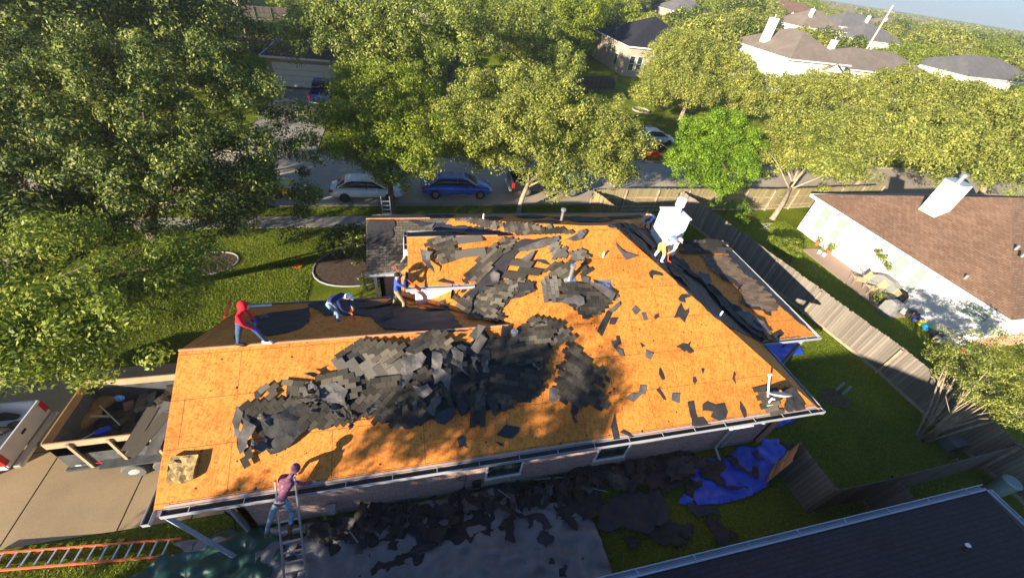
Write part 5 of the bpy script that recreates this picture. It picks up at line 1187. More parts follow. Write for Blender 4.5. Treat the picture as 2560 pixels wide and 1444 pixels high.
# ============================================================ fences
def fence(label, pts, h=1.85, mat='fence', rails=True, side=1, jag=True, name='wooden_fence', posts=2.4, rot=True):
    a0 = Vector((*pts[0], 0)); root = empty(name, a0, 0, label, 'fence')
    b = MB(); pm = []; r = MB(); rnd_ = random.Random(len(label)); rb = MB()
    for (xa, ya), (xb, yb) in zip(pts[:-1], pts[1:]):
        A = Vector((xa, ya, 0))-a0; Bv = Vector((xb, yb, 0))-a0; L = (Bv-A).length; d = (Bv-A).normalized(); n = Vector((-d.y, d.x, 0))*side
        k = max(1, round(L/.142)); st = L/k
        for i in range(k):
            hh = h+rnd_.uniform(-.02, .02)-(.05 if rnd_.random() < .05 else 0)
            p = A+d*(i*st+.004); q = A+d*((i+1)*st-.004); o_ = n*rnd_.uniform(-.004, .004)
            b.prism([p+o_+Vector((0, 0, .04)), q+o_+Vector((0, 0, .04)), q+o_+Vector((0, 0, hh-.03)), q+o_-d*.03+Vector((0, 0, hh)), p+o_+d*.03+Vector((0, 0, hh)), p+o_+Vector((0, 0, hh-.03))], .018)
        if rails:
            for z in (.45, 1.2):
                r = MB(); r.bar(A+n*.045+Vector((0, 0, z)), Bv+n*.045+Vector((0, 0, z)), .04, .085); r.build('rail', M['lumber' if mat != 'fencedark' else 'fencedark'], root)
        if rot: rb.bar(A+n*.03+Vector((0, 0, .12)), Bv+n*.03+Vector((0, 0, .12)), .035, .15)
        if posts:
            np_ = max(1, int(L/posts))
            for i in range(np_+1): pm.append(A+d*(L*i/np_)+n*.08)
    b.build('boards', M[mat], root)
    if rot: rb.build('kickboard', M['lumber' if mat != 'fencedark' else 'fence'], root)
    for p in pm[:40]:
        q = MB(); q.box(p.x-.045, p.x+.045, p.y-.045, p.y+.045, 0, h-.08); q.build('post', M['lumber' if mat != 'fencedark' else 'fencedark'], root)
    return root
fence('long weathered grey fence between the two back yards', [(19.75, 23.6), (20.35, 21.0), (21.75, 12.2), (22.4, 7.9), (22.45, 3.0), (22.7, -8)], side=-1, rails=False)
fence('moss yellowed fence along the street behind the work site', [(12.6, 23.9), (28.6, 24.0), (41.5, 25.0)], mat='fencey', side=-1, h=1.9)
fence('short slanting fence return joining the far fence to the house', [(13.9, 19.2), (12.6, 23.85)], mat='fencey', side=-1, rails=False, posts=0)
fence('dark grey fence panel standing beside the blue tarp', [(13.08, 4.56), (13.12, 2.88)], mat='fencedark', side=1, rails=False, posts=1.6)
fence('long grey fence across the side yard, partly behind the dark roof', [(13.12, 2.88), (15.65, 2.87), (22.35, 3.05)], mat='fencedark', side=1)
fence('dark fence return beside the black roofed house', [(15.68, 2.8), (15.72, 1.95)], mat='fencedark', side=-1, rails=False, posts=0)
fence('reddish brown wooden gate leaning open above the blue tarp', [(12.21, 3.98), (13.05, 4.54)], side=1, mat='ply', posts=0, rot=False, name='wooden_gate')
fence('shaded brown fence across the lawn left of the garage house', [(-27, 61.5), (-14.6, 65)], mat='fencedark', side=-1, h=2.0)
fence('grey fence by the utility pole in the upper left', [(-26.3, 87), (-12, 91)], mat='fencedark', side=-1, h=2.0)
fence('fence stub between the trees and the stone house', [(22, 57), (30, 59)], mat='fencedark', side=-1)
# ---- poles
def inv_py(x, y, z):
    q = Vector((x, y, z))-CAMP; return 722-FPX*q.dot(UPV)/q.dot(FWD)
m = MB(); m.tube([(0, 0, 0), (0, 0, 12.5)], [.2, .13], 10); o = m.build('utility_pole', M['barkpale'])
o.location = at(616, 88, 0); tag(o, 'grey wooden utility pole in the lawn at the top left', 'utility pole')
m = MB(); m.tube([(.28, .1, 0), (.28, .1, 12.5)], .045, 6); q = m.build('conduit', M['trim'], o)
pp = at(2171, 116, 7.6)
ptop = min((z*.1 for z in range(80, 240)), key=lambda z: abs(inv_py(pp.x, pp.y, z)-14)); root = empty('utility_pole', (pp.x, pp.y, 0), 0, 'tall pale utility pole rising over the far roofs at the upper right', 'utility pole')
m = MB(); m.tube([(0, 0, 0), (0, 0, ptop)], [.22, .14], 10); m.build('pole', simple('pale pole', (.55, .47, .36), .8), root)
m = MB(); m.bar((-.9, .4, ptop-1), (.9, -.4, ptop-1), .1, .12); m.build('crossarm', M['lumber'], root)
# ---- middle and far trees: shared crowns
def far_crown(seed, mat, leaf, per, clumps):
    return tree('x', (0, 0, 0), [(0, 0, 4.6, 4.2, 4.2, 3.0), (1.8, .8, 4.0, 3.0, 3.0, 2.2)], mat, trunk_r=.28, seed=seed, leaf=leaf, clumps=clumps, per=per, cr=(.75, 1.35), name='tree')
PROT = [far_crown(50, 'leafp', .42, 70, 6), far_crown(51, 'leaf', .42, 70, 6), far_crown(52, 'leafy', .42, 70, 6), far_crown(53, 'leafp', .42, 70, 6)]
HB = []
for o in bpy.data.objects:
    if o.name.startswith(('house', 'brick_house')) and o.type == 'EMPTY': HB.append((o.location.x, o.location.y, 12 if o.location.y < 80 else 16))
rnd = random.Random(21)
def inview(x, y, z=4):
    q = Vector((x, y, z))-CAMP; dz = q.dot(FWD)
    if dz < 1: return None
    return 1280+FPX*q.dot(RGT)/dz, 722-FPX*q.dot(UPV)/dz
nfar = 0; first = [True]*4; FT = []
tries = 0
while nfar < 210 and tries < 9000:
    tries += 1
    if tries < 3500: x, y = rnd.uniform(-60, 190), rnd.uniform(66, 190)
    else: x, y = rnd.uniform(40, 330), rnd.uniform(38, 250)
    pv = inview(x, y)
    if not pv or not (-30 < pv[0] < 2620 and -40 < pv[1] < 250): continue
    if any((x-a)**2+(y-b)**2 < r*r for a, b, r in HB): continue
    # keep the sight lines to the houses open
    bad = False
    for a, b, r in HB:
        if b > 45:
            L = math.hypot(a, b); t = (x*a+y*b)/(L*L)
            if 1-(42 if b < 80 else 62)/L < t < 1.0 and abs(x*b-y*a)/L < r*.85: bad = True
    if -32 < x < 2 and y < 92: bad = True
    if bad: continue
    if any((x-a)**2+(y-b)**2 < 6.2**2*max(1, (y/110)) for a, b in FT): continue
    k = rnd.randrange(4); s = rnd.uniform(.75, 1.25)*(1 if y < 110 else 1.25)
    r = PROT[k] if first[k] else copy_tree(PROT[k]); first[k] = False
    r.location = (x, y, 0); r.rotation_euler = (0, 0, rnd.uniform(0, 6.28)); r.scale = (s, s, s*rnd.uniform(.8, 1.0))
    tag(r, 'leafy tree in the wooded neighbourhood stretching toward the horizon', 'tree', 'trees of the far neighbourhood')
    FT.append((x, y)); nfar += 1
# the far wood merges into one mass
rs = np.random.RandomState(9); cs = []; 
for _ in range(26000):
    dist = rs.uniform(170, 1500)**1.0; ang = math.radians(rs.uniform(-32, 75)); x, y = dist*math.sin(ang), dist*math.cos(ang)
    if rs.uniform() > .35+dist/2300: continue
    pv = inview(x, y, 5)
    if not pv or not (-60 < pv[0] < 2640 and pv[1] > -60): continue
    if any((x-a)**2+(y-b)**2 < 20**2 for a, b, r in HB): continue
    if any(b > 75 and 1-60/math.hypot(a, b) < (x*a+y*b)/(a*a+b*b) < 1.02 and abs(x*b-y*a)/math.hypot(a, b) < 15 for a, b, r in HB): continue
    cs.append((x, y, rs.uniform(2.5, 5.2)))
cs = np.array(cs)
L = NP(); dd = np.linalg.norm(cs[:, :2], axis=1)
nearm = dd < 420
L.leaves(cs[nearm], 4.4, 60, 1.5, rs, .75)
if (~nearm).any(): L.leaves(cs[~nearm], 7.5, 22, 3.6, rs, .6)
o = L.build('far_wood', M['leafp']); tag(o, 'wooded suburb merging into one green mass toward the horizon', 'woodland', kind='stuff')
print('FAR', nfar, len(cs))
# ============================================================ people
def clothmat(name, c, var=.25, scale=9): return simple(name, c, .85, var=var, scale=scale, spec=.15, bmp=.3)
SKIN = simple('skin', (.52, .30, .19), .55, var=.06)
def plaid(name, c1, c2, c3):
    m, t, b = nodemat(name); v = coords(t, 'Object'); w1 = t.nodes.new('ShaderNodeTexWave'); w1.bands_direction = 'X'; w1.inputs['Scale'].default_value = 11; w1.inputs['Distortion'].default_value = 2; t.links.new(v, w1.inputs['Vector'])
    w2 = t.nodes.new('ShaderNodeTexWave'); w2.bands_direction = 'Z'; w2.inputs['Scale'].default_value = 10; w2.inputs['Distortion'].default_value = 2; t.links.new(v, w2.inputs['Vector'])
    r1 = ramp(t, [(.35, c1), (.65, c2)], w1.outputs['Fac']); r2 = ramp(t, [(.45, (1, 1, 1)), (.75, c3)], w2.outputs['Fac'])
    f = noi(t, v, 14, 3); c = mix(t, mix(t, r1.outputs[0], r2.outputs[0], .6, 'MULTIPLY'), (.62, .5, .62), 0.0)
    r3 = ramp(t, [(.52, (0, 0, 0)), (.75, (.8, .8, .8))], f); c = mix(t, c, (.42, .33, .46), r3.outputs[0])
    t.links.new(c, b.inputs['Base Color']); b.inputs['Roughness'].default_value = .85; return m
RAD = dict(pelvis=.135, belly=.125, chest=.15, neck=.058, head=.092, top=.078, sh=.075, el=.05, wr=.036, hip=.10, kn=.068, an=.047, to=.036)
BONES = [('pelvis', 'belly', 'shirt'), ('belly', 'chest', 'shirt'), ('chest', 'neck', 'shirt'), ('neck', 'head', 'skin'), ('head', 'top', 'skin')]
for s_ in 'LR':
    BONES += [('chest', 'sh'+s_, 'shirt'), ('sh'+s_, 'el'+s_, 'shirt'), ('el'+s_, 'wr'+s_, 'sleeve'), ('pelvis', 'hip'+s_, 'pants'), ('hip'+s_, 'kn'+s_, 'pants'), ('kn'+s_, 'an'+s_, 'shin'), ('an'+s_, 'to'+s_, 'shoe')]
def person(label, org, heading, J, mats, hand=None, fat=1.0):
    """J: joint -> (forward, left, up) in metres from org; heading: direction faced, radians from +X"""
    root = empty('person', org, heading, label, 'person')
    names = list(J); vs = [Vector(J[n]) for n in names]; idx = {n: i for i, n in enumerate(names)}
    ed = [(idx[a], idx[b]) for a, b, _ in BONES]; rr = [RAD.get(n, RAD.get(n[:-1], .05))*fat for n in names]
    segs = [(Vector(J[a]), Vector(J[b]), k) for a, b, k in BONES]
    for s in 'LR':   # hand: palm, four fingers of unequal length and a thumb from the side
        w = Vector(J['wr'+s]); d = (w-Vector(J['el'+s])).normalized(); up_ = Vector((0, 0, 1)); sd = d.cross(up_)
        sd = sd.normalized() if sd.length > .1 else Vector((0, 1, 0)); cu = d.cross(sd).normalized()
        if cu.z > 0: cu = -cu
        palm = w+d*.085; vs.append(palm); rr.append(.034); pi = len(vs)-1; ed.append((idx['wr'+s], pi)); segs.append((w, palm, 'hand'))
        for k, ln in enumerate((.062, .074, .078, .068)):
            b0 = palm+d*.02+sd*(k-1.5)*.019; m0 = b0+d*ln*.55+cu*.012; e0 = m0+d*ln*.35+cu*ln*.45
            for q in (b0, m0, e0): vs.append(q); rr.append(.0095)
            n_ = len(vs); ed += [(pi, n_-3), (n_-3, n_-2), (n_-2, n_-1)]; segs.append((b0, e0, 'hand'))
        t0 = w+d*.04-sd*.03; t1 = t0+d*.045-sd*.03+cu*.01
        for q in (t0, t1): vs.append(q); rr.append(.011)
        n_ = len(vs); ed += [(pi, n_-2), (n_-2, n_-1)]; segs.append((t0, t1, 'hand'))
    # nose
    hd = Vector(J['head']); fw = Vector(J.get('_face', (1, 0, -.15))).normalized(); vs.append(hd+fw*.105); rr.append(.02); ed.append((idx['head'], len(vs)-1)); segs.append((hd, vs[-1], 'skin'))
    keep = [i for i in range(len(vs)) if not (i < len(names) and names[i].startswith('_'))]
    mp = {o_: n_ for n_, o_ in enumerate(keep)}
    me = bpy.data.meshes.new('body'); me.from_pydata([vs[i] for i in keep], [(mp[a], mp[b]) for a, b in ed], [])
    o = bpy.data.objects.new('body', me); COL.objects.link(o)
    sk = o.modifiers.new('skin', 'SKIN'); ss = o.modifiers.new('s', 'SUBSURF'); ss.levels = 2; ss.render_levels = 2; sk.use_smooth_shade = True; sk.branch_smoothing = .6
    if not me.skin_vertices:
        bm = bmesh.new(); bm.from_mesh(me); bm.verts.layers.skin.verify(); bm.to_mesh(me); bm.free()
    sv = me.skin_vertices[0].data
    for n_, i in enumerate(keep): sv[n_].radius = (rr[i], rr[i]); sv[n_].use_root = (i == idx['pelvis'])
    dg = bpy.context.evaluated_depsgraph_get(); dg.update(); ev = o.evaluated_get(dg)
    nm = bpy.data.meshes.new_from_object(ev, depsgraph=dg); nm.name = 'body'
    bpy.data.objects.remove(o)
    keys = ['shirt', 'sleeve', 'pants', 'shin', 'shoe', 'skin', 'hand']; nm.materials.clear()
    for k in keys: nm.materials.append(mats[k])
    for p in nm.polygons:
        best = None
        for a, b, k in segs:
            ab = b-a; t = max(0, min(1, (p.center-a).dot(ab)/max(1e-9, ab.length_squared))); dd = (p.center-(a+ab*t)).length
            if k == 'shirt' and a == Vector(J['pelvis']): dd -= .0
            if k == 'pants': dd -= .02
            if best is None or dd < best[0]: best = (dd, k)
        p.material_index = keys.index(best[1]); p.use_smooth = True
    body = bpy.data.objects.new('body', nm); COL.objects.link(body); body.parent = root
    return root
def mats_(shirt, pants, shoe, hand=SKIN, sleeve=None, shin=None, skin=SKIN): return dict(shirt=shirt, sleeve=sleeve or shirt, pants=pants, shin=shin or pants, shoe=shoe, skin=skin, hand=hand)
def cap(root, c, r, mat, fw=(1, 0, -.2), brim=True, name='cap', tilt=0):
    m = MB(); c = Vector(c); m.sphere(c, (r, r, r*.95), nu=14, nv=7, z0=-.05)
    if brim:
        f = Vector(fw).normalized(); s = f.cross(Vector((0, 0, 1))).normalized(); k = c+Vector((0, 0, .005))
        m.prism([k+s*r*.8+f*r*.5, k-s*r*.8+f*r*.5, k-s*r*.5+f*r*1.7, k+s*r*.5+f*r*1.7], .012)
    return m.build(name, mat, root, smooth=False)
def shoe(root, an, to, mat):
    an, to = Vector(an), Vector(to); d = (to-an); d.z = 0; d.normalize(); m = MB()
    z = to.z-.035
    pts = [(Vector((an.x, an.y, z))-d*.08, .045), (Vector((an.x, an.y, z)), .06), (Vector((to.x, to.y, z)), .055), (Vector((to.x, to.y, z))+d*.07, .035)]
    m.tube([p+Vector((0, 0, r*.5)) for p, r in pts], [r for p, r in pts], 8); return m.build('shoe', mat, root, smooth=True)
jeans, jeansl = clothmat('blue jeans', (.05, .09, .19)), clothmat('faded jeans', (.20, .29, .40), .4)
red, navy, blue_, lblue, plw = clothmat('red hoodie', (.62, .02, .035), .1), clothmat('navy shirt', (.025, .03, .13), .15), clothmat('royal blue shirt', (.05, .09, .42), .12), clothmat('light blue shirt', (.36, .47, .72), .1), clothmat('pale shirt', (.62, .55, .54), .08)
khaki, yel, brn, wht, orn = clothmat('khaki trousers', (.36, .26, .15)), clothmat('yellow shorts', (.75, .50, .13), .12), clothmat('brown boots', (.13, .065, .03)), clothmat('white fabric', (.78, .78, .78), .05), simple('orange fibreglass', (.80, .11, .03), .45, var=.08)
blk = clothmat('black rubber', (.03, .03, .032)); bglove = clothmat('blue gloves', (.03, .06, .55), .1); gglove = clothmat('grey gloves', (.45, .50, .48))
hair = clothmat('dark hair', (.025, .018, .012)); orangeplastic = orn
PL = plaid('red plaid shirt', (.22, .035, .07), (.10, .06, .13), (.8, .62, .7))
def J_(**k): return k
# 1 man in the red hoodie, astride the garage ridge
pa, pb = Vector((-4.98, 8.72, zg)), Vector((-4.32, 8.80, zg))
org = Vector((-4.66, 8.75, zg+.03))
j1 = J_(pelvis=(.0, 0, .86), belly=(.02, 0, 1.0), chest=(.10, 0, 1.24), neck=(.19, 0, 1.42), head=(.27, 0, 1.52), top=(.32, 0, 1.60),
        shL=(.10, .17, 1.32), elL=(.16, .24, 1.08), wrL=(.26, .16, .88), shR=(.10, -.17, 1.32), elR=(.20, -.24, 1.06), wrR=(.34, -.16, .84),
        hipL=(0, .1, .82), knL=(.22, .12, .46), anL=(.38, .07, .10), toL=(.52, .05, .05), hipR=(-.02, -.1, .82), knR=(-.16, -.08, .44), anR=(-.30, -.02, .08), toR=(-.16, -.04, .04), _face=(1, 0, -.8))
p1 = person('person in a bright red hoodie, jeans and blue gloves standing astride the garage ridge', org, math.radians(-8), j1, mats_(red, jeans, blk, bglove, skin=red))
m = MB(); m.sphere((.25, 0, 1.53), (.135, .13, .145), nu=16, nv=10); m.build('hood', red, p1, smooth=True)
m = MB(); m.sphere((.335, 0, 1.50), (.06, .075, .09), nu=12, nv=8); m.build('face', SKIN, p1, smooth=True)
shoe(p1, j1['anL'], j1['toL'], wht); shoe(p1, j1['anR'], j1['toR'], blk)
# 2 man in navy with a white cap bending on the garage back slope
f1, f2 = onroof(832, 798), onroof(860, 800); org = (f1+f2)/2
j2 = J_(pelvis=(-.20, 0, .84), belly=(-.06, 0, .96), chest=(.18, 0, 1.08), neck=(.36, 0, 1.12), head=(.47, 0, 1.12), top=(.55, 0, 1.13),
        shL=(.22, .17, 1.08), elL=(.34, .26, .80), wrL=(.48, .14, .58), shR=(.22, -.17, 1.06), elR=(.32, -.24, .78), wrR=(.46, -.12, .56),
        hipL=(-.2, .1, .80), knL=(-.06, .14, .46), anL=(-.14, .14, .10), toL=(.02, .15, .04), hipR=(-.2, -.1, .80), knR=(.10, -.12, .44), anR=(.04, -.12, .09), toR=(.20, -.13, .04), _face=(.8, 0, -.8))
p2 = person('person in navy shirt, white cap and faded jeans bending over on the shaded garage slope', org, math.radians(-14), j2, mats_(navy, jeansl, jeans))
cap(p2, (.50, 0, 1.15), .115, wht, (.9, 0, -.5))
shoe(p2, j2['anL'], j2['toL'], jeansl); shoe(p2, j2['anR'], j2['toR'], jeansl)
def tool(label, pts, r, blade, bm=None, hm=None, name='roofing_shovel'):
    root = empty(name, pts[0], 0, label, 'shovel'); o0 = Vector(pts[0]); m = MB(); m.tube([Vector(p)-o0 for p in pts], r, 7); m.build('handle', hm or orn, root)
    a, b, w = Vector(blade[0])-o0, Vector(blade[1])-o0, blade[2]; d = (b-a).normalized(); s = d.cross(Vector((0, 0, 1))); s = s.normalized() if s.length > .1 else Vector((1, 0, 0))
    n = s.cross(d)
    m = MB(); m.prism([a-s*w/2, b-s*w/2, b+s*w/2, a+s*w/2], .01); m.build('blade', bm or orn, root)
    if name == 'roofing_shovel':
        e = Vector(pts[-1])-o0; q = (e-(Vector(pts[-2])-o0)).normalized(); m = MB(); m.tube([e, e+s*.07+q*.05, e+s*.06+q*.13, e-s*.06+q*.13, e-s*.07+q*.05, e], .013, 6); m.build('grip', hm or orn, root)
    return root
def W_(root, l): 
    a = root.rotation_euler.z; c, s = math.cos(a), math.sin(a); o_ = root.location; return Vector((o_.x+l[0]*c-l[1]*s, o_.y+l[0]*s+l[1]*c, o_.z+l[2]))
tool('short orange tool held by the person in the navy shirt and white cap', [W_(p2, (.55, 0, .06)), W_(p2, (.50, 0, .62))], .018, (W_(p2, (.48, .0, .05)), W_(p2, (.75, 0, .03)), .14), name='pry_shovel')
# 3 man in royal blue lifting an orange shovel
f1, f2 = onroof(983, 768), onroof(1010, 775); org = (f1+f2)/2
j3 = J_(pelvis=(0, 0, .88), belly=(-.02, 0, 1.03), chest=(0, 0, 1.28), neck=(.04, 0, 1.46), head=(.08, 0, 1.58), top=(.09, 0, 1.67),
        shL=(.0, .18, 1.38), elL=(.18, .26, 1.26), wrL=(.24, .10, 1.50), shR=(.0, -.18, 1.38), elR=(.22, -.26, 1.26), wrR=(.28, -.08, 1.44),
        hipL=(-.02, .1, .84), knL=(.02, .22, .48), anL=(-.12, .26, .10), toL=(.02, .30, .05), hipR=(0, -.1, .84), knR=(.18, -.22, .48), anR=(.12, -.26, .10), toR=(.27, -.28, .05))
p3_ = person('person in a royal blue long sleeved shirt and khaki trousers raising an orange shovel', org, math.radians(12), j3, mats_(blue_, khaki, brn))
m = MB(); m.sphere((.06, 0, 1.62), (.105, .10, .10), nu=14, nv=8, z0=-.1); m.build('hair', hair, p3_, smooth=True)
shoe(p3_, j3['anL'], j3['toL'], brn); shoe(p3_, j3['anR'], j3['toR'], brn)
tool('orange shovel held upright in front of the face by the person in royal blue', [W_(p3_, (.62, -.22, 1.15)), W_(p3_, (.28, 0, 1.50)), W_(p3_, (.06, .12, 1.80))], .02, (W_(p3_, (.60, -.21, 1.16)), W_(p3_, (.80, -.30, .98)), .2))
# 4 crouching man in light blue by the chimney
f1 = onroof(1617, 574); org = Vector((f1.x, f1.y, f1.z))
j4 = J_(pelvis=(-.28, 0, .55), belly=(-.14, 0, .68), chest=(.08, 0, .84), neck=(.24, 0, .93), head=(.34, 0, .97), top=(.41, 0, 1.01),
        shL=(.10, .17, .86), elL=(.20, .22, .62), wrL=(.38, .12, .48), shR=(.10, -.17, .86), elR=(.22, -.22, .62), wrR=(.40, -.12, .46),
        hipL=(-.28, .1, .52), knL=(.08, .16, .50), anL=(-.06, .16, .10), toL=(.08, .17, .04), hipR=(-.28, -.1, .52), knR=(.14, -.14, .48), anR=(.02, -.14, .09), toR=(.16, -.15, .04), _face=(.9, 0, -.6))
p4_ = person('person in a light blue shirt and jeans crouching on the ridge left of the chimney', org, math.radians(192), j4, mats_(lblue, jeans, blk))
m = MB(); m.sphere((.38, 0, 1.01), (.10, .10, .09), nu=14, nv=8, z0=-.1); m.build('hair', hair, p4_, smooth=True)
shoe(p4_, j4['anL'], j4['toL'], wht); shoe(p4_, j4['anR'], j4['toR'], wht)
tool('short orange tool held by the crouching person in light blue', [W_(p4_, (.70, 0, .10)), W_(p4_, (.38, 0, .50))], .018, (W_(p4_, (.66, .0, .10)), W_(p4_, (.88, 0, .05)), .15), name='pry_shovel')
# 5 man in pale shirt and yellow shorts
f1, f2 = onroof(1638, 645), onroof(1650, 660); org = (f1+f2)/2
j5 = J_(pelvis=(-.12, 0, .80), belly=(.04, 0, .90), chest=(.30, 0, .98), neck=(.50, 0, .96), head=(.62, 0, .92), top=(.70, 0, .90),
        shL=(.34, .18, .96), elL=(.34, .26, .70), wrL=(.30, .10, .50), shR=(.34, -.18, .96), elR=(.30, -.26, .68), wrR=(.24, -.12, .46),
        hipL=(-.12, .1, .76), knL=(-.0, .16, .44), anL=(-.10, .18, .10), toL=(.04, .19, .04), hipR=(-.12, -.1, .76), knR=(.06, -.14, .42), anR=(.02, -.16, .09), toR=(.17, -.17, .04), _face=(.6, 0, -.9))
p5_ = person('person in pale shirt and yellow shorts bending double in front of the chimney', org, math.radians(5), j5, mats_(plw, yel, wht, sleeve=SKIN, shin=wht))
cap(p5_, (.66, 0, .94), .11, clothmat('greyish cap', (.55, .48, .44), .1), (.7, 0, -.9))
m = MB(); m.sphere((.30, 0, 1.10), (.16, .10, .05), nu=12, nv=6); m.build('shirt_print', clothmat('blue print', (.15, .25, .7), .05), p5_, smooth=True)
shoe(p5_, j5['anL'], j5['toL'], blk); shoe(p5_, j5['anR'], j5['toR'], blk)
tool('red orange bar in the hands of the person in yellow shorts', [W_(p5_, (.42, -.10, .03)), W_(p5_, (.28, .0, .55))], .02, (W_(p5_, (.40, -.1, .05)), W_(p5_, (.52, -.16, .02)), .12), name='pry_shovel')
# ---- ladders
def ladder(label, a, b, w, side, railm, rungm, sp=.3, name='ladder', rw=.035, rd=.08, n0=1, flare=0):
    a, b = Vector(a), Vector(b); side = Vector(side).normalized(); d = (b-a).normalized(); n = side.cross(d).normalized(); root = empty(name, a, 0, label, 'ladder')
    for s in (-1, 1):
        m = MB(); m.bar(side*s*(w/2+flare), (b-a)+side*s*w/2, rw, rd, up=n); m.build('rail', M[railm] if isinstance(railm, str) else railm, root)
    L = (b-a).length; k = int(L/sp)
    for i in range(n0, k):
        c = d*(i*sp); m = MB(); m.bar(c-side*w/2, c+side*w/2, .04, .035, up=n); m.build('rung', M[rungm], root)
    return root
la = Vector((-3.42, 3.05, 0)); lb = Vector((-3.38, 5.22, 3.52))
ladder('aluminium ladder leaning on the near gutter, under the person in plaid', la, lb, .43, (1, .05, 0), 'alu', 'alu', flare=.06)
FG = simple('orange ladder rail', (.78, .16, .07), .5, var=.1)
ra, rb_ = at(-40, 1406, .12), at(445, 1366, .12)
ladder('long orange fibreglass ladder lying flat on the grass beside the driveway', ra, rb_, .42, (rb_-ra).cross(Vector((0, 0, 1))), FG, 'alu', sp=.305)
ladder('orange ladder reaching the eave behind the person in the red hoodie', (-8.2, 12.55, 0), (-6.55, 12.15, 3.25), .42, (0, 1, 0), FG, 'alu')
q = onp(965, 517, (0, 1, 0), (0, 19.15, 0))
ladder('aluminium ladder standing against the far eave beside the white car', (q.x, 20.2, 0), (q.x, 19.1, 3.75), .42, (1, 0, 0), 'alu', 'alu')
# 6 man in plaid climbing off the ladder
org = Vector((-3.52, 4.72, 2.3))
j6 = J_(pelvis=(.12, 0, .80), belly=(.24, -.04, .92), chest=(.46, -.12, 1.12), neck=(.62, -.20, 1.25), head=(.72, -.27, 1.32), top=(.79, -.30, 1.37),
        shL=(.50, .06, 1.16), elL=(.70, .12, .98), wrL=(.80, -.04, .82), shR=(.46, -.30, 1.12), elR=(.52, -.46, .88), wrR=(.64, -.56, .72),
        hipL=(.10, .12, .76), knL=(-.06, .28, .36), anL=(-.24, .42, -.04), toL=(-.16, .44, -.14), hipR=(.12, -.1, .76), knR=(.10, -.18, .36), anR=(-.18, -.20, .28), toR=(-.30, -.22, .18), _face=(.8, -.2, -.6))
p6_ = person('person in red plaid shirt and jeans climbing from the ladder onto the roof', org, math.radians(82), j6, mats_(PL, jeansl, brn, gglove, skin=PL))
m = MB(); m.sphere((.73, -.27, 1.33), (.125, .115, .125), nu=16, nv=10); m.build('head_wrap', PL, p6_, smooth=True)
m = MB(); m.tube([Vector((.10, .14, .84)), Vector((.0, 0, .87)), Vector((.10, -.14, .84))], .028, 6); m.build('belt', brn, p6_)
shoe(p6_, (-.24, .42, 0), (-.15, .44, -.10), brn); shoe(p6_, (-.18, -.20, .30), (-.30, -.22, .22), brn)
# ============================================================ vehicles
paintc = {}
def paint(name, c):
    m, t, b = nodemat(name); v = coords(t, 'Object'); f = noi(t, v, 2, 3); r = ramp(t, [(.3, tuple(x*.9 for x in c)), (.7, c)], f); t.links.new(r.outputs[0], b.inputs['Base Color'])
    b.inputs['Roughness'].default_value = .25; b.inputs['Coat Weight'].default_value = .6; b.inputs['Coat Roughness'].default_value = .08; return m
TYRE = simple('tyre rubber', (.025, .025, .026), .85, var=.2); RIM = simple('wheel rim', (.35, .35, .36), .35, .7); DGL = simple('car glass', (.012, .014, .018), .06, spec=.8)
REDL = simple('red lamp', (.45, .01, .012), .3); WL = simple('clear lamp', (.6, .62, .65), .2)
def loft(m, st, n=16, ex=3.2, mi=0):
    """st: (x, zbot, ztop, halfwidth, topwidth factor)"""
    b = len(m.v)
    for x, zb_, zt, hw, tf in st:
        for j in range(n):
            t = 2*math.pi*j/n+math.pi/n; c, s = math.cos(t), math.sin(t)
            yy = math.copysign(abs(c)**(2/ex), c); zz_ = math.copysign(abs(s)**(2/ex), s)
            w = hw*(tf if zz_ > 0 else 1.0) if True else hw
            k = (zz_+1)/2; w = hw*(1+(tf-1)*max(0, k)); m.v.append((x, yy*w, zb_+(zt-zb_)*k))
    for i in range(len(st)-1):
        for j in range(n): m.f.append((b+i*n+j, b+(i+1)*n+j, b+(i+1)*n+(j+1) % n, b+i*n+(j+1) % n)); m.m.append(mi)
    m.f.append(tuple(b+j for j in range(n))); m.m.append(mi); e = b+(len(st)-1)*n; m.f.append(tuple(e+j for j in range(n-1, -1, -1))); m.m.append(mi)
def wheels(root, xs, hw, r, w=.2, rim=None):
    for x in xs:
        for s in (-1, 1):
            y = s*(hw-w/2+.01); m = MB(); m.tube([(x, y-w/2, r), (x, y-w/2+.03, r), (x, y+w/2-.03, r), (x, y+w/2, r)], [r*.9, r, r, r*.9], 20); wo = m.build('wheel', TYRE, root)
            m = MB(); m.tube([(x, y+s*(w/2-.01), r), (x, y+s*(w/2+.012), r)], [r*.62, r*.55], 14); m.build('rim', rim or RIM, wo)
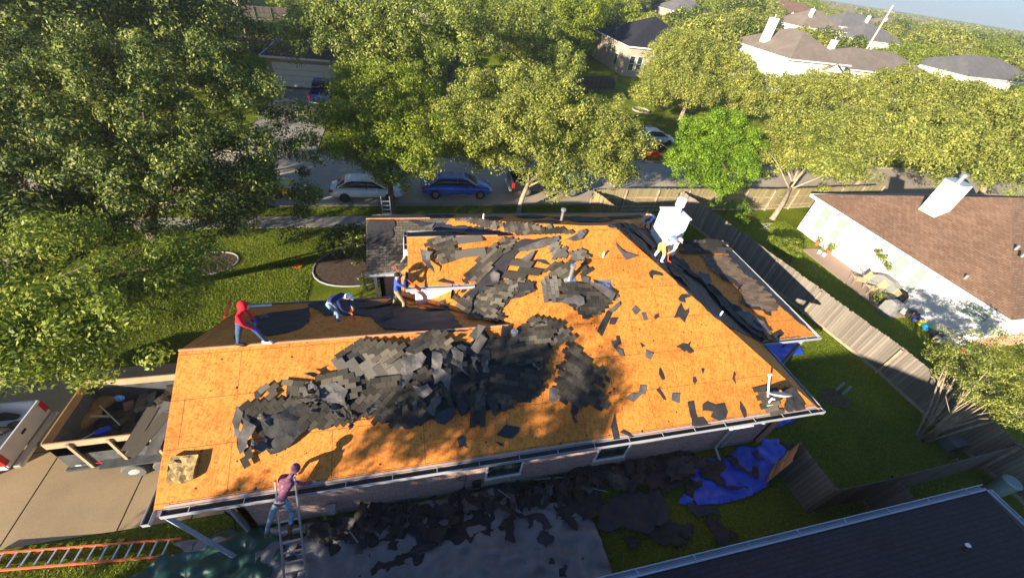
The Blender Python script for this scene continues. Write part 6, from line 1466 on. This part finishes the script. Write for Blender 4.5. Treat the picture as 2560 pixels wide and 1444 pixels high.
def car(label, loc, rz, col, L=4.6, W=1.8, H=1.43, kind='sedan', name='parked_car', hoodz=.92, cat='car'):
    root = empty(name, loc, rz, label, cat); h = W/2; P_ = paint(name+label[:8], col); m = MB(); a, b = -L/2, L/2
    if kind == 'sedan':
        loft(m, [(a, .45, .78, h*.80, .9), (a+.08, .30, .93, h*.92, .88), (a+.5, .24, .98, h, .86), (a+1.1, .22, .97, h, .88), (b-1.6, .22, .95, h, .88), (b-.9, .24, hoodz-.02, h, .88), (b-.25, .26, .76, h*.95, .88), (b, .38, .62, h*.78, .9)])
        body = m.build('body', P_, root, smooth=True)
        m = MB(); loft(m, [(a+.42, .90, .95, h*.80, .9), (a+1.0, .88, H-.14, h*.86, .74), (a+1.45, .88, H-.03, h*.88, .70), (b-2.05, .88, H-.04, h*.88, .70), (b-1.75, .88, H-.12, h*.88, .74), (b-1.02, .86, .92, h*.84, .9)]); m.build('windows', DGL, root, smooth=True)
        m = MB(); loft(m, [(a+1.0, H-.19, H-.115, h*.64, .98), (a+1.45, H-.12, H-.005, h*.665, .93), ((a+b)/2, H-.12, H+.012, h*.67, .93), (b-2.05, H-.13, H-.015, h*.665, .93), (b-1.78, H-.19, H-.105, h*.64, .98)]); m.build('car_roof', P_, root, smooth=True)
        for s in (-1, 1):
            m = MB(); m.bar((a+.50, s*h*.74, .95), (a+1.12, s*h*.635, H-.13), .09, .05); m.build('rear_pillar', P_, root)
            m = MB(); m.bar((b-1.08, s*h*.76, .91), (b-1.80, s*h*.645, H-.13), .06, .045); m.build('front_pillar', P_, root)
            m = MB(); m.bar((0, s*(h*.835), .93), (-.02, s*h*.66, H-.1), .07, .04); m.build('centre_pillar', DGL, root)
            m = MB(); m.box(a+.0, a+.22, min(s*h*.55, s*h*.9), max(s*h*.55, s*h*.9), .68, .84); m.build('tail_lamp', REDL, root)
            m = MB(); m.box(b-.2, b-.01, min(s*h*.5, s*h*.82), max(s*h*.5, s*h*.82), .58, .70); m.build('headlight', WL, root)
            m = MB(); m.box(b-1.72, b-1.58, min(s*(h-.02), s*(h+.14)), max(s*(h-.02), s*(h+.14)), .92, 1.04); m.build('mirror', P_, root)
        wheels(root, (a+.92, b-.88), h, .33, rim=simple('dark rim', (.06, .06, .065), .4, .5) if col[0] > .5 else None)
    else:
        # pickup
        loft(m, [(a+1.95, .42, 1.05, h, .94), (b-1.3, .40, 1.08, h, .92), (b-.3, .42, 1.02, h, .88), (b, .46, .92, h*.9, .9)], ex=6)
        m.build('body', P_, root, smooth=False)
        m = MB(); t = .07
        m.box(a+.06, a+1.97, -h, -h+t, .5, 1.18); m.box(a+.06, a+1.97, h-t, h, .5, 1.18); m.box(a+1.9, a+1.97, -h+t, h-t, .5, 1.18); m.box(a+.06, a+1.9, -h+t, h-t, .5, .58); m.build('bed', P_, root)
        m = MB(); m.box(a, a+.06, -h+.02, h-.02, .58, 1.20); tg = m.build('tailgate', P_, root, bevel=.015)
        m = MB(); m.box(a-.015, a, -.09, .09, .92, 1.0); m.build('handle', DGL, tg)
        m = MB(); m.box(a-.22, a-.02, -h+.05, h-.05, .42, .56); m.build('bumper', M['metal'], root, bevel=.03)
        m = MB(); loft(m, [(a+1.98, 1.0, 1.78, h*.93, .84), (a+2.3, 1.0, 1.84, h*.93, .82), (b-2.2, 1.0, 1.84, h*.93, .82), (b-1.45, 1.0, 1.12, h*.9, .92)], ex=5); m.build('windows', DGL, root, smooth=True)
        m = MB(); m.box(a+2.05, b-2.25, -h*.76, h*.76, 1.80, 1.87); m.build('cab_roof', P_, root, bevel=.03)
        for s in (-1, 1):
            m = MB(); m.box(a-.012, a+.14, min(s*(h-.16), s*(h+.005)), max(s*(h-.16), s*(h+.005)), .72, 1.12); m.build('tail_lamp', REDL, root)
            for x in (a+2.02, a+3.05):
                m = MB(); m.bar((x, s*h*.94, 1.05), (x+.05, s*h*.77, 1.82), .12, .05); m.build('pillar', P_, root)
            m = MB(); m.box(b-.06, b+.01, min(s*h*.55, s*h*.9), max(s*h*.55, s*h*.9), .75, .92); m.build('headlight', WL, root)
        wheels(root, (a+1.1, b-.95), h, .39, .25)
    return root
PI = math.pi
car('white sedan with black windows parked at the kerb under the shaded street tree', (-2.85, 26.15, .012), 0, (.92, .93, .95), 4.65, 1.8, 1.46)
car('bright blue coupe parked at the kerb between the two street trees', (3.25, 26.7, .012), 0, (.01, .11, .66), 5.0, 1.9, 1.42)
car('black pickup truck parked under the sunlit street tree', (10.2, 27.1, .012), 0, (.012, .014, .02), 5.8, 2.0, 1.9, 'pickup', cat='pickup truck')
p = at(808, 258, 0); car('dark blue pickup truck standing in the driveway across the street', (p.x, p.y+1.2, .03), PI/2, (.015, .04, .26), 5.6, 2.0, 1.9, 'pickup', cat='pickup truck')
p = at(1622, 398, 0); car('red car half hidden by leaves on the far side of the street', (p.x, p.y+.6, .02), PI, (.45, .015, .02), 4.5, 1.8, 1.45)
p = at(1640, 372, 0); car('silver white car standing behind the red car on the far side of the street', (p.x+.4, p.y+1.6, .02), 0, (.62, .63, .65), 4.5, 1.8, 1.45)
car('yellow car almost hidden by the leaves of the huge oak', (-9.8, 26.6, .012), 0, (.62, .42, .03), 4.5, 1.8, 1.5)
pk = car('white pickup truck seen from behind at the left edge, tailgate closed', (-12.05-2.8, 9.25, .03), 0, (.66, .66, .67), 5.6, 1.98, 1.9, 'pickup', cat='pickup truck')
pk.rotation_euler.z = PI; 
# ---- dump trailer with plywood sides
x0, x1, y0, y1 = -10.42, -5.85, 8.0, 10.1
TR = empty('dump_trailer', ((x0+x1)/2, (y0+y1)/2, .03), 0, 'dark dump trailer with tall plywood sides, loaded with torn shingles', 'trailer')
def tb(name, mat, *bs, bevel=0):
    m = MB()
    for b in bs: m.box(b[0]-TR.location.x, b[1]-TR.location.x, b[2]-TR.location.y, b[3]-TR.location.y, b[4], b[5])
    return m.build(name, mat, TR, bevel=bevel)
steel = simple('dark painted steel', (.075, .08, .085), .5, var=.35, scale=4)
tb('bed', steel, (x0, x1, y0, y0+.05, .62, 1.74), (x0, x1, y1-.05, y1, .62, 1.74), (x0, x0+.05, y0+.05, y1-.05, .62, 1.74), (x0, x1, y0+.05, y1-.05, .60, .68))
tb('side_board', M['plypale'], (x0, x1, y0-.022, y0-.002, 1.74, 2.0)); tb('side_board', M['ply'], (x0, x1, y0, y0+.02, 1.30, 2.0))
tb('side_board', M['plypale'], (x0, x1, y1-.02, y1+.02, 1.28, 2.02)); tb('front_board', M['ply'], (x0-.02, x0+.02, y0+.02, y1-.02, 1.28, 2.02))
for i in range(5): tb('stake', M['plypale'] if i < 3 else steel, (x0+.55+i*.95, x0+.63+i*.95, y0-.09, y0-.03, .60, 1.95))
tb('frame_rail', steel, (x0-.1, x1, y0-.07, y0+.05, .50, .60))
tb('fender', steel, (-9.5, -7.3, y0-.30, y0, .78, .82)); 
for i, (a_, b_) in enumerate(((-10.2, -10.05), (-9.7, -9.5), (-9.0, -8.85), (-8.3, -8.15))): tb('reflector', (WL, REDL)[i % 2], (a_, b_, y0-.065, y0-.052, .75, .80))
for x in (-8.82, -7.98):
    for yy in (y0-.16, y1+.16):
        m = MB(); X, Y = x-TR.location.x, yy-TR.location.y; m.tube([(X, Y-.11, .34), (X, Y-.08, .34), (X, Y+.08, .34), (X, Y+.11, .34)], [.30, .34, .34, .30], 22); w_ = m.build('wheel', simple('dusty tyre', (.10, .10, .095), .9), TR)
        s = -1 if yy < 9 else 1; m = MB(); m.tube([(X, Y+s*.10, .34), (X, Y+s*.125, .34), (X, Y+s*.10, .34)], [.21, .17, .09], 16); m.build('rim', simple('pale rim', (.55, .53, .50), .45, .3), w_)
m = MB(); m.bar((x0-TR.location.x, 0, .5), (x0-1.5-TR.location.x, 0, .45), .1, .12); m.build('tongue', steel, TR)
# load
GL = 'torn shingles loaded in the dump trailer'
rnd = random.Random(31)
m = MB(); n_ = 26; vs = []
for i in range(n_):
    for j in range(14):
        u, v = i/(n_-1), j/13; x = x0+.1+u*(x1-x0-.1); y = y0+.07+v*(y1-y0-.14)
        z = .9+.95*max(0, min(1, (u-.25)*1.6))+.22*noise.noise(Vector((x*1.8, y*1.8, 1)))-.1*abs(v-.5); vs.append((x, y, z))
m.add(vs, [(i*14+j, (i+1)*14+j, (i+1)*14+j+1, i*14+j+1) for i in range(n_-1) for j in range(13)])
m.add([(x, y, .7) for x, y, z in vs], [(i*14+j, i*14+j+1, (i+1)*14+j+1, (i+1)*14+j) for i in range(n_-1) for j in range(13)])
o = m.build('shingle_load', M['felt']); tag(o, 'dark heap of tear off filling the dump trailer bed', 'debris load')
for i in range(85):
    u = rnd.random()**.7; x = x0+.9+u*(x1-x0-1.2); y = rnd.uniform(y0+.2, y1-.2); z = .95+.95*max(0, min(1, ((x-x0)/(x1-x0)-.25)*1.6))
    L_, W_2 = rnd.uniform(.5, 1.0), rnd.uniform(.15, .34); m = MB(); a_ = rnd.uniform(-.7, .9)+1.2; vs = []; cu = rnd.uniform(-.12, .12)
    for k in range(5):
        t = k/4-.5
        for s in (-.5, .5): vs.append((t*L_, s*W_2+rnd.uniform(-.02, .02), cu*(1-4*t*t)+rnd.uniform(-.01, .01)))
    m.add(vs+[(a, b, c-.012) for a, b, c in vs], [(2*k, 2*k+2, 2*k+3, 2*k+1) for k in range(4)]+[(10+2*k, 11+2*k, 13+2*k, 12+2*k) for k in range(4)]+[(0, 1, 11, 10), (8, 18, 19, 9)]+[(2*k, 10+2*k, 12+2*k, 2*k+2) for k in range(4)]+[(2*k+1, 2*k+3, 13+2*k, 11+2*k) for k in range(4)])
    o = m.build('torn_shingle', M[rnd.choice(('tab', 'tab', 'feltgrey', 'tabdark', 'tabbrown'))]); o.location = (x, y, z+.10+rnd.random()*.10); o.rotation_euler = (rnd.uniform(-.3, .3), rnd.uniform(-.3, .3), a_)
    tag(o, 'torn shingle strip lying on the load in the dump trailer', 'shingle strip', GL)
ml = M['tab']
for i, (px, py) in enumerate(((372, 1090), (385, 1060), (350, 1075), (400, 1085))):
    p = at(px, py, 2.15); m = MB(); m.prism([(-.16, -.7, .0), (.16, -.72, 0), (.17, .6, .25), (-.15, .62, .25)], .015); o = m.build('torn_shingle', M['feltgrey' if i % 2 else 'tab']); o.location = (p.x, p.y+.1, p.z-.1); o.rotation_euler = (-.12, 0, -.35+.12*i)
    tag(o, ('long shingle strip hanging over the side board, left of the four', 'short pale shingle strip hanging highest over the trailer side', 'upturned grey strip hanging over the trailer side board, middle of the four', 'last shingle strip over the trailer side, tucked under the roof edge')[i], 'shingle strip', 'strips hanging over the trailer side')
def item(name, label, cat, mb, mat, **k): return tag(mb.build(name, mat, None, **k), label, cat)
gold = simple('yellow brown cloth', (.24, .14, .035), .8, var=.3)
for i, (px, py, lb) in enumerate(((252, 1008, 'yellow brown sack by the front board inside the dump trailer, the farther one'), (205, 1055, 'yellow brown sack near the corner of the dump trailer, the nearer one'))):
    p = at(px, py, 1.15); m = MB(); m.sphere((0, 0, 0), (.55, .26, .2), nu=16, nv=8); o = item('sack', lb, 'sack', m, gold, smooth=True); o.location = p; o.rotation_euler.z = .9
for (px0, py0, px1, py1, mt, lb, w) in ((225, 1040, 278, 1040, 'lumber', 'short pale board crossing in the dump trailer', .07), (250, 1014, 300, 1062, 'alu', 'thin metal tube lying across the dump trailer load', .03), (205, 1098, 255, 1070, 'trim', 'grey stick near the side board of the dump trailer', .05)):
    a, b = at(px0, py0, 1.5), at(px1, py1, 1.5); m = MB(); m.bar(a, b, w, .03); item('board', lb, 'board', m, M[mt])
p = at(258, 1078, 1.45); m = MB(); m.box(-.17, .17, -.09, .09, -.07, .07); o = item('blue_box', 'small dark blue box on the load in the dump trailer', 'box', m, bglove); o.location = p; o.rotation_euler.z = .4
p = at(298, 995, 1.5); m = MB(); m.sphere((0, 0, 0), (.16, .1, .12), nu=7, nv=4); o = item('plastic_bag', 'light blue plastic bag in the dump trailer', 'bag', m, simple('light blue plastic', (.12, .3, .7), .4)); o.location = p
# truck bed load
m = MB()
for i in range(14): m.sphere((rnd.uniform(-13.9, -12.4), rnd.uniform(8.5, 10), rnd.uniform(.8, 1.15)), (rnd.uniform(.15, .35), rnd.uniform(.1, .25), .15), nu=7, nv=5)
o = item('truck_bed_load', 'dark jumble of tools in the bed of the white pickup', 'load', m, M['tabdark'])
# loose downspout, meter, boxes
a, b = at(404, 1284, 2.55), at(588, 1391, .1); m = MB(); m.bar(a, b, .10, .07); item('loose_downspout', 'pale blue grey downspout hanging from the roof corner down to the grass', 'downspout', m, simple('blue grey metal', (.35, .45, .58), .45))
p = at(826, 1300, .75); m = MB(); m.box(-.13, .13, -.08, .1, -.12, .14); m.tube([(-.1, 0, .05), (-.26, 0, .05), (-.26, 0, -.6)], .025, 7); m.tube([(.05, -.02, .0), (.05, -.13, .0)], .07, 12); o = item('gas_meter', 'grey gas meter on the brick wall beside the ladder', 'gas meter', m, M['trim']); o.location = (p.x, 5.42, .8)
p = wallpt(1190, 1215); m = MB(); m.box(-.14, .14, -.1, .0, -.2, .2); o = item('utility_box', 'small black utility box low on the brick wall', 'utility box', m, blk); o.location = (p.x, 5.61, .55)
p = wallpt(1155, 1210); m = MB(); m.tube([(.13*math.cos(t), -.03, .13*math.sin(t)+.2) for t in [i*.5 for i in range(13)]]+[(.1, -.03, 0), (.05, -.03, -.5)], .012, 5); o = item('cable_loop', 'thin black cable looped on the brick wall left of the utility box', 'cable', m, blk); o.location = (p.x, 5.6, .9)
m = MB(); pts = [wallpt(562, 1275)+Vector((0, -.03, 0)), wallpt(585, 1290), wallpt(592, 1325)+Vector((0, -.1, 0))]; m.tube([Vector((q.x, 5.57, max(.05, q.z))) for q in pts], .02, 6); item('cable', 'black cable hanging on the brick wall by the corner downspout', 'cable', m, blk)
p = at(850, 738, 3.4)
# lawn marker in autumn colours
p = at(745, 668, 0); m = MB(); 
for i in range(14):
    a_ = i*.45; m.bar((0, 0, .02), (.22*math.cos(a_), .22*math.sin(a_), .10+.03*(i % 3)), .02, .02)
item('garden_ornament', 'rust orange spiky ornament standing alone on the sunny lawn', 'ornament', m, orn).location = p
# ---- neighbour's patio things
slab('patio', [(27.35, 11.3), (29.38, 11.3), (29.38, 18.4), (27.35, 18.4)], .03, .1, M['patio'])
sling, frameb = simple('tan sling fabric', (.62, .50, .28), .8), simple('grey chair frame', (.25, .24, .22), .5)
def patio_chair(label, x, y, rz):
    r = empty('patio_chair', (x, y, .03), rz, label, 'chair', 'tan patio chairs'); 
    m = MB(); m.prism([(-.28, -.28, .43), (.28, -.28, .41), (.28, .28, .41), (-.28, .28, .43)], .02); m.build('seat', sling, r)
    m = MB(); m.prism([(-.28, -.28, .44), (-.28, .28, .44), (-.42, .28, 1.02), (-.42, -.28, 1.02)], -.02); m.build('backrest', sling, r)
    for s in (-1, 1):
        m = MB(); m.tube([(-.3, s*.3, 0), (-.28, s*.3, .62), (.28, s*.3, .62), (.32, s*.3, 0)], .018, 6); m.build('armrest', frameb, r)
        m = MB(); m.tube([(-.28, s*.29, .44), (-.43, s*.29, 1.03)], .018, 6); m.build('back_post', frameb, r)
    return r
for i, (px, py, rz, lb) in enumerate(((2150, 695, 2.6, 'tan sling chair standing first from the potted plants'), (2185, 718, 2.7, 'tan sling chair in the middle of the patio row'), (2215, 738, 2.6, 'tan sling chair nearest the grey covered barbecue'))):
    p = at(px, py, .5); patio_chair(lb, min(p.x, 28.75), p.y, rz)
grey = simple('grey vinyl cover', (.22, .22, .215), .6)
def covered(label, px, py, sx, sy, h_, mat, name='barbecue'):
    p = at(px, py, .55); p.x = min(p.x, 29.35-sx-.08); p.z = .03; m = MB(); k = .75
    m.prism([(-sx, -sy, 0), (sx, -sy, 0), (sx, sy, 0), (-sx, sy, 0)], .01)
    vs = [(-sx, -sy, .02), (sx, -sy, .02), (sx, sy, .02), (-sx, sy, .02), (-sx, -sy, h_*.8), (sx, -sy, h_*.8), (sx, sy, h_*.8), (-sx, sy, h_*.8), (-sx*k, -sy*.5, h_), (sx*k, -sy*.5, h_), (sx*k, sy*.5, h_), (-sx*k, sy*.5, h_)]
    m.add(vs, [(0, 1, 5, 4), (1, 2, 6, 5), (2, 3, 7, 6), (3, 0, 4, 7), (4, 5, 9, 8), (5, 6, 10, 9), (6, 7, 11, 10), (7, 4, 8, 11), (8, 9, 10, 11)])
    o = item(name, label, 'barbecue', m, mat, bevel=.03); o.location = p; return o
covered('long grey covered barbecue against the white wall', 2262, 712, .3, .75, 1.15, grey)
covered('squat grey covered barbecue on the patio edge', 2228, 768, .32, .36, 1.0, grey)
covered('black barbecue between the two grey covers', 2268, 738, .28, .36, .95, blk)
pot = simple('terracotta', (.55, .13, .06), .7)
def potted(label, px, py, r, h_, potm, green=True, name='potted_plant', lm='leafb', ht=.35, per=80):
    p = at(px, py, .2); p.x = min(p.x, 29.1) if p.x > 26 else p.x; p.z = .02; root = empty(name, p, 0, label, 'potted plant'); m = MB(); m.tube([(0, 0, 0), (0, 0, h_), (0, 0, h_+.02)], [r*.75, r, r*.9], 12); m.build('pot', potm, root)
    L = NP(); L.leaves([(0, 0, h_+ht*.6)], r*1.3+.05, per, .13, np.random.RandomState(int(px)), 1.0); L.build('foliage', M[lm], root); return root
potted('green plant in a terracotta pot beside the white pots', 2076, 628, .2, .3, pot, ht=.5, per=140)
potted('small plant in a white pot by the patio corner', 2050, 628, .14, .22, M['white'], per=25)
potted('second white pot touching the terracotta pot', 2062, 634, .14, .22, M['white'], per=12)
potted('plant in a brown pot against the white wall', 2052, 607, .15, .3, pot, per=50)
potted('bright flower pots at the foot of the last tan chair', 2190, 748, .35, .2, blk, lm='leafy', per=150)
potted('sprawling pot plant beneath the corner window', 2480, 868, .2, .3, pot, per=60, ht=.7)
potted('terracotta pot on its side against the grey fence', 1950, 742, .16, .25, pot, per=20)
tree('bare legged potted tree with leaf tufts against the white wall', (28.9, 14.6, .03), [(28.9, 14.9, 1.9, .45, .45, .35), (28.8, 14.2, 1.6, .3, .3, .25)], 'leafy', 'barkpale', trunk_r=.025, seed=77, leaf=.14, clumps=40, per=22, cr=(.12, .2), name='potted_tree', stems=2)
# toys and clutter near the far right of the patio
cl = [(2262, 772, .35, .3, .25, (.75, .74, .72), 'white folding chair frame lying by the barbecue'), (2300, 795, .28, .25, .3, (.03, .05, .45), 'deep blue toy on the grass by the patio end'), (2322, 812, .35, .22, .25, (.02, .35, .62), 'turquoise toy on the grass next to the deep blue toy'),
      (2318, 782, .3, .3, .45, (.03, .03, .03), 'black barrel against the white wall'), (2345, 800, .3, .22, .3, (.7, .62, .05), 'yellow toy against the white wall'), (2370, 812, .25, .2, .25, (.15, .5, .15), 'green toy at the end of the toy row'), (2362, 838, .45, .35, .35, (.05, .05, .055), 'black trailer like box beside the toys'), (2400, 850, .5, .35, .4, (.45, .40, .30), 'tan chest near the end of the white wall'), (2290, 780, .2, .2, .3, (.35, .2, .12), 'brown planter by the barrel')]
for i, (px, py, sx, sy, h_, c_, lb) in enumerate(cl):
    p = at(px, py, .2); p.x = min(p.x, 29.3-max(sx, sy)); p.z = 0; m = MB()
    m.box(-sx, sx, -sy, sy, .05, h_*.7); m.tube([(-sx*.6, -sy*1.05, .08), (-sx*.6, sy*1.05, .08)], .08, 10); m.tube([(sx*.6, -sy*1.05, .08), (sx*.6, sy*1.05, .08)], .08, 10); m.sphere((0, 0, h_*.75), (sx*.6, sy*.7, h_*.4), nu=10, nv=6)
    o = item('yard_clutter', lb, 'yard clutter', m, simple('clutter %d' % i, c_, .5), bevel=.02); o.location = p; o.rotation_euler.z = i*.7
# small yard things
p = at(1912, 575, 0); m = MB(); m.tube([(-.5, 0, .02), (.5, .2, .5)], .02, 5); m.tube([(-.5, .2, .5), (.5, 0, .02)], .02, 5); m.tube([(-.5, .1, .5), (.5, .1, .5)], .02, 5); m.tube([(-.5, .1, .05), (.5, .1, .05)], .02, 5); item('drying_rack', 'pale folded drying rack lying in the neighbour grass', 'rack', m, M['trim']).location = p
for i, (px, py) in enumerate(((2090, 975), (2106, 985))):
    p = at(px, py, 0); m = MB(); m.tube([(0, 0, 0), (.12, .05, .5)], .06, 8); item('stump_post', ('short grey post leaning in the bare patch behind the house, left one', 'short grey post leaning in the bare patch behind the house, right one')[i], 'post', m, M['trim']).location = p
slab('bare_patch', blob(at(2085, 995).x, at(2085, 995).y, .8, .5, seed=5), .02, .05, M['soil'])
p = at(2368, 1112, 0); m = MB(); m.box(-.35, .35, -.28, .28, 0, .45); m.box(-.38, .38, -.31, .31, .45, .50); item('utility_cabinet', 'grey green utility cabinet at the foot of the crape myrtle', 'cabinet', m, simple('grey green metal', (.12, .15, .17), .5), bevel=.02).location = p
p = at(2485, 1226, 0); m = MB(); m.tube([(0, 0, 0), (0, 0, .75), (0, 0, .8)], [.25, .3, .32], 14); m.tube([(0, 0, .8), (0, 0, .86)], [.32, .25], 14); item('trash_can', 'grey green trash can behind the corner of the dark roof', 'trash can', m, simple('grey green plastic', (.30, .38, .36), .5)).location = p
p = at(590, 46, 0); m = MB(); m.box(-.5, .5, -.5, .5, 0, 1.0); m.tube([(0, 0, 1), (0, 0, 1.05)], .4, 14); item('air_conditioner', 'grey air conditioner unit by the red brown brick house', 'air conditioner', m, M['trim'], bevel=.03).location = p
for px, py, lb in ((1712, 296, 'ring of stones round the oak by the stone house'),):
    p = at(1602, 277, 0); m = MB(); m.tube([(p.x+1.1*math.cos(t), p.y+1.1*math.sin(t), .08) for t in [i*.3 for i in range(22)]], .12, 6); item('tree_ring', 'pale stone ring around a mulch bed in the front lawn of the stone house', 'tree ring', m, M['walk'])
# grass blades on the near lawns: too many to count
rs = np.random.RandomState(3)
def grassblades(name, region, n, seed, mat, label, h_=(.03, .06)):
    rs = np.random.RandomState(seed); x0, x1, y0, y1 = region; x = rs.uniform(x0, x1, n); y = rs.uniform(y0, y1, n)
    keep = ~((x > -17.6) & (x < -5.2) & (y > 6.1) & (y < 12.5)) & ~((x > -5.2) & (x < 13.2) & (y > 5.5) & (y < 18.6)) & ~((y > 22.2) & (y < 23.6) & (x > -16)) & ~(((x+3.2)**2+(y-18.3)**2 < 3.8)) & ~(((x+10)**2+(y-19)**2 < 1.0)) & (y < 24.7) & (x > -18.2)
    keep &= ~((x > 27.3) & (y > 11.2) & (y < 18.5)) & ~((x > 29.2) & (y > 8))
    x, y = x[keep], y[keep]; n = len(x); a = rs.uniform(0, 6.28, n); w = rs.uniform(.006, .014, n); h = rs.uniform(h_[0], h_[1], n); lx, ly = rs.normal(0, .035, n), rs.normal(0, .035, n)
    dx, dy = np.cos(a)*w, np.sin(a)*w; z = np.zeros(n)
    q = np.stack([np.stack([x-dx, y-dy, z], 1), np.stack([x+dx, y+dy, z], 1), np.stack([x+dx*.3+lx, y+dy*.3+ly, h], 1), np.stack([x-dx*.3+lx, y-dy*.3+ly, h], 1)], 1)
    L = NP(); L.V = [q.reshape(-1, 3)]; o = L.build(name, M[mat]); return tag(o, label, 'grass', kind='stuff')
M['blade'] = leafmat('grass blades', ((.10, .16, .014), (.22, .30, .024), (.38, .44, .05)), .3)
grassblades('lawn_grass', (-18, -4.5, 12.4, 24.7), 230000, 1, 'blade', 'grass blades of the front lawn', (.04, .08))
grassblades('verge_grass', (-12, 13, 23.6, 24.8), 16000, 2, 'blade', 'grass blades of the street verge')
grassblades('side_yard_grass', (-14, 22.5, 1.9, 6.1), 120000, 3, 'blade', 'grass blades of the side yard')
grassblades('back_yard_grass', (13.2, 22, 6.1, 23), 110000, 4, 'blade', 'grass blades of the back yard')
grassblades('neighbour_grass', (22.5, 29.2, 3, 23), 50000, 5, 'blade', 'grass blades of the neighbour yard')
# ============================================================ haze
hz = MB(); hz.box(-900, 1700, -120, 1900, -1.0, 34); h = hz.build('haze', bpy.data.materials.new('haze'), None, uv=False)
mt = bpy.data.materials['haze']; mt.use_nodes = True; t = mt.node_tree; t.nodes.clear(); ou = t.nodes.new('ShaderNodeOutputMaterial'); v = t.nodes.new('ShaderNodeVolumePrincipled')
v.inputs['Color'].default_value = (.93, .96, 1, 1); v.inputs['Density'].default_value = .00045; v.inputs['Anisotropy'].default_value = .3; t.links.new(v.outputs[0], ou.inputs['Volume'])
h['kind'] = 'stuff'; h['label'] = 'thin bright haze over the far neighbourhood'
SC.cycles.volume_bounces = 0
